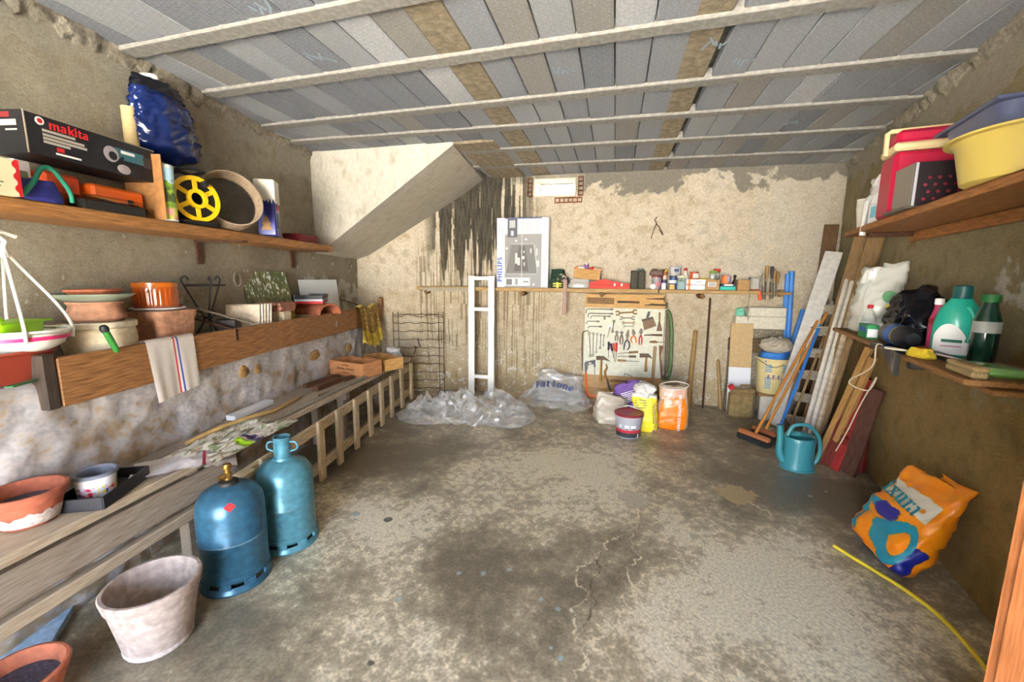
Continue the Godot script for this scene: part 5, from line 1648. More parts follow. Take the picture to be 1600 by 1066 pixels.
	# dark blocks
	for k in 2:
		q = on_shelf(985 + k * 11, 995.5 + k * 11, 423, 0.1)
		var db := solo("slate_block", ["upright dark grey-green stone block beside the red case", "upright dark stone block next to the twin block on the shelf"][k], "block", box(q[1], q[2], 0.09, 0.008), mottled("slate", c8(98, 94, 80), 0.9, 12.0, 0.4), q[0] + Vector3(0, q[2] / 2, 0), TB)
	q = on_shelf(993, 1005, 419, 0.1, YS + 0.187)
	solo("teal_lid", "small teal plastic lid on the dark stone block", "lid", lathe(v2([0, 0, 0.04, 0.002, 0.042, 0.018, 0.03, 0.024, 0, 0.022]), 18, 1.0, 0.7), glossy("teal_dull", c8(110, 140, 136), 0.5), q[0] - Vector3(0, 0, 0) , TB).position.y = on_shelf(985, 995, 423, 0.1)[2] + YS + 0.001  # a plastic lid lying loose on the block
	# tubs and tins
	var t1 := tin("paint_tub", "grey plastic tub with dark red lid near the glass jar", "tub", 1017, 1033, 431, c8(150, 148, 150), c8(150, 34, 46), 0.12, YS, 0.85)
	wrap_label(t1, 0.058, 0.03, 0.09, c8(196, 130, 134), "printed_label", -0.2, 1.0)
	q = on_shelf(1015, 1036, 423, 0.12, YS + 0.15)
	var rg := thing("rag_bundle", "crumpled striped brown and white rag on top of the grey tub", "rag", Vector3(q[0].x, YS + on_shelf(1017, 1033, 431, 0.12)[2] + 0.001, q[0].z), TB)
	part(rg, "cloth", bag_mesh(0.16, 0.065, 0.11, 0.3, 0.03, 321), mottled("rag_brown", c8(172, 140, 130), 0.9, 22.0, 0.6))
	q = on_shelf(1016, 1024, 440, 0.19)
	var wl := solo("white_disc", "round white plastic lid standing on edge in front of the grey tub", "lid", lathe(v2([0, -0.006, 0.03, -0.006, 0.031, 0.006, 0.024, 0.008, 0, 0.006]), 24), mats["white_print"], q[0] + Vector3(0, 0.031, 0))
	wl.rotation = Vector3(PI / 2 - 0.05, 0, 0)
	var t2 := tin("varnish_tin", "tall brown tin with yellow lid behind the grey tub", "tin", 1031.5, 1042, 421, c8(150, 78, 36), c8(226, 196, 40), 0.055)
	wrap_label(t2, 0.042, 0.06, 0.16, c8(214, 190, 176), "printed_label", -0.4, 0.9)
	var sp := tin("spray_bottle", "small white plastic bottle in front of the brown tin", "bottle", 1033, 1041, 437, c8(226, 226, 230), c8(40, 44, 90), 0.165, YS, 1.0, 0.35)
	var t3 := tin("paint_tin", "blue paint tin with dark rim and white band", "paint tin", 1044.5, 1057.5, 431, c8(50, 74, 140), c8(46, 60, 66), 0.10)
	wrap_label(t3, 0.0505, 0.07, 0.105, c8(224, 226, 230), "white_band")
	var h3: float = on_shelf(1044, 1058, 431, 0.1)[2]
	q = on_shelf(1046, 1064, 417, 0.10, YS + h3)
	var t4 := thing("paint_tub", "white splashed plastic tub standing on the blue paint tin", "tub", Vector3(on_shelf(1044.5, 1057.5, 431, 0.1)[0].x + 0.015, YS + h3 + 0.001, q[0].z), TB)
	part(t4, "tub", lathe(pot_prof(0.066, 0.058, 0.10, 0.02, 0.003, 0.004), 24), mottled("splashed_white", c8(226, 222, 218), 0.6, 14.0, 0.3))
	part(t4, "rag", bag_mesh(0.12, 0.03, 0.11, 0.4, 0.015, 325), mat("tub_rag", c8(216, 206, 196), 0.9), Vector3(0.01, 0.088, 0))
	wrap_label(t4, 0.0655, 0.045, 0.075, c8(60, 76, 130), "printed_label", -0.3, 0.5)
	pack("tan_packet", "tiny tan carton in front of the blue paint tin", "packet", 1045.5, 1054, 444.5, 0.03, mat("tan_card", c8(200, 170, 96), 0.8), 0.175)
	# glass jar
	q = on_shelf(1056.5, 1070, 431, 0.13)
	var jr := thing("glass_jar", "square glass jar with cream lid half full of blue grey powder", "jar", q[0], TB)
	var jw: float = q[1]
	var jh: float = q[2]
	part(jr, "glass", box(jw, jh * 0.86, jw * 0.8, 0.014), film("jar_glass", c8(200, 220, 214), 0.3, 0.08), Vector3(0, jh * 0.43, 0))
	part(jr, "contents", box(jw * 0.9, jh * 0.6, jw * 0.7, 0.008), mat("powder", c8(150, 178, 190), 0.9), Vector3(0, jh * 0.31, 0))
	part(jr, "lid", lathe(v2([0, 0, jw * 0.5, 0, jw * 0.5, jh * 0.12, 0, jh * 0.14]), 24), mat("cream_lid", c8(236, 228, 190), 0.5), Vector3(0, jh * 0.86, 0))
	# bottle with red cap
	var bo := thing("white_bottle", "white plastic bottle with red cap behind the glass jar", "bottle", on_shelf(1064, 1075, 419, 0.045)[0], TB)
	var bh: float = on_shelf(1064, 1075, 419, 0.045)[2]
	part(bo, "bottle", lathe(v2([0, 0, 0.042, 0, 0.044, 0.01, 0.044, bh * 0.6, 0.02, bh * 0.78, 0.016, bh * 0.9, 0, bh * 0.9]), 24), glossy("bottle_white", c8(222, 216, 200), 0.4))
	part(bo, "cap", lathe(v2([0, bh * 0.88, 0.019, bh * 0.88, 0.019, bh, 0, bh]), 18), mats["red_print"])
	part(bo, "green_band", lathe(v2([0.0446, bh * 0.3, 0.0446, bh * 0.38]), 24), mat("band_green", c8(80, 150, 90), 0.6))
	# white box with red cross
	var wb := pack("first_aid_box", "white carton with orange stripe and small red cross on its face", "carton", 1070, 1099.5, 436.5, 0.15, mat("white_print", c8(238, 238, 236)), 0.11)
	var ww: float = wb.get_meta("w")
	var wh: float = wb.get_meta("h")
	part(wb, "orange_stripe", box(0.022, wh, 0.001, 0), mat("stripe_orange", c8(238, 130, 50), 0.6), Vector3(-ww / 2 + 0.03, wh / 2, 0.0757))
	part(wb, "red_cross", box(0.05, 0.012, 0.001, 0), mats["red_print"], Vector3(-ww / 2 + 0.026, wh * 0.5, 0.0764))
	text(wb, "MOORE", 0.026, mat("grey_text", c8(140, 140, 150), 0.7), Vector3(0.03, wh * 0.45, 0.0757), Vector3.ZERO, "Droid Sans", 400, 1.3)
	part(wb, "text_line", box(0.06, 0.006, 0.001, 0), mat("grey_text", c8(140, 140, 150), 0.7), Vector3(0.03, wh * 0.76, 0.0757))
	var hb := wh + YS + 0.001
	var t5 := tin("paint_tin", "orange-red tin with white label standing on the white carton", "paint tin", 1076, 1090, 425, c8(206, 88, 48), c8(190, 70, 44), 0.10, hb)
	wrap_label(t5, 0.0545, 0.012, 0.062, c8(228, 214, 206), "printed_label", -0.4, 1.1)
	var yl := solo("yellow_disc", "flat yellow round lid lying on the white carton", "lid", lathe(v2([0, 0, 0.055, 0, 0.056, 0.012, 0.05, 0.016, 0, 0.014]), 24), mat("lid_yellow", c8(226, 196, 50), 0.5), Vector3(on_shelf(1092, 1104, 434, 0.09)[0].x, hb, on_shelf(1092, 1104, 434, 0.09)[0].z))
	# labelled box and jars
	var kb := pack("brown_carton", "brown cardboard box with white label under two jars", "carton", 1100, 1121, 436.5, 0.15, mats["cardboard"], 0.11)
	var kh: float = kb.get_meta("h")
	part(kb, "paper_label", box(0.085, 0.05, 0.001, 0), mats["white_print"], Vector3(-0.005, kh * 0.52, 0.0757))
	for k in 3:
		part(kb, "text_line", box(0.07, 0.006, 0.001, 0), mat("ink", c8(40, 40, 44)), Vector3(-0.005, kh * 0.52 + 0.014 - 0.014 * k, 0.0764))
	var jar_glass := film("jar_glass", c8(200, 220, 214), 0.3, 0.08)
	for c in [[1107, 1119, 423, c8(122, 150, 40), 0.13, "squat glass jar with green lid and white band on the brown carton"], [1113, 1124, 420, c8(214, 44, 34), 0.05, "taller glass jar with red lid behind the green-lidded jar"]]:
		q = on_shelf(c[0], c[1], c[2], c[4], YS + kh + 0.001)
		var g := thing("glass_jar", c[5], "jar", q[0], TB)
		var r: float = q[1] / 2
		part(g, "glass", lathe(v2([0, 0, r * 0.9, 0, r * 0.95, 0.01, r * 0.95, q[2] * 0.6, r * 0.8, q[2] * 0.72, 0, q[2] * 0.72]), 24), jar_glass)
		part(g, "contents", lathe(v2([0, 0.004, r * 0.84, 0.004, r * 0.86, q[2] * 0.5, 0, q[2] * 0.5]), 20), mat("screws_grey", c8(150, 146, 140), 0.6))
		part(g, "lid", lathe(v2([0, q[2] * 0.7, r, q[2] * 0.7, r, q[2] * 0.97, 0, q[2]]), 24), glossy("lid_" + (c[3] as Color).to_html(), c[3], 0.35))
	# teal and navy boxes with an orange tin
	var te := pack("teal_box", "flat turquoise box at the bottom of the small pile", "box", 1123, 1147, 447.5, 0.13, glossy("turquoise", c8(60, 190, 172), 0.5), 0.12)
	var th: float = te.get_meta("h")
	var na := pack("navy_box", "dark navy flat box with white label on the turquoise box", "box", 1124.5, 1147, 443.5, 0.12, mat("navy", c8(50, 48, 84), 0.5), 0.12, YS + th + 0.001)
	var nh: float = na.get_meta("h")
	part(na, "paper_label", box(0.09, nh * 0.6, 0.001, 0), mats["white_print"], Vector3(0.0, nh / 2, 0.0607))
	var ot := tin("grease_tin", "orange and lilac tin standing on the navy box", "tin", 1125.5, 1139.5, 430.5, c8(228, 120, 56), c8(216, 132, 90), 0.12, YS + th + nh + 0.002)
	wrap_label(ot, 0.0545, 0.02, 0.085, c8(190, 176, 206), "printed_label", 0.15, 1.2)
	# dark bottle
	q = on_shelf(1143.5, 1150, 429.5, 0.04)
	var dbt := thing("dark_bottle", "small dark bottle with round black stopper behind the boxes", "bottle", q[0], TB)
	part(dbt, "bottle", lathe(v2([0, 0, 0.025, 0, 0.025, q[2] * 0.5, 0.012, q[2] * 0.68, 0.012, q[2] * 0.8, 0, q[2] * 0.8]), 18), glossy("bottle_brown", c8(70, 52, 48), 0.2))
	part(dbt, "stopper", lathe(v2([0, q[2] * 0.78, 0.012, q[2] * 0.8, 0.018, q[2] * 0.9, 0.01, q[2] * 0.99, 0, q[2]]), 16), mats["black"])
	part(dbt, "red_collar", lathe(v2([0.0256, q[2] * 0.3, 0.0256, q[2] * 0.42]), 16), mats["red_print"])
	var pl2 := pack("brown_carton", "plain brown cardboard box between dark bottle and hanging tools", "carton", 1149, 1168, 437.5, 0.15, mats["cardboard"], 0.11)
	part(pl2, "tape", box(0.02, pl2.get_meta("h") * 1.01, 0.001, 0), mat("tape_tan", c8(176, 136, 82), 0.5), Vector3(0, pl2.get_meta("h") / 2.0, 0.0757))
	q = on_shelf(1170.5, 1185, 434, 0.1)
	var gj := thing("plastic_jar", "cloudy clear plastic jar at the right end of the shelf", "jar", q[0], TB)
	part(gj, "jar", box(q[1], q[2], 0.1, 0.015), film("cloudy_plastic", c8(206, 204, 194), 0.75, 0.3), Vector3(0, q[2] / 2, 0))
	part(gj, "red_base", box(q[1] * 0.9, 0.016, 0.104, 0.003), mat("base_rust", c8(170, 74, 36), 0.6), Vector3(0, 0.008, 0))
	part(gj, "lid", box(q[1] * 1.02, 0.014, 0.104, 0.004), film("cloudy_plastic", c8(206, 204, 194), 0.75, 0.3), Vector3(0, q[2] - 0.004, 0))
	# trowels and brushes hung at the shelf's end
	var rk := thing("tool_rack", "pale notched wooden rack fixed at the right end of the shelf", "rack", bw(1.70, YS - 0.03, 0.12), TB)
	part(rk, "rack_bar", box(0.32, 0.03, 0.10, 0.004), wood("rack_wood", c8(176, 146, 98), 0, 0.8, 0.3), Vector3(0, 0.0, 0))
	part(rk, "wall_block", box(0.05, 0.08, 0.07, 0.004), wood("rack_wood", c8(176, 146, 98), 0, 0.8, 0.3), Vector3(0.1, -0.0, -0.082))
	var k2 := 0
	for c in [[1187, 452, 470, c8(232, 84, 40), "orange screwdriver hanging from the shelf rack"], [1193, 428, 469, c8(170, 160, 140), "round grey trowel hanging from the shelf rack"], [1199, 415, 470, c8(184, 140, 76), "trowel with tan wooden handle pointing up in the rack"], [1207, 416, 470, c8(40, 38, 44), "trowel with black handle pointing up in the rack"], [1211, 421, 468, c8(176, 136, 78), "slim trowel with pale wooden handle in the rack"], [1216, 425, 464, c8(160, 124, 72), "short brush with worn wooden handle at the rack end"]]:
		var off := 0.19 if k2 % 2 == 0 else 0.182
		var top := pb(c[0], c[1], off)
		var low := pb(c[0] - 3 if k2 > 1 else c[0], c[2], off)
		var tl := thing("trowel" if k2 > 0 else "screwdriver", c[4], "hand tool", Vector3.ZERO)
		var hl := top.distance_to(low)
		span(tl, low, top)
		var hm: Material = wood("handle_%d" % k2, c[3], 1, 0.6, 0.2) if k2 != 3 and k2 != 0 else mat("handle_c%d" % k2, c[3], 0.5)
		if k2 == 0:
			part(tl, "handle", lathe(v2([0, 0, 0.016, 0.004, 0.018, 0.03, 0.013, 0.1, 0, 0.105]), 14), hm)
			part(tl, "blade", lathe(v2([0, 0.1, 0.005, 0.1, 0.005, hl, 0, hl]), 10), mats["old_steel"])
		else:
			part(tl, "handle", lathe(v2([0, hl - 0.13, 0.011, hl - 0.13, 0.015, hl - 0.09, 0.019, hl - 0.04, 0.015, hl - 0.006, 0, hl]), 14), hm)
			part(tl, "tang", tube(smooth_path([Vector3(0, hl - 0.13, 0), Vector3(0.0, hl - 0.17, 0.0), Vector3(0.02, hl - 0.19, 0), Vector3(0.02, hl * 0.5, 0)], 5), 0.006, 6), mats["old_steel"])
			part(tl, "blade", prism([Vector2(-0.012, hl * 0.55), Vector2(0.05, hl * 0.55), Vector2(0.045, 0.03), Vector2(0.02, 0.0), Vector2(-0.008, 0.03)], 0.004), mats["old_steel"])
		k2 += 1
	# chain with plug hanging from the shelf
	var cn := thing("knotted_rope", "thin knotted white cord hanging from the right part of the shelf", "cord", bw(1.435, YS, 0.212), TB)
	part(cn, "cord", tube([Vector3(0, 0, -0.01), Vector3(0, -0.01, 0.0), Vector3(0.004, -0.15, 0.002), Vector3(-0.006, -0.28, 0.0), Vector3(0, -0.33, 0.0)], 0.005, 6), mat("cord_white", c8(206, 196, 170), 0.8))
	for y in [-0.08, -0.2, -0.3]:
		part(cn, "knot", lathe(v2([0, -0.02, 0.011, -0.008, 0.011, 0.01, 0, 0.02]), 10), mat("cord_white", c8(206, 196, 170), 0.8), Vector3(0, y, 0.002))
	# bent wire on the wall
	var wr := thing("wire_hook", "rusty bent wire hook hanging on the bare back wall", "hook", pb(1026, 340, 0.012), TB)
	part(wr, "wire", tube(smooth_path([Vector3(0, 0, 0), Vector3(-0.02, -0.03, 0), Vector3(0.0, -0.07, 0.0), Vector3(-0.03, -0.16, 0), Vector3(-0.05, -0.24, 0.0)], 5), 0.005, 6), mats["rust"])
	part(wr, "wire", tube(smooth_path([Vector3(-0.002, -0.07, 0), Vector3(0.05, -0.13, 0), Vector3(0.08, -0.2, 0), Vector3(0.03, -0.13, 0.01)], 5), 0.004, 6), mats["rust"])
	part(wr, "nail", box(0.012, 0.012, 0.03, 0.002), mats["rust"], Vector3(0, 0.0, 0))
	build_wire_grid()
	build_white_frame()
	build_tool_board()
	build_plastic()

func build_wire_grid() -> void:
	var a := Vector3(-2.77, 0, -4.93)
	var b := Vector3(-2.16, 0, -5.12)
	var dir := (b - a).normalized()
	var t := thing("wire_grid", "rusty welded wire mesh panel leaning on the back wall", "wire mesh", a + Vector3(0.03, 0.0, 0.06), atan2(-dir.z, dir.x))
	t.rotation.x = 0.0
	var w := a.distance_to(b)
	for x in [0.0, 0.065, w - 0.06, w]:
		part(t, "upright_wire", tube([Vector3(x, 0.0, 0.0), Vector3(x, 1.06, 0.0)], 0.0045, 6), mats["rust"])
	for k in 10:
		var pts := []
		for i in 13:
			pts.append(Vector3(w * i / 12.0, 0.06 + k * 0.107 + 0.008 * sin(i * 1.7 + k), 0.007 + 0.006 * sin(i * PI / 2 + k * 1.3)))
		part(t, "cross_wire", tube(pts, 0.004, 6), mats["rust"])
		if k == 9:
			var p2 := []
			for i in 13:
				p2.append(Vector3(w * i / 12.0, 1.01 - 0.02 * sin(i * 1.2), 0.01))
			part(t, "cross_wire", tube(p2, 0.004, 6), mats["rust"])
	for c in [[0.31, 0.72, 0.03], [0.27, 0.62, -0.02]]:
		part(t, "wire_twist", tube(smooth_path([Vector3(c[0], c[1], 0.012), Vector3(c[0] + 0.01, c[1] - 0.05, 0.02), Vector3(c[0] + c[2], c[1] - 0.11, 0.012)], 5), 0.006, 6), mats["rust"])

func build_white_frame() -> void:
	# leans: foot on the floor in front of the wall, head against the shelf edge
	var fl := ph(741, 622); var fr := ph(778, 618)
	var foot := Vector3(-1.58, 0.0, -4.93)
	var head := Vector3(-1.60, 1.47, -5.02)
	var t := thing("white_frame", "narrow white painted wooden frame with cross bars leaning on the shelf", "frame", Vector3.ZERO)  # a plain wooden frame of stiles and bars
	span(t, foot, head, Vector3.BACK)
	var up := (head - foot).normalized()
	t.basis = Basis(up.cross(Vector3.BACK).normalized(), up, Vector3.BACK)
	t.basis = Basis(Vector3.RIGHT, up, Vector3.RIGHT.cross(up).normalized())
	var wm := mat("white_paint", c8(236, 234, 228))
	var h := foot.distance_to(head) + 0.05
	for s in [-1.0, 1.0]:
		part(t, "stile", box(0.078, h, 0.035, 0.004), wm, Vector3(s * 0.128, h / 2, 0))
	for y in [h - 0.03, h - 0.41, 0.27]:
		part(t, "cross_bar", box(0.178, 0.045, 0.03, 0.004), wm, Vector3(0, y, 0))

# ------------------------------------------------------------------ tool board
var tbw := Vector3()
func btx(cx: float) -> float:
	return (cx - 515.0) / 720.0 * 0.925
func bty(cy: float) -> float:
	return 1.318 - (cy - 60.0) / 970.0 * 1.315
func hung(called: String, label: String, cat := "tool") -> Node3D:     # a tool on the board; its frame is the board's face
	var t := thing(called, label, cat, tbw, TB)
	return t
func bp(cx: float, cy: float, z := 0.012) -> Vector3:
	return Vector3(btx(cx), bty(cy), z)
func bar(t: Node3D, called: String, pts: Array, r: Variant, m: Material, z := 0.012, seg := 8) -> MeshInstance3D:
	var q := []
	for c in pts:
		q.append(bp(c[0], c[1], z))
	return part(t, called, tube(q, r, seg), m)
func plate(t: Node3D, called: String, pts: Array, th: float, m: Material, z := 0.008) -> MeshInstance3D:
	var q := []
	for c in pts:
		q.append(Vector2(btx(c[0]), bty(c[1])))
	return part(t, called, prism(q, th), m, Vector3(0, 0, z))
func driver(label: String, a: Array, b: Array, hfrac: float, col: Color) -> void:    # a: handle end, b: tip
	var t := hung("screwdriver", label, "screwdriver")
	var p := bp(a[0], a[1], 0.017)
	var e := bp(b[0], b[1], 0.017)
	var m := p.lerp(e, hfrac)
	part(t, "handle", tube([p, p.lerp(m, 0.08), p.lerp(m, 0.5), p.lerp(m, 0.9), m], [0.009, 0.0145, 0.0125, 0.0145, 0.008], 10), mat("grip_" + col.to_html(), col, 0.5))
	part(t, "blade", tube([m, e], [0.0045, 0.0035], 8), mats["old_steel"])
func spanner(label: String, a: Array, b: Array, r: float, m: Material, ring := true) -> void:
	var t := hung("spanner", label, "spanner")
	var p := bp(a[0], a[1], 0.008)
	var e := bp(b[0], b[1], 0.008)
	var d := (e - p).normalized()
	part(t, "shaft", tube([p + d * r, p.lerp(e, 0.5), e - d * r], r * 0.42, 6), m)
	for c in [p, e]:
		if ring:
			var o := part(t, "ring_end", tube(ring_pts(r * 0.85, 14), r * 0.32, 6, true), m, c)
			o.rotation.x = PI / 2
		else:
			var s := -1.0 if c == p else 1.0
			var jaw := []
			for k in 11:
				var an := 0.55 + (TAU - 1.1) * k / 10.0
				jaw.append(c + (d * s).rotated(Vector3.BACK, an) * r)
			part(t, "open_jaw", tube(jaw, r * 0.38, 6), m)
func pliers(label: String, top: Array, low: Array, grip: Color, spread := 22.0, nose := 0.42) -> void:
	var t := hung("pliers", label, "pliers")
	var piv := [lerpf(top[0], low[0], nose), lerpf(top[1], low[1], nose)]
	var hm := mat("grip_" + grip.to_html(), grip, 0.5)
	for s in [-1.0, 1.0]:
		bar(t, "jaw", [[top[0] + s * 3, top[1]], [piv[0] + s * 10, lerpf(top[1], piv[1], 0.6)], [piv[0] - s * 2, piv[1]]], [0.004, 0.010, 0.010], mats["old_steel"], 0.012)
		bar(t, "handle", [[piv[0] - s * 2, piv[1]], [piv[0] + s * spread * 0.8, lerpf(piv[1], low[1], 0.35)], [piv[0] + s * spread, lerpf(piv[1], low[1], 0.7)], [low[0] + s * spread * 0.7, low[1]]], [0.008, 0.0085, 0.0085, 0.006], hm, 0.012)
	part(t, "pivot", lathe(v2([0, 0, 0.010, 0, 0.010, 0.022, 0, 0.024]), 12), mats["old_steel"], bp(piv[0], piv[1], 0.002), Vector3(PI / 2, 0, 0))
func hammer(label: String, head: Array, hx: float, y0: float, y1: float) -> void:
	var t := hung("hammer", label, "hammer")
	bar(t, "handle", [[hx, y0], [hx - 3, lerpf(y0, y1, 0.5)], [hx, y1]], [0.011, 0.013, 0.017], wood("hammer_handle", c8(196, 146, 74), 1, 0.6, 0.25), 0.019)
	plate(t, "head", [[head[0], head[1] - 16], [hx + 18, head[1] - 18], [head[2], head[1] + 26], [hx + 20, head[1] + 12], [head[0] + 4, head[1] + 18]], 0.028, mottled("hammer_iron", c8(118, 92, 62), 0.6, 14.0, 0.35), 0.019)

func build_tool_board() -> void:
	tbw = bw(0.118, 0.0, 0.085)
	var b := thing("tool_board", "tall board of pine and cream panels covered with hung tools", "tool board", tbw - nb * 0.012, TB)
	part(b, "panel", box(0.925, 0.165, 0.02, 0.003), wood("board_pine", c8(222, 176, 104), 0, 0.6, 0.2), Vector3(0, 1.318 - 0.0825, 0))
	part(b, "panel", box(0.925, 0.84, 0.02, 0.003), mottled("board_cream", c8(228, 226, 204), 0.7, 3.0, 0.08), Vector3(0, bty(182) - 0.42, 0))
	part(b, "panel", box(0.925, bty(792) - 0.16, 0.02, 0.003), wood("board_beech", c8(206, 164, 104), 0, 0.6, 0.25), Vector3(0, (bty(792) + 0.16) / 2, 0))
	part(b, "panel", box(0.925, 0.158, 0.02, 0.003), wood("board_beech_low", c8(190, 144, 86), 0, 0.6, 0.3), Vector3(0, 0.079, 0))
	part(b, "panel_joint", box(0.002, 0.835, 0.002, 0), mat("joint_grey", c8(176, 172, 150), 0.8), Vector3(0.0, bty(182) - 0.42, 0.0105))
	part(b, "back_batten", box(0.06, 1.28, 0.045, 0.003), wood("batten_dark", c8(130, 96, 60), 1, 0.8, 0.3), Vector3(-0.40, 0.645, -0.034))
	part(b, "back_batten", box(0.06, 1.28, 0.045, 0.003), wood("batten_dark", c8(130, 96, 60), 1, 0.8, 0.3), Vector3(0.40, 0.645, -0.034))
	var iron := mottled("tool_iron", c8(110, 92, 72), 0.6, 14.0, 0.4)
	var oldst := mats["old_steel"]
	var brownw := wood("rule_wood", c8(140, 104, 64), 0, 0.7, 0.35)
	# top strip
	var t := hung("folding_rule", "folded brown wooden rule on the pine strip of the board", "rule")
	for k in 4:
		plate(t, "rule_blade", [[172, 93 + k * 14], [420, 96 + k * 14], [420, 107 + k * 14], [172, 104 + k * 14]], 0.006, brownw, 0.006)
	t = hung("chisel", "long chisel with brown handle beside the folded rule", "chisel")
	bar(t, "handle", [[645, 130], [560, 128]], [0.012, 0.014], brownw, 0.015)
	bar(t, "blade", [[560, 128], [448, 128]], [0.010, 0.012], mottled("chisel_steel", c8(88, 84, 80), 0.5, 10.0, 0.3, 0.0, 0.5), 0.015)
	t = hung("drill_bit", "dark iron spike with flat head high on the board", "drill bit")
	bar(t, "spike", [[700, 97], [855, 95]], [0.003, 0.011], iron, 0.012)
	bar(t, "head", [[858, 75], [860, 120]], 0.006, iron, 0.012)
	t = hung("auger", "dark iron auger with twisted shank below the spike", "auger")
	bar(t, "shank", [[690, 152], [740, 150], [745, 146], [880, 150]], [0.004, 0.008, 0.012, 0.010], iron, 0.014)
	bar(t, "head", [[884, 125], [884, 178]], 0.008, iron, 0.014)
	# box spanners
	var sl := ["longest bent steel rod key at the top of the cream panel", "second bent steel rod key under the longest", "bent socket key with bulky ends", "short bent steel key below the socket key", "lowest short bent steel key above the ring spanners"]
	var k := 0
	for c in [[165, 238, 415, 196], [185, 268, 415, 234], [208, 284, 392, 257], [172, 330, 292, 306], [190, 372, 318, 352]]:
		t = hung("socket_key", sl[k], "spanner")
		bar(t, "rod", [[c[0], c[1]], [c[0] + 2, c[3] + 10], [c[0] + 14, c[3]], [c[2], c[3]]], 0.0065 if k < 2 else 0.0055, oldst, 0.009)
		bar(t, "socket", [[c[2] - 28, c[3]], [c[2], c[3]]], 0.010, oldst, 0.012)
		if k == 2: bar(t, "socket", [[338, 257], [338, 288]], 0.011, oldst, 0.012)
		k += 1
	# ring spanners hanging in a row
	var rl := ["longest ring spanner in the hanging row next to the board edge", "long ring spanner second from the board edge", "ring spanner third from the board edge", "short darker ring spanner fourth from the board edge", "shortest ring spanner of the hanging row"]
	k = 0
	for c in [[203, 415, 220, 620], [240, 418, 244, 615], [276, 420, 272, 585], [311, 425, 308, 545], [340, 428, 337, 520]]:
		spanner(rl[k], [c[0], c[1]], [c[2], c[3]], 0.016 - 0.002 * k, oldst if k < 3 else iron, true)
		k += 1
	# open spanners
	var osl := ["largest tan open ended spanner lying level on the board", "bright open ended spanner under the tan one", "brown open ended spanner under the bright one", "thin smallest open ended spanner of the level row"]
	k = 0
	for c in [[455, 228, 612, 214], [488, 269, 598, 268], [508, 312, 606, 310], [520, 343, 600, 338]]:
		spanner(osl[k], [c[0], c[1]], [c[2], c[3]], [0.024, 0.018, 0.014, 0.009][k], [mottled("tan_iron", c8(186, 146, 88), 0.6, 12.0, 0.3), oldst, mottled("tan_iron", c8(186, 146, 88), 0.6, 12.0, 0.3), oldst][k], false)
		k += 1
	spanner("upright brown adjustable spanner right of the bent keys", [425, 300], [416, 392], 0.014, iron, true)
	t = hung("hand_drill", "small white T-handled gimlet hanging below the bent keys", "gimlet")
	plate(t, "handle", [[368, 336], [412, 330], [418, 350], [372, 352]], 0.014, mats["white_paint"], 0.010)
	bar(t, "shank", [[394, 348], [384, 390], [372, 450]], [0.006, 0.004, 0.002], oldst, 0.010)
	# pliers
	pliers("small grey pliers hanging first in the pliers row", [456, 382], [456, 475], c8(140, 124, 100), 12, 0.3)
	pliers("grey iron pincers second in the pliers row", [500, 385], [500, 505], c8(120, 104, 84), 13, 0.2)
	pliers("long dark pliers with spread grey handles", [560, 372], [543, 552], c8(62, 66, 74), 24, 0.45)
	pliers("pliers with bright orange handles", [600, 365], [618, 486], c8(240, 120, 30), 24, 0.45)
	pliers("pliers with red handles", [673, 358], [672, 502], c8(206, 60, 44), 13, 0.35)
	# trowel, scraper, file
	t = hung("plaster_trowel", "broad rusty square trowel with grey handle", "trowel")
	plate(t, "blade", [[678, 278], [770, 252], [806, 330], [700, 372]], 0.004, mottled("rusty_blade", c8(156, 122, 92), 0.7, 10.0, 0.35), 0.006)
	plate(t, "top_edge", [[672, 278], [770, 250], [776, 266], [680, 296]], 0.010, iron, 0.010)
	bar(t, "handle", [[718, 262], [728, 238], [734, 206]], [0.012, 0.016, 0.013], mat("handle_grey", c8(106, 106, 108), 0.6), 0.018)
	t = hung("scraper", "triangular brown paint scraper beside the broad trowel", "scraper")
	bar(t, "handle", [[827, 212], [830, 295]], [0.011, 0.009], mottled("tan_iron", c8(186, 146, 88), 0.6, 12.0, 0.3), 0.013)
	plate(t, "blade", [[822, 295], [838, 295], [860, 372], [808, 378]], 0.004, mottled("rusty_blade", c8(156, 122, 92), 0.7, 10.0, 0.35), 0.008)
	t = hung("file", "dark file with brown handle below the scraper", "file")
	bar(t, "handle", [[860, 410], [770, 410]], [0.013, 0.010], wood("file_handle", c8(120, 84, 56), 0, 0.7, 0.3), 0.015)
	bar(t, "blade", [[770, 410], [702, 414]], [0.008, 0.006], iron, 0.015)
	t = hung("awl", "wooden handled awl pointing right near the board edge", "awl")
	bar(t, "handle", [[755, 474], [800, 470], [825, 472]], [0.011, 0.015, 0.008], wood("awl_handle", c8(176, 128, 70), 0, 0.6, 0.3), 0.016)
	bar(t, "blade", [[825, 472], [888, 470]], [0.005, 0.003], oldst, 0.016)
	# screwdrivers
	driver("black handled screwdriver hanging point down", [386, 485], [387, 632], 0.5, c8(40, 40, 44))
	driver("navy handled screwdriver hanging at a slant", [402, 500], [448, 662], 0.42, c8(34, 44, 72))
	driver("orange handled screwdriver between navy and red ones", [430, 497], [444, 655], 0.4, c8(232, 88, 44))
	driver("bright red handled screwdriver of the hanging row", [458, 490], [457, 668], 0.46, c8(214, 34, 44))
	driver("top level screwdriver with brown wooden handle", [656, 565], [470, 588], 0.45, c8(146, 112, 70))
	driver("middle level screwdriver with grey-brown handle", [640, 608], [470, 614], 0.38, c8(112, 94, 70))
	driver("lowest level screwdriver with pale handle on the left", [474, 650], [668, 652], 0.4, c8(176, 142, 92))
	# hammers
	hammer("claw hammer with long wooden handle on the board's hacksaw side", [274, 636, 405], 326, 626, 852)
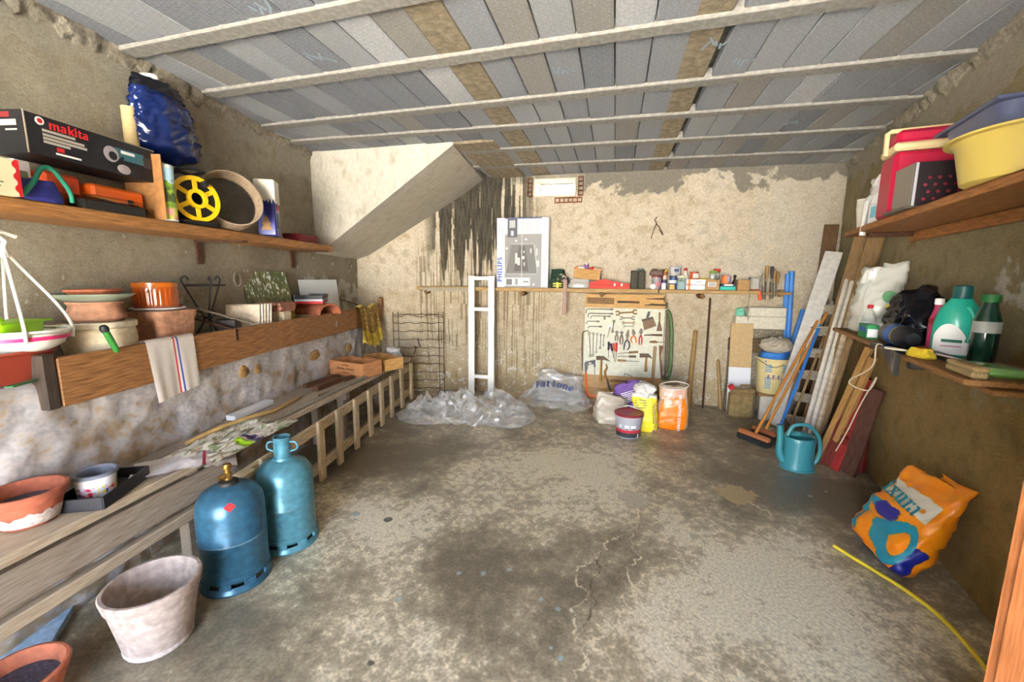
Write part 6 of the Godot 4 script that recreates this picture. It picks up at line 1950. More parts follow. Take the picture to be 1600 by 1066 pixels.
	hammer("short claw hammer with brown head on the board's right half", [670, 596, 788], 734, 586, 738)
	# straight edge, rasp
	t = hung("spirit_level", "long pale wooden straightedge hanging down the right of the board", "straightedge")
	plate(t, "bar", [[790, 510], [820, 512], [812, 975], [786, 975]], 0.016, wood("rule_pale", c8(178, 150, 106), 1, 0.7, 0.25), 0.012)
	part(t, "bubble_eye", lathe(v2([0, 0, 0.006, 0, 0.006, 0.004, 0, 0.004]), 12), mats["ink"], bp(806, 870, 0.018), Vector3(PI / 2, 0, 0))
	t = hung("rasp", "slim brown rasp hanging by the board edge", "rasp")
	plate(t, "blade", [[838, 500], [876, 505], [862, 590], [890, 788], [872, 790], [846, 600]], 0.010, wood("rasp_brown", c8(140, 104, 66), 1, 0.7, 0.35), 0.009)
	# hacksaw
	t = hung("hacksaw", "hacksaw with dark grip and bright orange frame", "hacksaw")
	plate(t, "grip", [[166, 690], [180, 676], [268, 655], [272, 718], [256, 722], [252, 692], [198, 706], [200, 735], [190, 765], [172, 765]], 0.022, mat("saw_grip", c8(82, 84, 88), 0.5), 0.018)
	part(t, "grip_badge", box(0.032, 0.022, 0.003, 0.001), mat("badge_cream", c8(226, 202, 160), 0.6), bp(220, 686, 0.031))
	bar(t, "frame", [[182, 765], [186, 850], [196, 940], [208, 980], [232, 992], [292, 992]], 0.012, glossy("saw_orange", c8(238, 100, 34), 0.4), 0.018)
	plate(t, "blade", [[258, 722], [268, 722], [284, 980], [276, 982]], 0.002, oldst, 0.018)
	# sickle knife
	t = hung("billhook", "hooked pruning knife with bent wooden handle", "billhook")
	bar(t, "handle", [[370, 690], [380, 720], [362, 760], [370, 810], [382, 828]], [0.009, 0.013, 0.015, 0.014, 0.011], wood("hook_handle", c8(188, 140, 70), 1, 0.6, 0.3), 0.018)
	plate(t, "blade", [[376, 825], [396, 822], [408, 870], [432, 935], [462, 985], [424, 950], [396, 905]], 0.005, mottled("dark_blade", c8(104, 92, 76), 0.5, 10.0, 0.3, 0.0, 0.4), 0.016)
	t = hung("pointing_tool", "long brown pointed wooden tool lying level on the beech panel", "tool")
	bar(t, "handle", [[412, 843], [430, 840], [510, 838], [520, 838], [620, 836]], [0.010, 0.015, 0.014, 0.011, 0.014], wood("point_wood", c8(158, 118, 70), 0, 0.6, 0.3), 0.017)
	bar(t, "blade", [[620, 836], [735, 838]], [0.010, 0.002], mottled("dark_blade", c8(104, 92, 76), 0.5, 10.0, 0.3, 0.0, 0.4), 0.016)
	t = hung("bent_wire", "thin black bent wire near the lower edge of the cream panel", "wire")
	bar(t, "wire", [[540, 790], [548, 768], [562, 772], [615, 792]], 0.0035, mats["ink"], 0.006)
	# bow saw round the right edge, wire hoop at the left
	t = hung("bow_saw", "bow saw with green tubular frame hanging at the board's right edge", "bow saw")
	var gm := glossy("saw_green", c8(86, 122, 62), 0.5)
	part(t, "bow", tube(smooth_path([bp(886, 196, 0.02), bp(915, 225, 0.02), bp(940, 370, 0.02), bp(950, 600, 0.02), bp(944, 760, 0.02), bp(915, 800, 0.02)], 6), 0.017, 8), gm)
	part(t, "inner_bow", tube(smooth_path([bp(886, 196, 0.0), bp(905, 240, 0.0), bp(918, 400, 0.0), bp(922, 600, 0.0), bp(915, 740, 0.0), bp(890, 790, 0.0)], 6), 0.014, 8), mottled("bow_grey", c8(124, 116, 92), 0.7, 10.0, 0.3))
	part(t, "blade", prism([Vector2(btx(882), bty(200)), Vector2(btx(892), bty(200)), Vector2(btx(910), bty(800)), Vector2(btx(898), bty(800))], 0.002), iron, Vector3(0, 0, 0.022))
	part(t, "end_grip", bag_mesh(0.06, 0.04, 0.05, 0.2, 0.004, 331), iron, bp(900, 808, -0.005))
	t = hung("wire_hoop", "thin bent iron hoop hanging at the hacksaw edge of the board", "hoop")
	part(t, "hoop", tube(smooth_path([bp(196, 392, 0.012), bp(165, 398, 0.012), bp(140, 420, 0.0), bp(138, 560, 0.0), bp(146, 700, 0.0), bp(150, 760, -0.004)], 6), 0.006, 6), iron)

# ------------------------------------------------------------------ sheets of clear plastic on the floor
func heap(center: Vector3, lx: float, lz: float, h: float, sd: int, turn: float) -> ArrayMesh:
	return sheet(func(u: float, v: float):
		var a := (u - 0.5) * 2.0
		var b := (v - 0.5) * 2.0
		var rr := sqrt(a * a + b * b * 0.9)
		var edge := smoothstep(1.15, 0.55, rr)
		var q := Vector3(a * lx / 2, 0, -b * lz / 2)
		var rid := 1.0 - absf(nv(q + Vector3(0, nv(q, 3.0, sd + 7) * 0.2, 0), 2.3, sd)) * 3.0
		var rid2 := 1.0 - absf(nv(q + Vector3(3, 0, 1), 6.0, sd + 1)) * 3.0
		var rid3 := 1.0 - absf(nv(q + Vector3(7, 0, 2), 14.0, sd + 4)) * 3.0
		q.y = 0.006 + h * edge * (0.34 + 0.42 * clampf(rid, 0, 1) + 0.24 * clampf(rid2, 0, 1) + 0.12 * clampf(rid3, 0, 1) + 0.4 * nv(q, 1.5, sd + 2)) + 0.008 * edge * nv(q, 34.0, sd + 8)
		q.y = maxf(q.y, 0.004)
		var pull := 1.0 - 0.25 * smoothstep(0.8, 1.4, rr)
		q.x = q.x * pull + nv(q, 5.0, sd + 3) * 0.06
		q.z = q.z * pull + nv(q, 5.0, sd + 5) * 0.06
		return q, 130, 84)
func build_plastic() -> void:
	var clear := film("clear_film", c8(248, 247, 244), 0.18, 0.06)
	var a := ph(728, 652)
	var t := thing("plastic_sheet", "large crumpled clear plastic sheet heaped on the floor before the white frame", "plastic sheet", a, 0.12)
	part(t, "film", heap(a, 1.6, 0.72, 0.26, 341, 0.0), clear)
	var b := ph(866, 632)
	var t2 := thing("plastic_sack", "clear plastic sack with blue lettering lying against the back wall", "plastic sack", b + Vector3(0, 0, -0.05), -0.1)
	part(t2, "film", heap(b, 0.95, 0.62, 0.2, 351, 0.0), film("sack_film", c8(244, 243, 240), 0.2, 0.1))
	var ink := mat("sack_blue", c8(56, 66, 120), 0.6)
	var word := "intlono"
	for i in word.length():
		var l := text(t2, word[i], 0.085, ink, Vector3(-0.20 + i * 0.068, 0.235 + 0.03 * sin(i * 0.55), 0.10 + 0.0), Vector3(-0.75, 0, -0.02 * (i - 3) * 3.0))
	var c := ph(845, 600)
	var t3 := thing("plastic_sack", "second clear plastic sack slumped higher against the wall", "plastic sack", bw(-0.62, 0.0, 0.14), TB)
	part(t3, "film", bag_mesh(0.62, 0.33, 0.22, 0.6, 0.05, 361, -0.04), film("sack_film", c8(244, 243, 240), 0.2, 0.1))

# ------------------------------------------------------------------ right side
func leaning(called: String, label: String, cat: String, foot: Vector3, top: Vector3, w: float, th: float, m: Material, face := Vector3.BACK, group := "") -> MeshInstance3D:
	var l := foot.distance_to(top)
	var o := solo(called, label, cat, join([box(w, l, th, 0.004), xf(0, l / 2, 0)]), m, Vector3.ZERO, 0.0, group)
	var up := (top - foot).normalized()
	var x := up.cross(face).normalized()
	o.basis = Basis(x, up, x.cross(up))
	o.position = foot + x.cross(up) * th * 0.5 + Vector3(0, w * absf(x.y) * 0.5 + th * 0.5 * absf(x.cross(up).y), 0)
	return o
func round_bottle(t: Node3D, r: float, h: float, body: Material, capm: Material, neck := 0.35) -> void:
	part(t, "bottle", lathe(v2([0, 0, r * 0.92, 0, r, r * 0.12, r, h * 0.6, r * neck * 1.1, h * 0.82, r * neck, h * 0.9, 0, h * 0.9]), 24), body)
	part(t, "cap", lathe(v2([0, h * 0.88, r * neck * 1.25, h * 0.88, r * neck * 1.25, h * 0.99, 0, h]), 18), capm)

func build_right_side() -> void:
	var pine := wood("right_pine", c8(196, 132, 70), 2, 0.65, 0.35)
	var yu := 1.862
	# ---- upper shelf
	var us := thing("wall_shelf", "rough-edged pine plank shelf high on the right wall", "shelf", rw(0.172, yu - 0.018, -2.5), TR)
	part(us, "plank", sheet(func(u: float, v: float):
		var a := u * TAU
		var x := (0.165 if cos(-a) > 0 else -0.172 + 0.012 * nv(Vector3(0, 0, v * 2.2), 3.0, 401)) * 0.97
		var y := 0.018 * signf(sin(-a)) if absf(sin(a)) > 0.02 else 0.018
		return Vector3(x, y, (v - 0.5) * 2.5), 4, 60, false, true), pine)
	part(us, "plank_core", box(0.325, 0.0355, 2.52, 0.003), pine, Vector3(0, 0, 0))
	part(us, "batten", box(0.03, 0.06, 2.0, 0.004), pine, Vector3(0.155, -0.05, 0))
	part(us, "bracket", box(0.07, 0.05, 0.05, 0.004), mats["rust"], Vector3(0.11, -0.043, 0.42))
	part(us, "bracket", box(0.26, 0.03, 0.04, 0.004), mats["rust"], Vector3(0.03, -0.034, -0.95))
	var white := mats["white_print"]
	# cups at the far end
	var cu := thing("plastic_cups", "stack of white plastic flower cups at the far end of the shelf", "cups", rw(0.24, yu + 0.001, -3.66), TR)
	for k in 4:
		part(cu, "cup", lathe(v2([0.04, 0.02 * k, 0.058, 0.16 + 0.02 * k, 0.061, 0.162 + 0.02 * k, 0.056, 0.158 + 0.02 * k, 0.038, 0.024 + 0.02 * k, 0, 0.024 + 0.02 * k, 0, 0.02 * k]), 24), glossy("cup_white", c8(232, 230, 218), 0.4))
	var wb := thing("carrier_bag", "crumpled white carrier bag on the shelf beside the cooler box", "bag", rw(0.19, yu + 0.001, -3.36), TR)
	part(wb, "bag_film", bag_mesh(0.24, 0.31, 0.18, 0.4, 0.03, 403), film("bag_white", c8(232, 230, 230), 0.9, 0.35))
	part(wb, "hanging_corner", sheet(func(u: float, v: float): return Vector3(-0.13 - 0.02 * sin(u * 6.0), 0.16 - v * 0.22, (u - 0.5) * -0.09 * (1.2 - v)), 6, 8), film("bag_white", c8(232, 230, 230), 0.9, 0.35))
	var cb := thing("small_carton", "small white and light blue carton before the cooler box", "carton", rw(0.285, yu + 0.001, -3.19), TR + 0.2)
	part(cb, "carton", box(0.08, 0.12, 0.10, 0.003), white, Vector3(0, 0.06, 0))
	part(cb, "blue_print", box(0.06, 0.07, 0.001, 0), mat("sky_print", c8(120, 190, 214), 0.6), Vector3(0, 0.07, 0.0506))
	part(cb, "blue_print", box(0.001, 0.07, 0.06, 0), mat("sky_print", c8(120, 190, 214), 0.6), Vector3(-0.0406, 0.07, 0))
	# cooler box
	var co := thing("cooler_box", "magenta picnic cooler box with cream lid band and carrying handle", "cooler box", rw(0.185, yu + 0.001, -3.0), TR)
	var mag := glossy("magenta", c8(188, 20, 66), 0.4)
	var crm := glossy("cooler_cream", c8(230, 210, 160), 0.45)
	part(co, "body", box(0.30, 0.36, 0.22, 0.02), mag, Vector3(0, 0.18, 0))
	part(co, "lid_band", box(0.315, 0.045, 0.235, 0.012), crm, Vector3(0, 0.385, 0))
	part(co, "lid", box(0.295, 0.075, 0.215, 0.02), mag, Vector3(0, 0.44, 0))
	part(co, "handle", tube([Vector3(-0.165, 0.36, 0.0), Vector3(-0.168, 0.485, 0.0), Vector3(-0.15, 0.497, 0), Vector3(0.15, 0.497, 0), Vector3(0.168, 0.485, 0), Vector3(0.165, 0.36, 0)], 0.013, 8), crm)
	# black patterned box
	var bb := thing("patterned_box", "black cardboard box with rows of small red dots before the cooler", "box", rw(0.2, yu + 0.02, -2.74), TR + 0.08)
	var bk := mat("box_black", c8(38, 30, 34), 0.45)
	part(bb, "carton", box(0.26, 0.22, 0.20, 0.004), bk, Vector3(0, 0.11, 0))
	part(bb, "grey_side", box(0.002, 0.215, 0.195, 0), mat("side_grey", c8(142, 134, 120), 0.6), Vector3(-0.1312, 0.11, 0))
	part(bb, "silver_edge", box(0.012, 0.215, 0.002, 0), mat("edge_silver", c8(190, 192, 198), 0.4), Vector3(-0.122, 0.11, 0.1012))
	for i in 5:
		for j in 4:
			part(bb, "red_dot", lathe(v2([0, 0, 0.008, 0, 0.008, 0.001, 0, 0.001]), 10), mat("dot_red", c8(150, 34, 60), 0.6), Vector3(-0.08 + i * 0.04 + (j % 2) * 0.015, 0.035 + j * 0.035, 0.1005), Vector3(PI / 2, 0, 0))
	solo("flat_tray", "thin dark grey tray lying under the black patterned box", "tray", box(0.33, 0.016, 0.27, 0.005), mat("tray_grey", c8(84, 78, 66), 0.5), rw(0.2, yu + 0.0095, -2.72), TR + 0.05)
	# yellow basin and grey tub
	var ba := thing("wash_basin", "pale yellow oval plastic wash basin near the shelf front", "basin", rw(0.235, yu + 0.001, -2.0), TR)
	var yb := glossy("basin_yellow", c8(212, 188, 96), 0.4)
	part(ba, "basin", lathe(v2([0, 0, 0.13, 0, 0.155, 0.012, 0.185, 0.15, 0.20, 0.165, 0.222, 0.168, 0.224, 0.175, 0.195, 0.178, 0.178, 0.16, 0.148, 0.02, 0, 0.012]), 56, 0.88, 1.12), yb)
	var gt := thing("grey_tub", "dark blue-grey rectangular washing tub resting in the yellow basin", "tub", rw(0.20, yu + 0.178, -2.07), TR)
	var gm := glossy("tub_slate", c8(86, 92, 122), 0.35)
	part(gt, "tub_wall", sheet(func(u: float, v: float):
		var t := -u * TAU
		var k := 0.82 + 0.18 * v
		return Vector3(signf(cos(t)) * pow(absf(cos(t)), 0.3) * 0.165 * k, v * 0.09, signf(sin(t)) * pow(absf(sin(t)), 0.3) * 0.22 * k), 48, 3, true, true), gm)
	part(gt, "tub_floor", box(0.25, 0.008, 0.34, 0.003), gm, Vector3(0, 0.004, 0))
	part(gt, "rim", box(0.36, 0.014, 0.47, 0.006), gm, Vector3(0, 0.092, 0))
	part(gt, "painted_hollow", box(0.31, 0.004, 0.42, 0.002), mat("tub_shade", c8(44, 48, 66), 0.5), Vector3(0, 0.101, 0))  # dark sheet on the rim; its colour stands in for shade inside

	# ---- lower shelf
	var yl := 1.145
	var ls := thing("wall_shelf", "narrow board shelf low on the right wall holding bottles", "shelf", rw(0.185, yl - 0.012, -2.70), TR)
	part(ls, "plank", box(0.36, 0.024, 1.86, 0.004), wood("shelf_brown", c8(172, 124, 70), 2, 0.7, 0.35))
	part(ls, "plank", box(0.20, 0.018, 0.7, 0.003), wood("shelf_brown", c8(172, 124, 70), 2, 0.7, 0.35), Vector3(-0.02, -0.024, 0.62))
	part(ls, "bracket", box(0.3, 0.03, 0.04, 0.003), mats["dark_iron"], Vector3(0.02, -0.048, 0.3))
	part(ls, "bracket", box(0.3, 0.03, 0.04, 0.003), mats["dark_iron"], Vector3(0.02, -0.028, -0.6))
	# white bag of bottles
	var wg := thing("plastic_bag", "tall white plastic bag stuffed full at the far end of the lower shelf", "bag", rw(0.18, yl + 0.001, -3.38), TR)
	part(wg, "bag_film", bag_mesh(0.26, 0.45, 0.26, 0.45, 0.03, 411, 0.02), film("bag_milky", c8(222, 222, 212), 0.88, 0.35))
	part(wg, "red_print", box(0.05, 0.02, 0.002, 0), mats["red_print"], Vector3(-0.05, 0.43, 0.06), Vector3(-0.3, 0, 0.2))
	part(wg, "green_print", lathe(v2([0, 0, 0.04, 0, 0.04, 0.002, 0, 0.002]), 16), mat("bag_green", c8(110, 170, 120), 0.6), Vector3(0.02, 0.25, 0.125), Vector3(PI / 2 - 0.2, 0, 0))
	var clr := film("pet_clear", c8(220, 222, 214), 0.3, 0.1)
	for c in [[0.28, -3.16, 0.036, 0.2, "red_print", "clear plastic bottle with red cap before the white bag"], [0.22, -3.05, 0.042, 0.21, "lid_yellow", "clear plastic bottle with yellow top beside the black bag"]]:
		var b := thing("clear_bottle", c[5], "bottle", rw(c[0], yl + 0.001, c[1]), TR)
		round_bottle(b, c[2], c[3], clr, mats[c[4]] if mats.has(c[4]) else mat("lid_yellow", c8(226, 196, 50), 0.5))
		part(b, "paper_label", lathe(v2([c[2] * 1.01, 0.03, c[2] * 1.01, 0.09]), 24), mats["white_print"])
		part(b, "red_label_mark", lathe(v2([c[2] * 1.02, 0.04, c[2] * 1.02, 0.06]), 24), mats["red_print"])
	var kb := thing("bin_bag", "black crumpled bin bag heaped against the right wall", "bag", rw(0.15, yl + 0.001, pr(1436, 490, 0.15).z - 0.05), TR)
	part(kb, "bag_film", bag_mesh(0.2, 0.29, 0.34, 0.5, 0.045, 421, 0.03), glossy("black_film", c8(20, 22, 30), 0.25))
	var bl := thing("blue_cap_bottle", "bottle with blue cap standing behind the black bag", "bottle", rw(0.06, yl + 0.001, -3.02), TR)
	round_bottle(bl, 0.034, 0.31, clr, mat("cap_blue", c8(84, 146, 206), 0.5))
	var gb := thing("detergent_box", "small green and white box with blue print under the clear bottles", "box", rw(0.315, yl + 0.001, -3.02), TR)
	part(gb, "carton", box(0.06, 0.085, 0.16, 0.003), mat("box_green", c8(40, 140, 80), 0.6), Vector3(0, 0.0425, 0))
	part(gb, "blue_print", box(0.001, 0.03, 0.12, 0), mats["blue_print"], Vector3(-0.0306, 0.055, 0))
	part(gb, "white_print", box(0.05, 0.05, 0.001, 0), mats["white_print"], Vector3(0, 0.035, 0.0806))
	var cn := thing("canister", "black canister lying on its side with bright blue label", "canister", rw(0.27, yl + 0.058, pr(1412, 528, 0.27).z), TR)
	cn.rotation.x = PI / 2 - 0.0
	var ck := glossy("canister_black", c8(34, 36, 42), 0.35)
	part(cn, "body", lathe(v2([0, -0.15, 0.05, -0.15, 0.056, -0.14, 0.056, 0.12, 0.04, 0.15, 0.03, 0.17, 0, 0.17]), 28), ck)
	part(cn, "blue_label", lathe(v2([0.0566, -0.06, 0.0566, 0.03]), 28), mat("label_blue", c8(30, 110, 200), 0.5))
	part(cn, "grey_band", lathe(v2([0.0566, -0.13, 0.0566, -0.06]), 28), mat("band_grey", c8(96, 98, 100), 0.5))
	part(cn, "yellow_mark", lathe(v2([0.0568, 0.035, 0.0568, 0.045]), 28), mat("lid_yellow", c8(226, 196, 50), 0.5))
	var rag := thing("black_cloth", "black plastic film hanging over the shelf edge under the canister", "film", rw(0.33, yl + 0.002, -2.52), TR)
	part(rag, "film", sheet(func(u: float, v: float):
		var s := v * 0.22
		var q := Vector3(0.06 - s, 0.002, (0.5 - u) * 0.42)
		if s > 0.105: q = Vector3(-0.045 - 0.006 * sin(u * 14.0), 0.002 - (s - 0.105) * (0.5 + 0.5 * sin(u * 5.0 + 1.0)), (0.5 - u) * 0.42)
		return q, 24, 16), glossy("black_film", c8(20, 22, 30), 0.25))
	# bottles at the door end
	var pk := thing("pink_bottle", "slim pink bottle with white cap beside the big turquoise bottle", "bottle", rw(0.19, yl + 0.001, pr(1470, 500, 0.19).z), TR)
	round_bottle(pk, 0.03, 0.27, glossy("bottle_pink", c8(188, 60, 108), 0.3), mats["white_print"], 0.5)
	part(pk, "red_sleeve", lathe(v2([0.0306, 0.14, 0.0306, 0.17]), 20), mat("sleeve_red", c8(140, 30, 40), 0.5))
	var tq := thing("detergent_bottle", "large turquoise detergent bottle with dark cap and white label", "bottle", rw(0.15, yl + 0.001, pr(1503, 500, 0.15).z), TR)
	var tqm := glossy("bottle_teal", c8(32, 170, 146), 0.3, 0.3)
	part(tq, "bottle", lathe(v2([0, 0, 0.078, 0, 0.085, 0.012, 0.086, 0.15, 0.07, 0.22, 0.042, 0.265, 0.036, 0.275, 0, 0.275]), 36, 0.62, 1.0), tqm, Vector3.ZERO, Vector3(0, PI / 2 - 0.3, 0))
	part(tq, "cap", lathe(v2([0, 0.272, 0.034, 0.272, 0.036, 0.28, 0.034, 0.33, 0.026, 0.336, 0, 0.336]), 24), mat("cap_teal", c8(18, 84, 84), 0.45))
	part(tq, "handle", tube(smooth_path([Vector3(0.02, 0.07, 0.056), Vector3(0.03, 0.12, 0.062), Vector3(0.028, 0.19, 0.056), Vector3(0.012, 0.235, 0.042)], 5), 0.012, 8), tqm)
	part(tq, "white_label", sheet(func(u: float, v: float):
		var a := lerpf(-1.1, 0.7, u)
		var y := 0.01 + 0.145 * v * (1.0 - pow(absf(u - 0.4) * 1.6, 2.0) * v)
		var p := Vector3(sin(a) * 0.0862, y, cos(a) * 0.0862 * 0.63)
		return Basis(Vector3.UP, -0.3) * p, 16, 6), mats["white_print"])
	part(tq, "green_bar", box(0.07, 0.014, 0.001, 0), mat("label_green", c8(20, 110, 90), 0.6), Vector3(-0.035, 0.075, 0.0565), Vector3(0, -0.35, 0))
	part(tq, "pink_line", box(0.07, 0.004, 0.001, 0), mat("line_pink", c8(200, 90, 130), 0.6), Vector3(-0.035, 0.05, 0.0555), Vector3(0, -0.35, 0))
	var dg := thing("dark_bottle", "dark green liquid bottle with green cap by the turquoise bottle", "bottle", rw(0.11, yl + 0.001, pr(1548, 500, 0.11).z), TR)
	round_bottle(dg, 0.046, 0.30, glossy("bottle_darkgreen", c8(16, 60, 48), 0.12, 0.6), mat("cap_green", c8(36, 120, 60), 0.5), 0.55)
	part(dg, "grey_label", lathe(v2([0.0466, 0.13, 0.0466, 0.18]), 24), mat("label_grey", c8(176, 180, 176), 0.6))
	# clutter at the shelf front
	var bt := thing("flat_tool", "black flat tool with chrome blade lying on the shelf front", "tool", rw(0.24, yl + 0.001, pr(1480, 552, 0.24).z + 0.05), TR)
	part(bt, "body", box(0.06, 0.02, 0.36, 0.006), mats["black_plastic"], Vector3(0, 0.011, 0))
	part(bt, "chrome_blade", box(0.022, 0.004, 0.14, 0.001), mat("chrome", c8(206, 208, 212), 0.15, 0.9), Vector3(-0.02, 0.0235, 0.06), Vector3(0, 0.25, 0))
	var sp := thing("sponge_brush", "yellow sponge with orange stripe and white hanging loop", "sponge", rw(0.32, yl + 0.001, pr(1448, 560, 0.32).z), TR + 0.3)
	part(sp, "sponge", bag_mesh(0.06, 0.045, 0.13, 0.2, 0.006, 431), mottled("sponge_yellow", c8(228, 198, 40), 0.9, 20.0, 0.25))
	part(sp, "orange_stripe", box(0.05, 0.003, 0.03, 0.001), mat("stripe_red", c8(214, 90, 40), 0.7), Vector3(-0.002, 0.046, 0.02))
	part(sp, "loop", tube(smooth_path([Vector3(0, 0.02, -0.06), Vector3(-0.03, 0.02, -0.10), Vector3(-0.05, 0.02, -0.15), Vector3(-0.025, 0.02, -0.17), Vector3(-0.01, 0.02, -0.12), Vector3(0.0, 0.02, -0.06)], 5), 0.005, 6), mat("cord_white", c8(206, 196, 170), 0.8))
	var br := thing("scrubbing_brush", "beige bristle scrubbing brush lying at the shelf front", "brush", rw(0.32, yl + 0.001, pr(1526, 576, 0.32).z), TR)
	part(br, "bristles", box(0.05, 0.028, 0.2, 0.008), mottled("bristle", c8(190, 166, 116), 0.95, 40.0, 0.4), Vector3(0, 0.015, 0))
	part(br, "wooden_back", box(0.046, 0.016, 0.2, 0.006), wood("brush_back", c8(196, 166, 116), 2, 0.7, 0.25), Vector3(0, 0.037, 0))
	var gc := thing("green_cloth", "folded bright green cloth in clear wrap on the lower shelf", "cloth", rw(0.22, yl + 0.001, pr(1568, 572, 0.22).z), TR)
	part(gc, "cloth", box(0.11, 0.03, 0.15, 0.012), mat("cloth_green", c8(110, 190, 50), 0.7), Vector3(0, 0.015, 0))
	part(gc, "wrap", box(0.118, 0.036, 0.158, 0.012), film("wrap_clear", c8(240, 240, 240), 0.2, 0.15), Vector3(0, 0.018, 0))
	# rope from the shelf
	var rp := thing("white_rope", "white rope hanging in a loop from the lower right shelf", "rope", Vector3.ZERO)
	var r0 := rw(0.375, yl, -2.62)
	part(rp, "rope", tube(smooth_path([r0 + Vector3(0.02, 0.006, 0), r0 + Vector3(-0.01, 0.002, 0), r0 + Vector3(-0.006, -0.12, -0.02), r0 + Vector3(-0.04, -0.24, -0.16), r0 + Vector3(0.02, -0.27, -0.08), r0 + Vector3(0.02, -0.18, -0.02), r0 + Vector3(0.05, -0.4, -0.2), r0 + Vector3(0.08, -0.6, -0.35), r0 + Vector3(0.1, -0.8, -0.5)], 6), 0.004, 6), mat("rope_white", c8(190, 180, 156), 0.9))
	build_corner_pile()

func build_corner_pile() -> void:
	# ---- blocks and boards in the right corner
	var conc := mottled("concrete_block", c8(168, 158, 132), 0.95, 6.0, 0.35, 0.4)
	var concb := mottled("brown_block", c8(128, 104, 72), 0.95, 6.0, 0.35, 0.4)
	var hts := [[0.0, 0.308, 1.30, 1.62, conc, "lowest grey concrete block of the stack in the right corner"], [0.309, 0.375, 1.305, 1.66, conc, "beige concrete block second from the floor in the corner stack"], [0.685, 0.158, 1.30, 1.64, concb, "dark brown block in the middle of the corner stack"], [0.844, 0.11, 1.34, 1.83, conc, "long concrete block under the white boards of the corner stack"]]
	for q in hts:
		solo("concrete_block", q[5], "block", box(q[3] - q[2], q[1], 0.125, 0.012), q[4], bw((q[2] + q[3]) / 2, q[0] + q[1] / 2, 0.085), TB, "blocks stacked in the right corner")
	var wbm := mottled("white_board", c8(224, 216, 196), 0.8, 4.0, 0.1)
	solo("white_slab", "wide white slab lying on the corner block stack", "slab", box(0.51, 0.139, 0.13, 0.006), wbm, bw(1.583, 1.025, 0.085), TB)
	solo("white_slab", "shorter white slab topping the corner block stack", "slab", box(0.385, 0.1, 0.12, 0.006), wbm, bw(1.643, 1.1455, 0.085), TB)
	solo("green_wrapper", "small crumpled mint green wrapper on the white slab", "wrapper", bag_mesh(0.10, 0.08, 0.06, 0.4, 0.02, 441), mat("mint", c8(120, 196, 166), 0.6), bw(1.385, 1.0955, 0.09), TB)
	# leaning two-tone panel
	var pn := thing("two_tone_panel", "narrow panel with tan upper and white lower half leaning on the blocks", "panel", Vector3(1.40, 0.0, -5.06), TB)
	pn.rotation.x = -0.10
	part(pn, "white_half", box(0.23, 0.53, 0.018, 0.003), mat("panel_white2", c8(226, 228, 232), 0.6), Vector3(0, 0.265, 0))
	part(pn, "tan_half", box(0.23, 0.49, 0.018, 0.003), mottled("panel_tan", c8(206, 174, 124), 0.7, 4.0, 0.1), Vector3(0, 0.775, 0))
	# jerrycan
	var jp := ph(1158, 651)
	var jc := thing("jerrycan", "brownish translucent plastic jerrycan with red cap on the floor", "jerrycan", Vector3(1.385, 0.001, -4.92), 0.1)
	var jm := mottled("jerry_plastic", c8(158, 134, 88), 0.4, 3.0, 0.25)
	part(jc, "body", box(0.25, 0.30, 0.14, 0.035), jm, Vector3(0, 0.15, 0))
	part(jc, "shoulder", box(0.22, 0.05, 0.12, 0.02), jm, Vector3(0.01, 0.315, 0))
	part(jc, "handle", tube([Vector3(-0.02, 0.33, 0), Vector3(-0.01, 0.365, 0), Vector3(0.08, 0.365, 0), Vector3(0.1, 0.32, 0)], 0.012, 8), jm)
	part(jc, "cap", lathe(v2([0, 0, 0.03, 0, 0.03, 0.04, 0, 0.042]), 18), mats["red_print"], Vector3(-0.1, 0.325, 0), Vector3(0, 0, 0.5))
	solo("white_slab", "upright white foam slab on the floor beside the jerrycan", "slab", box(0.19, 0.26, 0.04, 0.006), wbm, Vector3(1.665, 0.131, -4.925), 0.05)
	# bucket on a plank on a block
	solo("concrete_block", "concrete block on the floor carrying the cream bucket", "block", box(0.27, 0.255, 0.20, 0.012), conc, Vector3(1.77, 0.1285, -5.06), 0.05)
	solo("wood_plank", "short brown plank under the cream bucket", "plank", box(0.34, 0.033, 0.25, 0.004), wood("plank_tan", c8(168, 128, 80), 0, 0.8, 0.3), Vector3(1.71, 0.2735, -5.05), 0.05)
	var bp0 := Vector3(1.695, 0.291, -5.025)
	var bk := thing("cream_bucket", "cream plastic bucket with light blue stripes holding rags", "bucket", bp0, 0.0)
	var bm := mottled("bucket_cream", c8(234, 214, 150), 0.5, 3.0, 0.1)
	part(bk, "bucket", lathe(v2([0, 0, 0.128, 0, 0.133, 0.01, 0.156, 0.36, 0.164, 0.365, 0.164, 0.38, 0.154, 0.382, 0.126, 0.02, 0, 0.016]), 44), bm)
	for a in [-0.55, 0.55]:
		for k in 12:
			var y := 0.06 + k * 0.022 + (0.05 if k > 5 else 0.0)
			if k > 9: continue
			part(bk, "blue_stripe", sheet(func(u: float, v: float):
				var an: float = a + (u - 0.5) * 0.42
				var yy := y + v * 0.011
				var r := 0.1338 + 0.0657 * yy
				return Vector3(sin(an) * r, yy, cos(an) * r), 8, 1), mat("stripe_blue", c8(70, 150, 200), 0.6))
	text(bk, "E.E.E.", 0.04, mat("bucket_ink", c8(70, 60, 140), 0.7), Vector3(-0.02, 0.19, 0.147), Vector3(-0.065, -0.1, 0))
	part(bk, "bail", tube(smooth_path([Vector3(-0.165, 0.365, 0), Vector3(-0.12, 0.33, 0.125), Vector3(-0.04, 0.3, 0.165), Vector3(0.06, 0.33, 0.155)], 6), 0.004, 6), mats["old_steel"])
	var bt := thing("blue_plastic", "bright blue plastic sheet bunched in the cream bucket", "plastic", bp0 + Vector3(0, 0.31, 0))
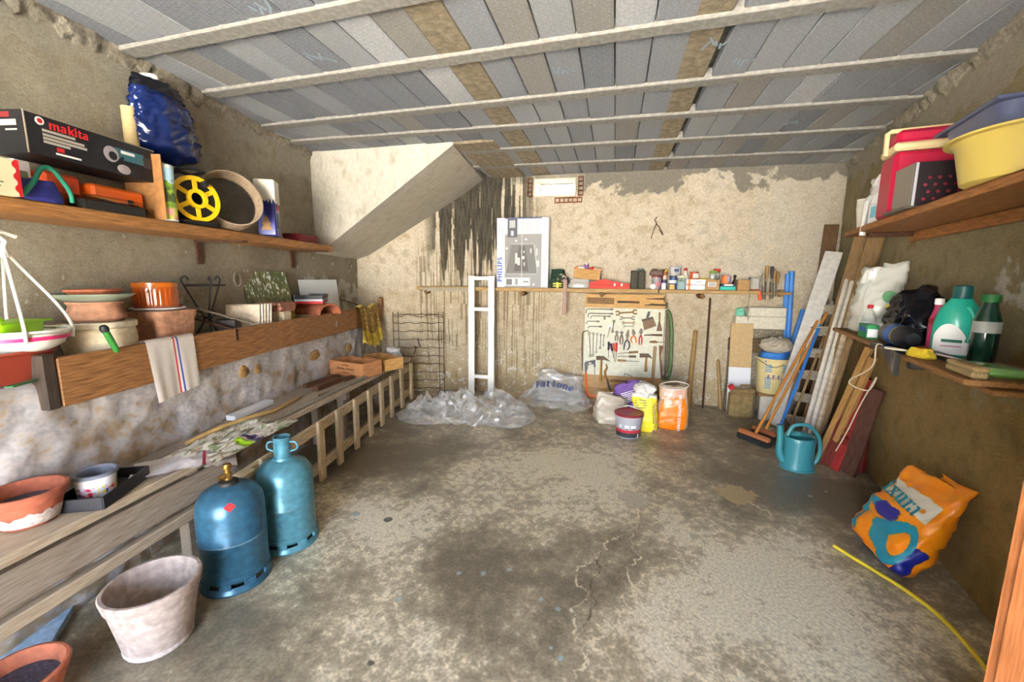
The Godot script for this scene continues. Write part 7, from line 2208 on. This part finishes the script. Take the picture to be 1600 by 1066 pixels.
	part(bt, "film", bag_mesh(0.27, 0.13, 0.26, 0.2, 0.015, 451), glossy("azure", c8(60, 132, 216), 0.4))
	var mp := thing("floor_mop", "fluffy beige mop head lying on the blue plastic", "mop", bp0 + Vector3(0.01, 0.43, 0.02))
	part(mp, "strands", sheet(func(u: float, v: float):
		var t := -u * TAU
		var b := (v - 0.5) * PI
		var q := Vector3(cos(t) * cos(b) * 0.155, 0.085 + sin(b) * 0.085, sin(t) * cos(b) * 0.11)
		return q * (1.0 + 0.20 * nv(q, 28.0, 461) + 0.12 * nv(q, 70.0, 462)), 60, 30, true, true), mottled("mop_beige", c8(230, 216, 190), 0.95, 30.0, 0.4))
	# blue foam tubes against the wall
	var az := mat("foam_blue", c8(74, 142, 222), 0.6)
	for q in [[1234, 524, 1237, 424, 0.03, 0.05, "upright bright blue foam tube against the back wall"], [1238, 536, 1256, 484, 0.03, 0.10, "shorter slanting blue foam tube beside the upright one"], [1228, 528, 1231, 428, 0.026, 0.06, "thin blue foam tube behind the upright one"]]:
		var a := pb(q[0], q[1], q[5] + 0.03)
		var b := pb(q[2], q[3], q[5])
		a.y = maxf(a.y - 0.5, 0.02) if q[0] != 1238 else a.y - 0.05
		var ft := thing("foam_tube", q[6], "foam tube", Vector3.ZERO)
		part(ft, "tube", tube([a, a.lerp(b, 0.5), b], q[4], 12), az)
		part(ft, "hollow", tube([b, b + (b - a).normalized() * 0.002], q[4] * 0.5, 12), mat("foam_bore_shade", c8(40, 84, 150), 0.8))  # solid end disc, darker blue painted in as the shade of the bore
	# ---- long things leaning in the corner
	var alu := leaning("metal_board", "long pale grey metal board leaning in the right corner", "board", ph(1213, 668), pz(1303, 396, -5.05), 0.15, 0.02, mottled("alu_grey", c8(216, 213, 206), 0.5, 3.0, 0.12), Vector3(-0.5, 0.2, 1))
	var dkw := wood("corner_dark", c8(120, 90, 58), 1, 0.8, 0.4)
	var ltw := wood("corner_light", c8(176, 146, 104), 1, 0.8, 0.35)
	var whw := mottled("white_batten", c8(234, 228, 214), 0.7, 3.0, 0.14)
	# broad brown boards on the walls behind
	leaning("wood_board", "tall dark brown board leaning upright on the back wall corner", "board", Vector3(2.08, 0, -5.12), Vector3(2.21, 2.08, -5.29), 0.13, 0.022, dkw, Vector3(-0.3, 0, 1))
	leaning("wood_board", "broad mid-brown plank leaning behind the white battens", "board", Vector3(1.96, 0, -4.72), pr(1350, 366, 0.05), 0.12, 0.025, ltw, Vector3(-1, 0.2, 0.5))
	leaning("wood_board", "long pale plank leaning on the right wall under the upper shelf", "board", Vector3(1.90, 0, -4.36), pr(1372, 372, 0.05), 0.13, 0.03, ltw, Vector3(-1, 0.2, 0.4))
	leaning("wood_board", "dark narrow plank leaning between pale plank and low shelf", "board", Vector3(1.97, 0, -4.1), pr(1362, 520, 0.04), 0.09, 0.03, dkw, Vector3(-1, 0.2, 0.3))
	# step ladder
	var sl := thing("step_ladder", "grey wooden step ladder leaning in the corner behind the battens", "ladder", Vector3.ZERO)
	var la := ph(1240, 690) + Vector3(0.06, 0, -0.15); var lb := pz(1308, 440, -5.0)
	var up := (lb - la).normalized()
	var sidev := up.cross(Vector3(-0.75, 0, 0.6)).normalized()
	sl.basis = Basis(sidev, up, sidev.cross(up))
	sl.position = la + Vector3(0, 0.02, 0)
	var ln := la.distance_to(lb)
	var gw := wood("step_wood", c8(176, 160, 136), 1, 0.85, 0.35)
	for s in [-1.0, 1.0]:
		part(sl, "rail", box(0.025, ln, 0.06, 0.003), gw, Vector3(s * 0.12, ln / 2, 0))
	for k in 6:
		part(sl, "step", box(0.22, 0.022, 0.11, 0.003), mottled("step_top", c8(196, 184, 164), 0.8, 6.0, 0.25), Vector3(0, 0.14 + k * 0.235, 0.0), Vector3(-0.55, 0, 0))
	# white battens
	var wl := ["first of three long white painted battens beside the step ladder", "middle one of three long white painted battens", "rust-stained last of three long white painted battens"]
	for k in 3:
		leaning("white_batten", wl[k], "batten", ph(1254 + k * 9, 694 + k * 2) + Vector3(0, 0, 0), pr(1326 + k * 9, 438 + k * 2, 0.10), 0.032, 0.032, whw if k < 2 else mottled("rusty_white", c8(224, 204, 172), 0.8, 3.0, 0.35), Vector3(-1, 0, 0.6))
	# brooms
	var ow := wood("broom_handle", c8(222, 150, 66), 1, 0.5, 0.15)
	var k := 0
	for q in [[1178, 682, 1287, 484, "broom with orange wooden handle and worn black bristles"], [1194, 676, 1297, 479, "second broom with orange handle leaning beside the first"]]:
		var a := ph(q[0], q[1], 0.06)
		var b := pz(q[2], q[3], -4.95)
		var bo := thing("broom", q[4], "broom", Vector3(a.x, 0, a.z))
		part(bo, "handle", tube([Vector3(0, 0.06, 0), b - Vector3(a.x, 0, a.z)], 0.0125, 10), ow)
		part(bo, "handle_tip", tube([b - Vector3(a.x, 0, a.z), (b - a).normalized() * 0.06 + b - Vector3(a.x, 0, a.z)], 0.014, 10), mats["black"] if k == 0 else mat("tip_grey", c8(176, 170, 160), 0.6))
		var hd := part(bo, "head", box(0.31 if k == 0 else 0.24, 0.045, 0.055, 0.012), wood("broom_head", c8(196, 120, 74), 0, 0.7, 0.25), Vector3(0, 0.072, 0), Vector3(0, -0.95, 0))
		part(hd, "bristles", box(0.32 if k == 0 else 0.25, 0.05, 0.075, 0.01), mottled("bristle_black", c8(48, 46, 48), 0.95, 40.0, 0.5), Vector3(0, -0.046, 0))
		k += 1
	var bl := leaning("blue_pole", "bright blue metal pole leaning beside the brooms", "pole", ph(1211, 690), pz(1281, 510, -4.85), 0.026, 0.026, glossy("pole_blue", c8(44, 120, 206), 0.35), Vector3(-0.5, 0, 1))
	leaning("thin_batten", "thin tan batten leaning next to the blue pole", "batten", ph(1226, 690), pz(1296, 505, -4.9), 0.022, 0.015, ltw, Vector3(-0.5, 0, 1))
	# pale timbers and red boards leaning on the right wall
	leaning("timber", "thick pale timber leaning low on the right wall", "timber", ph(1262, 715) + Vector3(0.1, 0, 0), pr(1362, 545, 0.06), 0.05, 0.04, wood("timber_pale", c8(204, 158, 92), 1, 0.75, 0.3), Vector3(-1, 0.3, 0.5))
	leaning("timber", "twin pale timber leaning beside the thick one", "timber", ph(1274, 722) + Vector3(0.1, 0, 0), pr(1368, 560, 0.07), 0.045, 0.04, wood("timber_pale", c8(204, 158, 92), 1, 0.75, 0.3), Vector3(-1, 0.3, 0.5))
	var rd := wood("red_board", c8(142, 52, 42), 1, 0.75, 0.4)
	leaning("red_board", "long faded red painted board leaning on the right wall", "board", ph(1294, 730), pr(1352, 590, 0.05), 0.1, 0.03, rd, Vector3(-1, 0.3, 0.6))
	leaning("red_board", "bright red edged board beside the faded one", "board", ph(1306, 736), pr(1362, 596, 0.05), 0.06, 0.03, wood("red_bright", c8(176, 40, 40), 1, 0.7, 0.3), Vector3(-1, 0.3, 0.6))
	leaning("red_board", "dark brown-red plank outermost of the leaning red boards", "board", ph(1326, 742), pr(1372, 610, 0.05), 0.11, 0.03, wood("red_dark", c8(106, 66, 50), 1, 0.8, 0.4), Vector3(-1, 0.3, 0.6))
	# red can
	var rc := thing("red_canister", "dark red plastic fuel canister standing by the right wall", "canister", rw(0.12, 0.001, -3.74), TR)
	var rm := glossy("canister_red", c8(116, 22, 20), 0.5)
	part(rc, "body", box(0.17, 0.30, 0.22, 0.03), rm, Vector3(0, 0.15, 0))
	part(rc, "shoulder", box(0.13, 0.05, 0.17, 0.02), rm, Vector3(0, 0.32, 0))
	part(rc, "handle", tube([Vector3(0, 0.33, -0.06), Vector3(0, 0.38, -0.05), Vector3(0, 0.38, 0.04), Vector3(0, 0.33, 0.06)], 0.012, 8), rm)
	# sticks standing along the back wall
	var stw := wood("stick_wood", c8(192, 156, 94), 1, 0.7, 0.3)
	for q in [[1072, 626, 1087, 516, 0.03, "thick wooden tool handle standing against the back wall"], [1122, 629, 1122, 562, 0.02, "short wooden stick standing near the block stack"], [1080, 626, 1079, 600, 0.014, "stub of a wooden handle beside the thick handle"]]:
		var a := bw(ph(q[0], q[1]).x * 0.965, 0.0, 0.14)
		var b := pb(q[2], q[3], 0.03)
		var o := thing("wooden_stick", q[5], "handle", Vector3.ZERO)
		part(o, "shaft", tube([a + Vector3(0, 0.004, 0), a.lerp(b, 0.5), b - Vector3(0, 0.01, 0), b], [q[4], q[4] * 0.9, q[4] * 0.8, q[4] * 0.5], 12), stw)
	var rr := thing("iron_bar", "long thin rusty iron bar leaning under the shelf", "bar", Vector3.ZERO)
	part(rr, "bar", tube([bw(1.05, 0.008, 0.16), pb(1110, 463, 0.035) - Vector3(0, 0.02, 0)], 0.011, 8), mats["rust"])

# ------------------------------------------------------------------ things on the floor
func gas_bottle(label: String, at: Vector3, r: float, h: float, valve: bool, col: Color, tint: String) -> void:
	var t := thing("gas_bottle", label, "gas bottle", at, 0.3, "blue gas bottles by the bench")
	var m := mottled("gas_" + tint, col, 0.32, 4.0, 0.3, 0.0, 0.3)
	part(t, "body", lathe(v2([0, 0.035, r * 0.86, 0.035, r * 0.96, 0.05, r, 0.075, r, h * 0.47, r * 1.008, h * 0.475, r * 1.012, h * 0.485, r * 1.008, h * 0.495, r, h * 0.5, r, h * 0.76, r * 0.96, h * 0.85, r * 0.8, h * 0.93, r * 0.5, h * 0.98, r * 0.25, h, 0, h]), 56), m)
	part(t, "weld_seam", lathe(v2([r * 1.004, h * 0.478, r * 1.016, h * 0.482, r * 1.016, h * 0.49, r * 1.004, h * 0.494]), 56), mottled("weld_pale", c8(120, 160, 170), 0.5, 10.0, 0.4))
	# foot ring with slots
	part(t, "foot_ring", lathe(v2([r * 0.94, 0, r * 1.07, 0, r * 1.08, 0.008, r * 1.01, 0.03, r * 1.01, 0.034, r * 0.94, 0.03, r * 0.94, 0]), 56), m)
	part(t, "foot_collar", lathe(v2([r * 1.0, 0.055, r * 1.012, 0.057, r * 1.012, 0.075, r * 1.0, 0.077]), 56), m)
	for k in 9:
		var an := k * TAU / 9 + 0.2
		part(t, "foot_web", box(0.05, 0.03, 0.012, 0.002), m, Vector3(sin(an) * r * 1.0, 0.044, cos(an) * r * 1.0), Vector3(0, an, 0))
	if valve:
		part(t, "neck", lathe(v2([0, h - 0.006, 0.045, h - 0.006, 0.042, h + 0.012, 0.03, h + 0.02, 0, h + 0.02]), 24), mats["dark_iron"])
		var v := part(t, "valve", lathe(v2([0, h + 0.02, 0.018, h + 0.02, 0.018, h + 0.05, 0.012, h + 0.055, 0.012, h + 0.075, 0, h + 0.075]), 16), mats["brass"])
		part(v, "hand_wheel", lathe(v2([0, h + 0.075, 0.02, h + 0.075, 0.022, h + 0.085, 0.018, h + 0.098, 0, h + 0.1]), 12), mats["brass"])
		part(v, "outlet", lathe(v2([0, 0, 0.011, 0, 0.011, 0.035, 0, 0.036]), 12), mats["brass"], Vector3(0.0, h + 0.04, 0.012), Vector3(PI / 2, 0, 0.6))
	else:
		part(t, "neck", lathe(v2([0, h - 0.006, 0.055, h - 0.006, 0.05, h + 0.008, 0, h + 0.008]), 24), m)
		part(t, "cap", lathe(v2([0.038, h, 0.042, h, 0.044, h + 0.04, 0.042, h + 0.11, 0.045, h + 0.115, 0.045, h + 0.122, 0.038, h + 0.122, 0.037, h + 0.02, 0, h + 0.02]), 28), m)
		for s in [-1.0, 1.0]:
			part(t, "cap_handle", tube(smooth_path([Vector3(s * 0.04, h + 0.09, 0), Vector3(s * 0.075, h + 0.085, 0), Vector3(s * 0.08, h + 0.05, 0), Vector3(s * 0.042, h + 0.035, 0)], 5), 0.006, 8), m)

func build_floor_things() -> void:
	# ---- gas bottles, pots at the left
	var g1 := ph(371, 900); var g2 := ph(452, 843)
	gas_bottle("dull dark blue gas bottle with brass valve and red diamond label", g1, 0.146, 0.50, true, c8(60, 112, 140), "dark")
	gas_bottle("lighter turquoise blue gas bottle with round collar cap and two handles", g2, 0.146, 0.50, false, c8(96, 160, 178), "light")
	var gb: Node3D = get_node("gas_bottle")
	var dv := Vector3(EYE.x - g1.x - 0.12, 0, EYE.z - g1.z).normalized()
	var hz := part(gb, "hazard_label", box(0.034, 0.034, 0.0015, 0), mats["red_print"])
	hz.basis = Basis(Vector3.UP, atan2(dv.x, dv.z) - 0.3) * Basis(Vector3.RIGHT, -0.62) * Basis(Vector3.BACK, PI / 4)
	hz.position = Basis(Vector3.UP, -0.3) * (dv * 0.134) + Vector3(0, 0.437, 0)
	var bp0 := ph(250, 1000)
	var pt := thing("clay_pot", "large pale weathered clay flower pot on the floor by the bench", "pot", bp0)
	part(pt, "pot", lathe(pot_prof(0.160, 0.112, 0.275, 0.055, 0.006, 0.014), 56), mottled("pot_pale", c8(192, 174, 162), 0.9, 5.0, 0.3, 0.12))
	part(pt, "soil_crust", lathe(v2([0, 0.03, 0.09, 0.03, 0.1, 0.05, 0.086, 0.045, 0, 0.04]), 32), mottled("soil_grey", c8(92, 84, 96), 0.95, 12.0, 0.5))
	part(pt, "lime_foot", lathe(v2([0.1125, 0.004, 0.1165, 0.012, 0.1175, 0.022, 0.1155, 0.026]), 48), mottled("lime_white", c8(220, 206, 196), 0.95, 9.0, 0.35))
	var p2 := ph(38, 1110)
	var pt2 := thing("clay_pot", "terracotta pot on the floor under the bench end", "pot", p2)
	part(pt2, "pot", lathe(pot_prof(0.125, 0.09, 0.15, 0.04, 0.006), 44), mats["terracotta"])
	part(pt2, "soil", lathe(v2([0, 0.10, 0.1, 0.10, 0.098, 0.095, 0, 0.095]), 32), mottled("soil_grey", c8(92, 84, 96), 0.95, 12.0, 0.5))
	var pk := solo("painted_plank", "pale blue painted plank offcut lying under the bench", "plank", box(0.2, 0.03, 0.5, 0.004), mottled("plank_blue", c8(176, 204, 226), 0.7, 4.0, 0.25), ph(70, 985) + Vector3(-0.04, 0.016, 0.0), 0.75)
	# ---- bags before the tool board
	var tub_at := ph(981, 680)
	var tb := thing("filler_tub", "grey plastic tub with dark red lid and printed red band on the floor", "tub", tub_at)
	part(tb, "tub", lathe(v2([0, 0, 0.108, 0, 0.112, 0.006, 0.128, 0.2, 0.136, 0.205, 0.136, 0.215, 0, 0.215]), 44), mat("tub_grey", c8(176, 176, 178), 0.45))
	part(tb, "lid", lathe(v2([0, 0.214, 0.137, 0.214, 0.138, 0.232, 0.126, 0.236, 0.12, 0.228, 0, 0.228]), 44), glossy("lid_wine", c8(150, 40, 52), 0.3))
	var ring := func(y0: float, y1: float, col: Color, nm: String, a0: float, a1: float, lift := 0.0012):
		part(tb, nm, sheet(func(u: float, v: float):
			var an := lerpf(a0, a1, u)
			var yy := lerpf(y0, y1, v)
			var r: float = 0.1115 + 0.0825 * yy + lift
			return Vector3(sin(an) * r, yy, cos(an) * r), 28, 1), mat("tub_print_" + col.to_html(), col, 0.5))
	ring.call(0.012, 0.058, c8(56, 56, 60), "black_band", -1.5, 1.5)
	ring.call(0.058, 0.088, c8(196, 48, 60), "red_band", -1.5, 1.5)
	ring.call(0.012, 0.05, c8(220, 220, 220), "barcode", 0.75, 0.92, 0.0022)
	for q in [[-0.75, -0.55], [-0.3, 0.02], [0.15, 0.55]]:
		ring.call(0.105, 0.135, c8(236, 236, 236), "white_lettering", q[0], q[1], 0.0022)
		ring.call(0.095, 0.104, c8(90, 90, 94), "dark_lettering", q[0] + 0.05, q[1] - 0.03, 0.0022)
	part(tb, "bail", tube(smooth_path([Vector3(-0.135, 0.2, 0), Vector3(-0.09, 0.235, -0.1), Vector3(0.0, 0.252, -0.14), Vector3(0.09, 0.235, -0.1), Vector3(0.135, 0.2, 0)], 6), 0.004, 6), mat("bail_white", c8(226, 226, 226), 0.5))
	# yellow bag
	var yb := ph(1004, 676)
	var yg := thing("plaster_bag", "bright yellow paper bag with lilac patches and torn white top", "bag", yb + Vector3(0.01, 0.001, -0.1), -0.12)
	var im := canvas(160, 96, c8(240, 222, 40))
	for y in 96:
		for x in 160:
			var u := x / 160.0
			var v := 1.0 - y / 96.0
			var col := c8(240, 224, 44)
			var n := nv(Vector3(x, y, 0), 0.1, 501)
			if v > 0.86: col = c8(236, 230, 214)
			var d1 := Vector2((u - 0.60) / 0.035, (v - 0.3) / 0.12).length()
			var d2 := Vector2((u - 0.885) / 0.045, (v - 0.06) / 0.1).length()
			var d3 := Vector2((u - 0.58) / 0.04, (v - 0.62) / 0.09).length()
			if d1 < 1.0 or d2 < 1.0 or d3 < 1.0: col = c8(168, 118, 190)
			if absf(u - 0.885) < 0.013 and v > 0.2 and v < 0.74: col = c8(168, 118, 190)
			if u > 0.655 and u < 0.76 and v > 0.6 and v < 0.8 and (y % 5) < 2 and n > -0.2: col = c8(110, 104, 60)
			if u > 0.83 and u < 0.862 and v > 0.3 and v < 0.7 and (y % 4) < 2: col = c8(120, 112, 60)
			im.set_pixel(x, y, col)
	part(yg, "paper_bag", bag_mesh(0.27, 0.37, 0.2, 0.45, 0.016, 503), picture("yellow_bag", im, 0.5))
	part(yg, "torn_top", bag_mesh(0.2, 0.13, 0.1, 0.5, 0.045, 505), mottled("paper_white", c8(236, 230, 220), 0.8, 14.0, 0.2), Vector3(-0.03, 0.345, 0.0), Vector3(0, 0, -0.5))
	# purple bag and grey translucent bag behind
	var pg := thing("purple_bag", "folded purple and white paper bag behind the yellow one", "bag", yb + Vector3(-0.15, 0.001, -0.40), 0.1)
	part(pg, "paper_bag", bag_mesh(0.32, 0.4, 0.18, 0.7, 0.02, 507, 0.03), mottled("purple_paper", c8(128, 84, 170), 0.6, 6.0, 0.2))
	for k in 6:
		part(pg, "white_line", box(0.16 - k * 0.008, 0.008, 0.002, 0), mats["white_print"], Vector3(0.0 + k * 0.004, 0.31 - k * 0.018, 0.062 + k * 0.0055), Vector3(-0.3, 0, 0.35))
	var wg := thing("sand_bag", "slumped translucent grey-white plastic bag of brown material", "bag", ph(950, 655) + Vector3(0.03, 0.001, 0.06), 0.15)
	part(wg, "bag_film", bag_mesh(0.36, 0.29, 0.26, 0.55, 0.03, 511, -0.03), film("sand_film", c8(206, 192, 170), 0.9, 0.35))
	# orange stone bag
	var ob := ph(1050, 672)
	var og := thing("stone_bag", "orange plastic bag of decorative stones with clear side and open top", "bag", ob + Vector3(0, 0.001, -0.07), -0.08)
	var oi := canvas(160, 96, c8(244, 128, 16))
	for y in 96:
		for x in 160:
			var u := x / 160.0
			var v := 1.0 - y / 96.0
			var n := nv(Vector3(x, y, 0), 0.08, 521)
			var n2 := nv(Vector3(x * 0.3, y, 3), 0.2, 522)
			var col := c8(246, 132, 18)
			if v > 0.74 + 0.05 * n: col = c8(222, 176, 150)
			if u < 0.63 + 0.06 * smoothstep(0.55, 0.9, v) or u > 0.885 - 0.03 * smoothstep(0.55, 0.9, v): col = c8(206, 170, 140)
			if u > 0.655 and u < 0.73 and v > 0.2 and v < 0.62 and (x % 3) == 0 and n2 > -0.1: col = c8(250, 200, 140)
			if v > 0.92: col = c8(232, 214, 196)
			oi.set_pixel(x, y, col)
	part(og, "bag_film", bag_mesh(0.31, 0.43, 0.17, 0.25, 0.012, 523), picture("orange_bag", oi, 0.25))
	part(og, "top_rim", tube(smooth_path([Vector3(-0.14, 0.43, 0.0), Vector3(-0.05, 0.42, 0.075), Vector3(0.06, 0.425, 0.075), Vector3(0.14, 0.455, 0.0), Vector3(0.05, 0.465, -0.07), Vector3(-0.06, 0.455, -0.07)], 5, true), 0.008, 6, true), film("rim_film", c8(226, 214, 200), 0.85, 0.25))
	text(og, "DECORATIVE STONES", 0.027, mats["white_print"], Vector3(0.062, 0.185, 0.091), Vector3(0, 0.0, -PI / 2))
	text(og, "DECORATIVE", 0.014, mats["white_print"], Vector3(-0.052, 0.325, 0.085), Vector3(-0.15, 0, 0))
	text(og, "STONES", 0.014, mats["white_print"], Vector3(-0.052, 0.305, 0.087), Vector3(-0.15, 0, 0))
	# ---- watering can
	var wc := ph(1246, 733)
	var can := thing("watering_can", "teal plastic watering can with tall spout and looped handle", "watering can", wc + Vector3(0, 0.0, -0.02), 0.0)
	var tm := glossy("can_teal", c8(56, 132, 140), 0.4, 0.2)
	part(can, "body", lathe(v2([0, 0, 0.125, 0, 0.132, 0.008, 0.122, 0.06, 0.118, 0.2, 0.122, 0.25, 0.118, 0.262, 0.1, 0.266, 0.1, 0.25, 0.108, 0.24, 0.11, 0.02, 0, 0.012]), 44, 0.92, 0.8), tm)
	part(can, "half_cover", sheet(func(u: float, v: float):
		var an := -u * PI
		return Vector3(cos(an) * 0.105 * v, 0.268 + 0.03 * sin(u * PI) * (1.0 - 0.4 * v), sin(an) * 0.09 * v), 24, 6), tm)
	part(can, "spout", tube(smooth_path([Vector3(-0.10, 0.06, 0.0), Vector3(-0.135, 0.12, 0.0), Vector3(-0.14, 0.25, 0.0), Vector3(-0.15, 0.35, 0.0)], 6), [0.034, 0.033, 0.032, 0.031, 0.03, 0.029, 0.028, 0.027, 0.026, 0.026, 0.025, 0.025, 0.024, 0.024, 0.024, 0.024, 0.024, 0.024, 0.025], 14), tm)
	part(can, "handle", tube(smooth_path([Vector3(-0.09, 0.26, 0.0), Vector3(-0.05, 0.35, 0.0), Vector3(0.05, 0.36, 0.0), Vector3(0.125, 0.28, 0.0), Vector3(0.15, 0.17, 0.0), Vector3(0.135, 0.08, 0), Vector3(0.105, 0.04, 0.0)], 7), 0.015, 10), tm)
	part(can, "base_band", lathe(v2([0.128, 0.0, 0.136, 0.002, 0.136, 0.014, 0.128, 0.018]), 44, 0.92, 0.8), tm)
	# ---- orange and blue sack by the right wall
	var oc := canvas(192, 128, c8(236, 140, 14))
	for y in 128:
		for x in 192:
			var u := x / 192.0
			var v := 1.0 - y / 128.0
			var n := nv(Vector3(x, y, 0), 0.06, 531)
			var col := c8(236, 138 + n * 20, 12)
			var fx := (u - 0.75) / 0.2                      # -1 to 1 across the front
			if v < 0.09 or (fx > 1.0 and v < 0.32 + 0.1 * n): col = c8(18, 28, 120)
			if fx > 0.78 and v < 0.36: col = c8(18, 28, 120)
			# pale band
			if absf(v - 0.66 + fx * 0.03) < 0.075 and fx > -0.8 and fx < 0.66: col = c8(216, 208, 190)
			# big ring
			var rr := Vector2((fx - 0.42) * 1.0, (v - 0.3) * 2.4).length()
			if rr < 0.5 and rr > 0.27: col = c8(16, 128, 150)
			# big upright stroke with hook
			if fx > -0.62 and fx < -0.42 and v > 0.16 and v < 0.5: col = c8(20, 140, 176)
			if fx > -0.74 and fx < -0.3 and v > 0.12 and v < 0.175: col = c8(20, 140, 176)
			if fx > -0.62 and fx < -0.16 and v > 0.43 and v < 0.52 and n > -0.3: col = c8(20, 140, 176)
			if Vector2((fx + 0.08) / 0.16, (v - 0.47) / 0.065).length() < 1.0: col = c8(30, 26, 130)
			if Vector2((fx + 0.85) / 0.05, (v - 0.42) / 0.04).length() < 1.0: col = c8(20, 140, 176)
			oc.set_pixel(x, y, col)
	var cs := thing("orange_sack", "orange and blue plastic sack with white lettered band by the right wall", "sack", rw(0.24, 0.012, -2.46), 0.0)
	var xdir := Vector3(0.0, -0.05, 1.0).normalized()
	var ydir := (Vector3(0.42, 0.9, 0.05) - xdir * Vector3(0.42, 0.9, 0.05).dot(xdir)).normalized()
	cs.basis = Basis(xdir, ydir, xdir.cross(ydir))
	cs.position = rw(0.30, 0.035, -2.47)
	part(cs, "sack_film", bag_mesh(0.44, 0.50, 0.17, 0.7, 0.03, 541, 0.03), picture("orange_sack_print", oc, 0.4))
	text(cs, "ixum", 0.075, mat("sack_teal", c8(16, 126, 140), 0.6), Vector3(-0.02, 0.325, 0.072), Vector3(-0.25, 0, -0.03), "Droid Serif", 700)
	part(cs, "orange_dot", lathe(v2([0, 0, 0.014, 0, 0.014, 0.001, 0, 0.001]), 16), mat("dot_orange", c8(226, 140, 20), 0.6), Vector3(0.125, 0.335, 0.068), Vector3(PI / 2 - 0.25, 0, 0))
	# ---- yellow tube
	var tp := []
	for q in [[1303, 853], [1340, 876], [1380, 900], [1420, 926], [1460, 956], [1500, 996], [1540, 1045], [1570, 1090]]:
		tp.append(ph(q[0], q[1], 0.009))
	solo("yellow_hose", "length of thin yellow plastic hose curving along the floor", "hose", tube(smooth_path(tp, 5), 0.009, 10), glossy("hose_yellow", c8(226, 204, 50), 0.45))
	# ---- open door leaf at the right of the doorway
	var dl := struct_node("door_1")
	dl.position = Vector3(0.955, 0, -0.62)
	dl.rotation.y = 0.09
	var dw := wood("door_wood", c8(206, 130, 78), 1, 0.55, 0.25)
	part(dl, "door_leaf", box(0.045, 2.1, 1.0, 0.006), dw, Vector3(0, 1.06, 0))
	for z in [-0.41, 0.41]:
		part(dl, "stile", box(0.012, 2.08, 0.11, 0.004), dw, Vector3(-0.027, 1.06, z))
	for y in [0.16, 1.0, 2.0]:
		part(dl, "rail", box(0.012, 0.13, 0.72, 0.004), dw, Vector3(-0.027, y, 0))
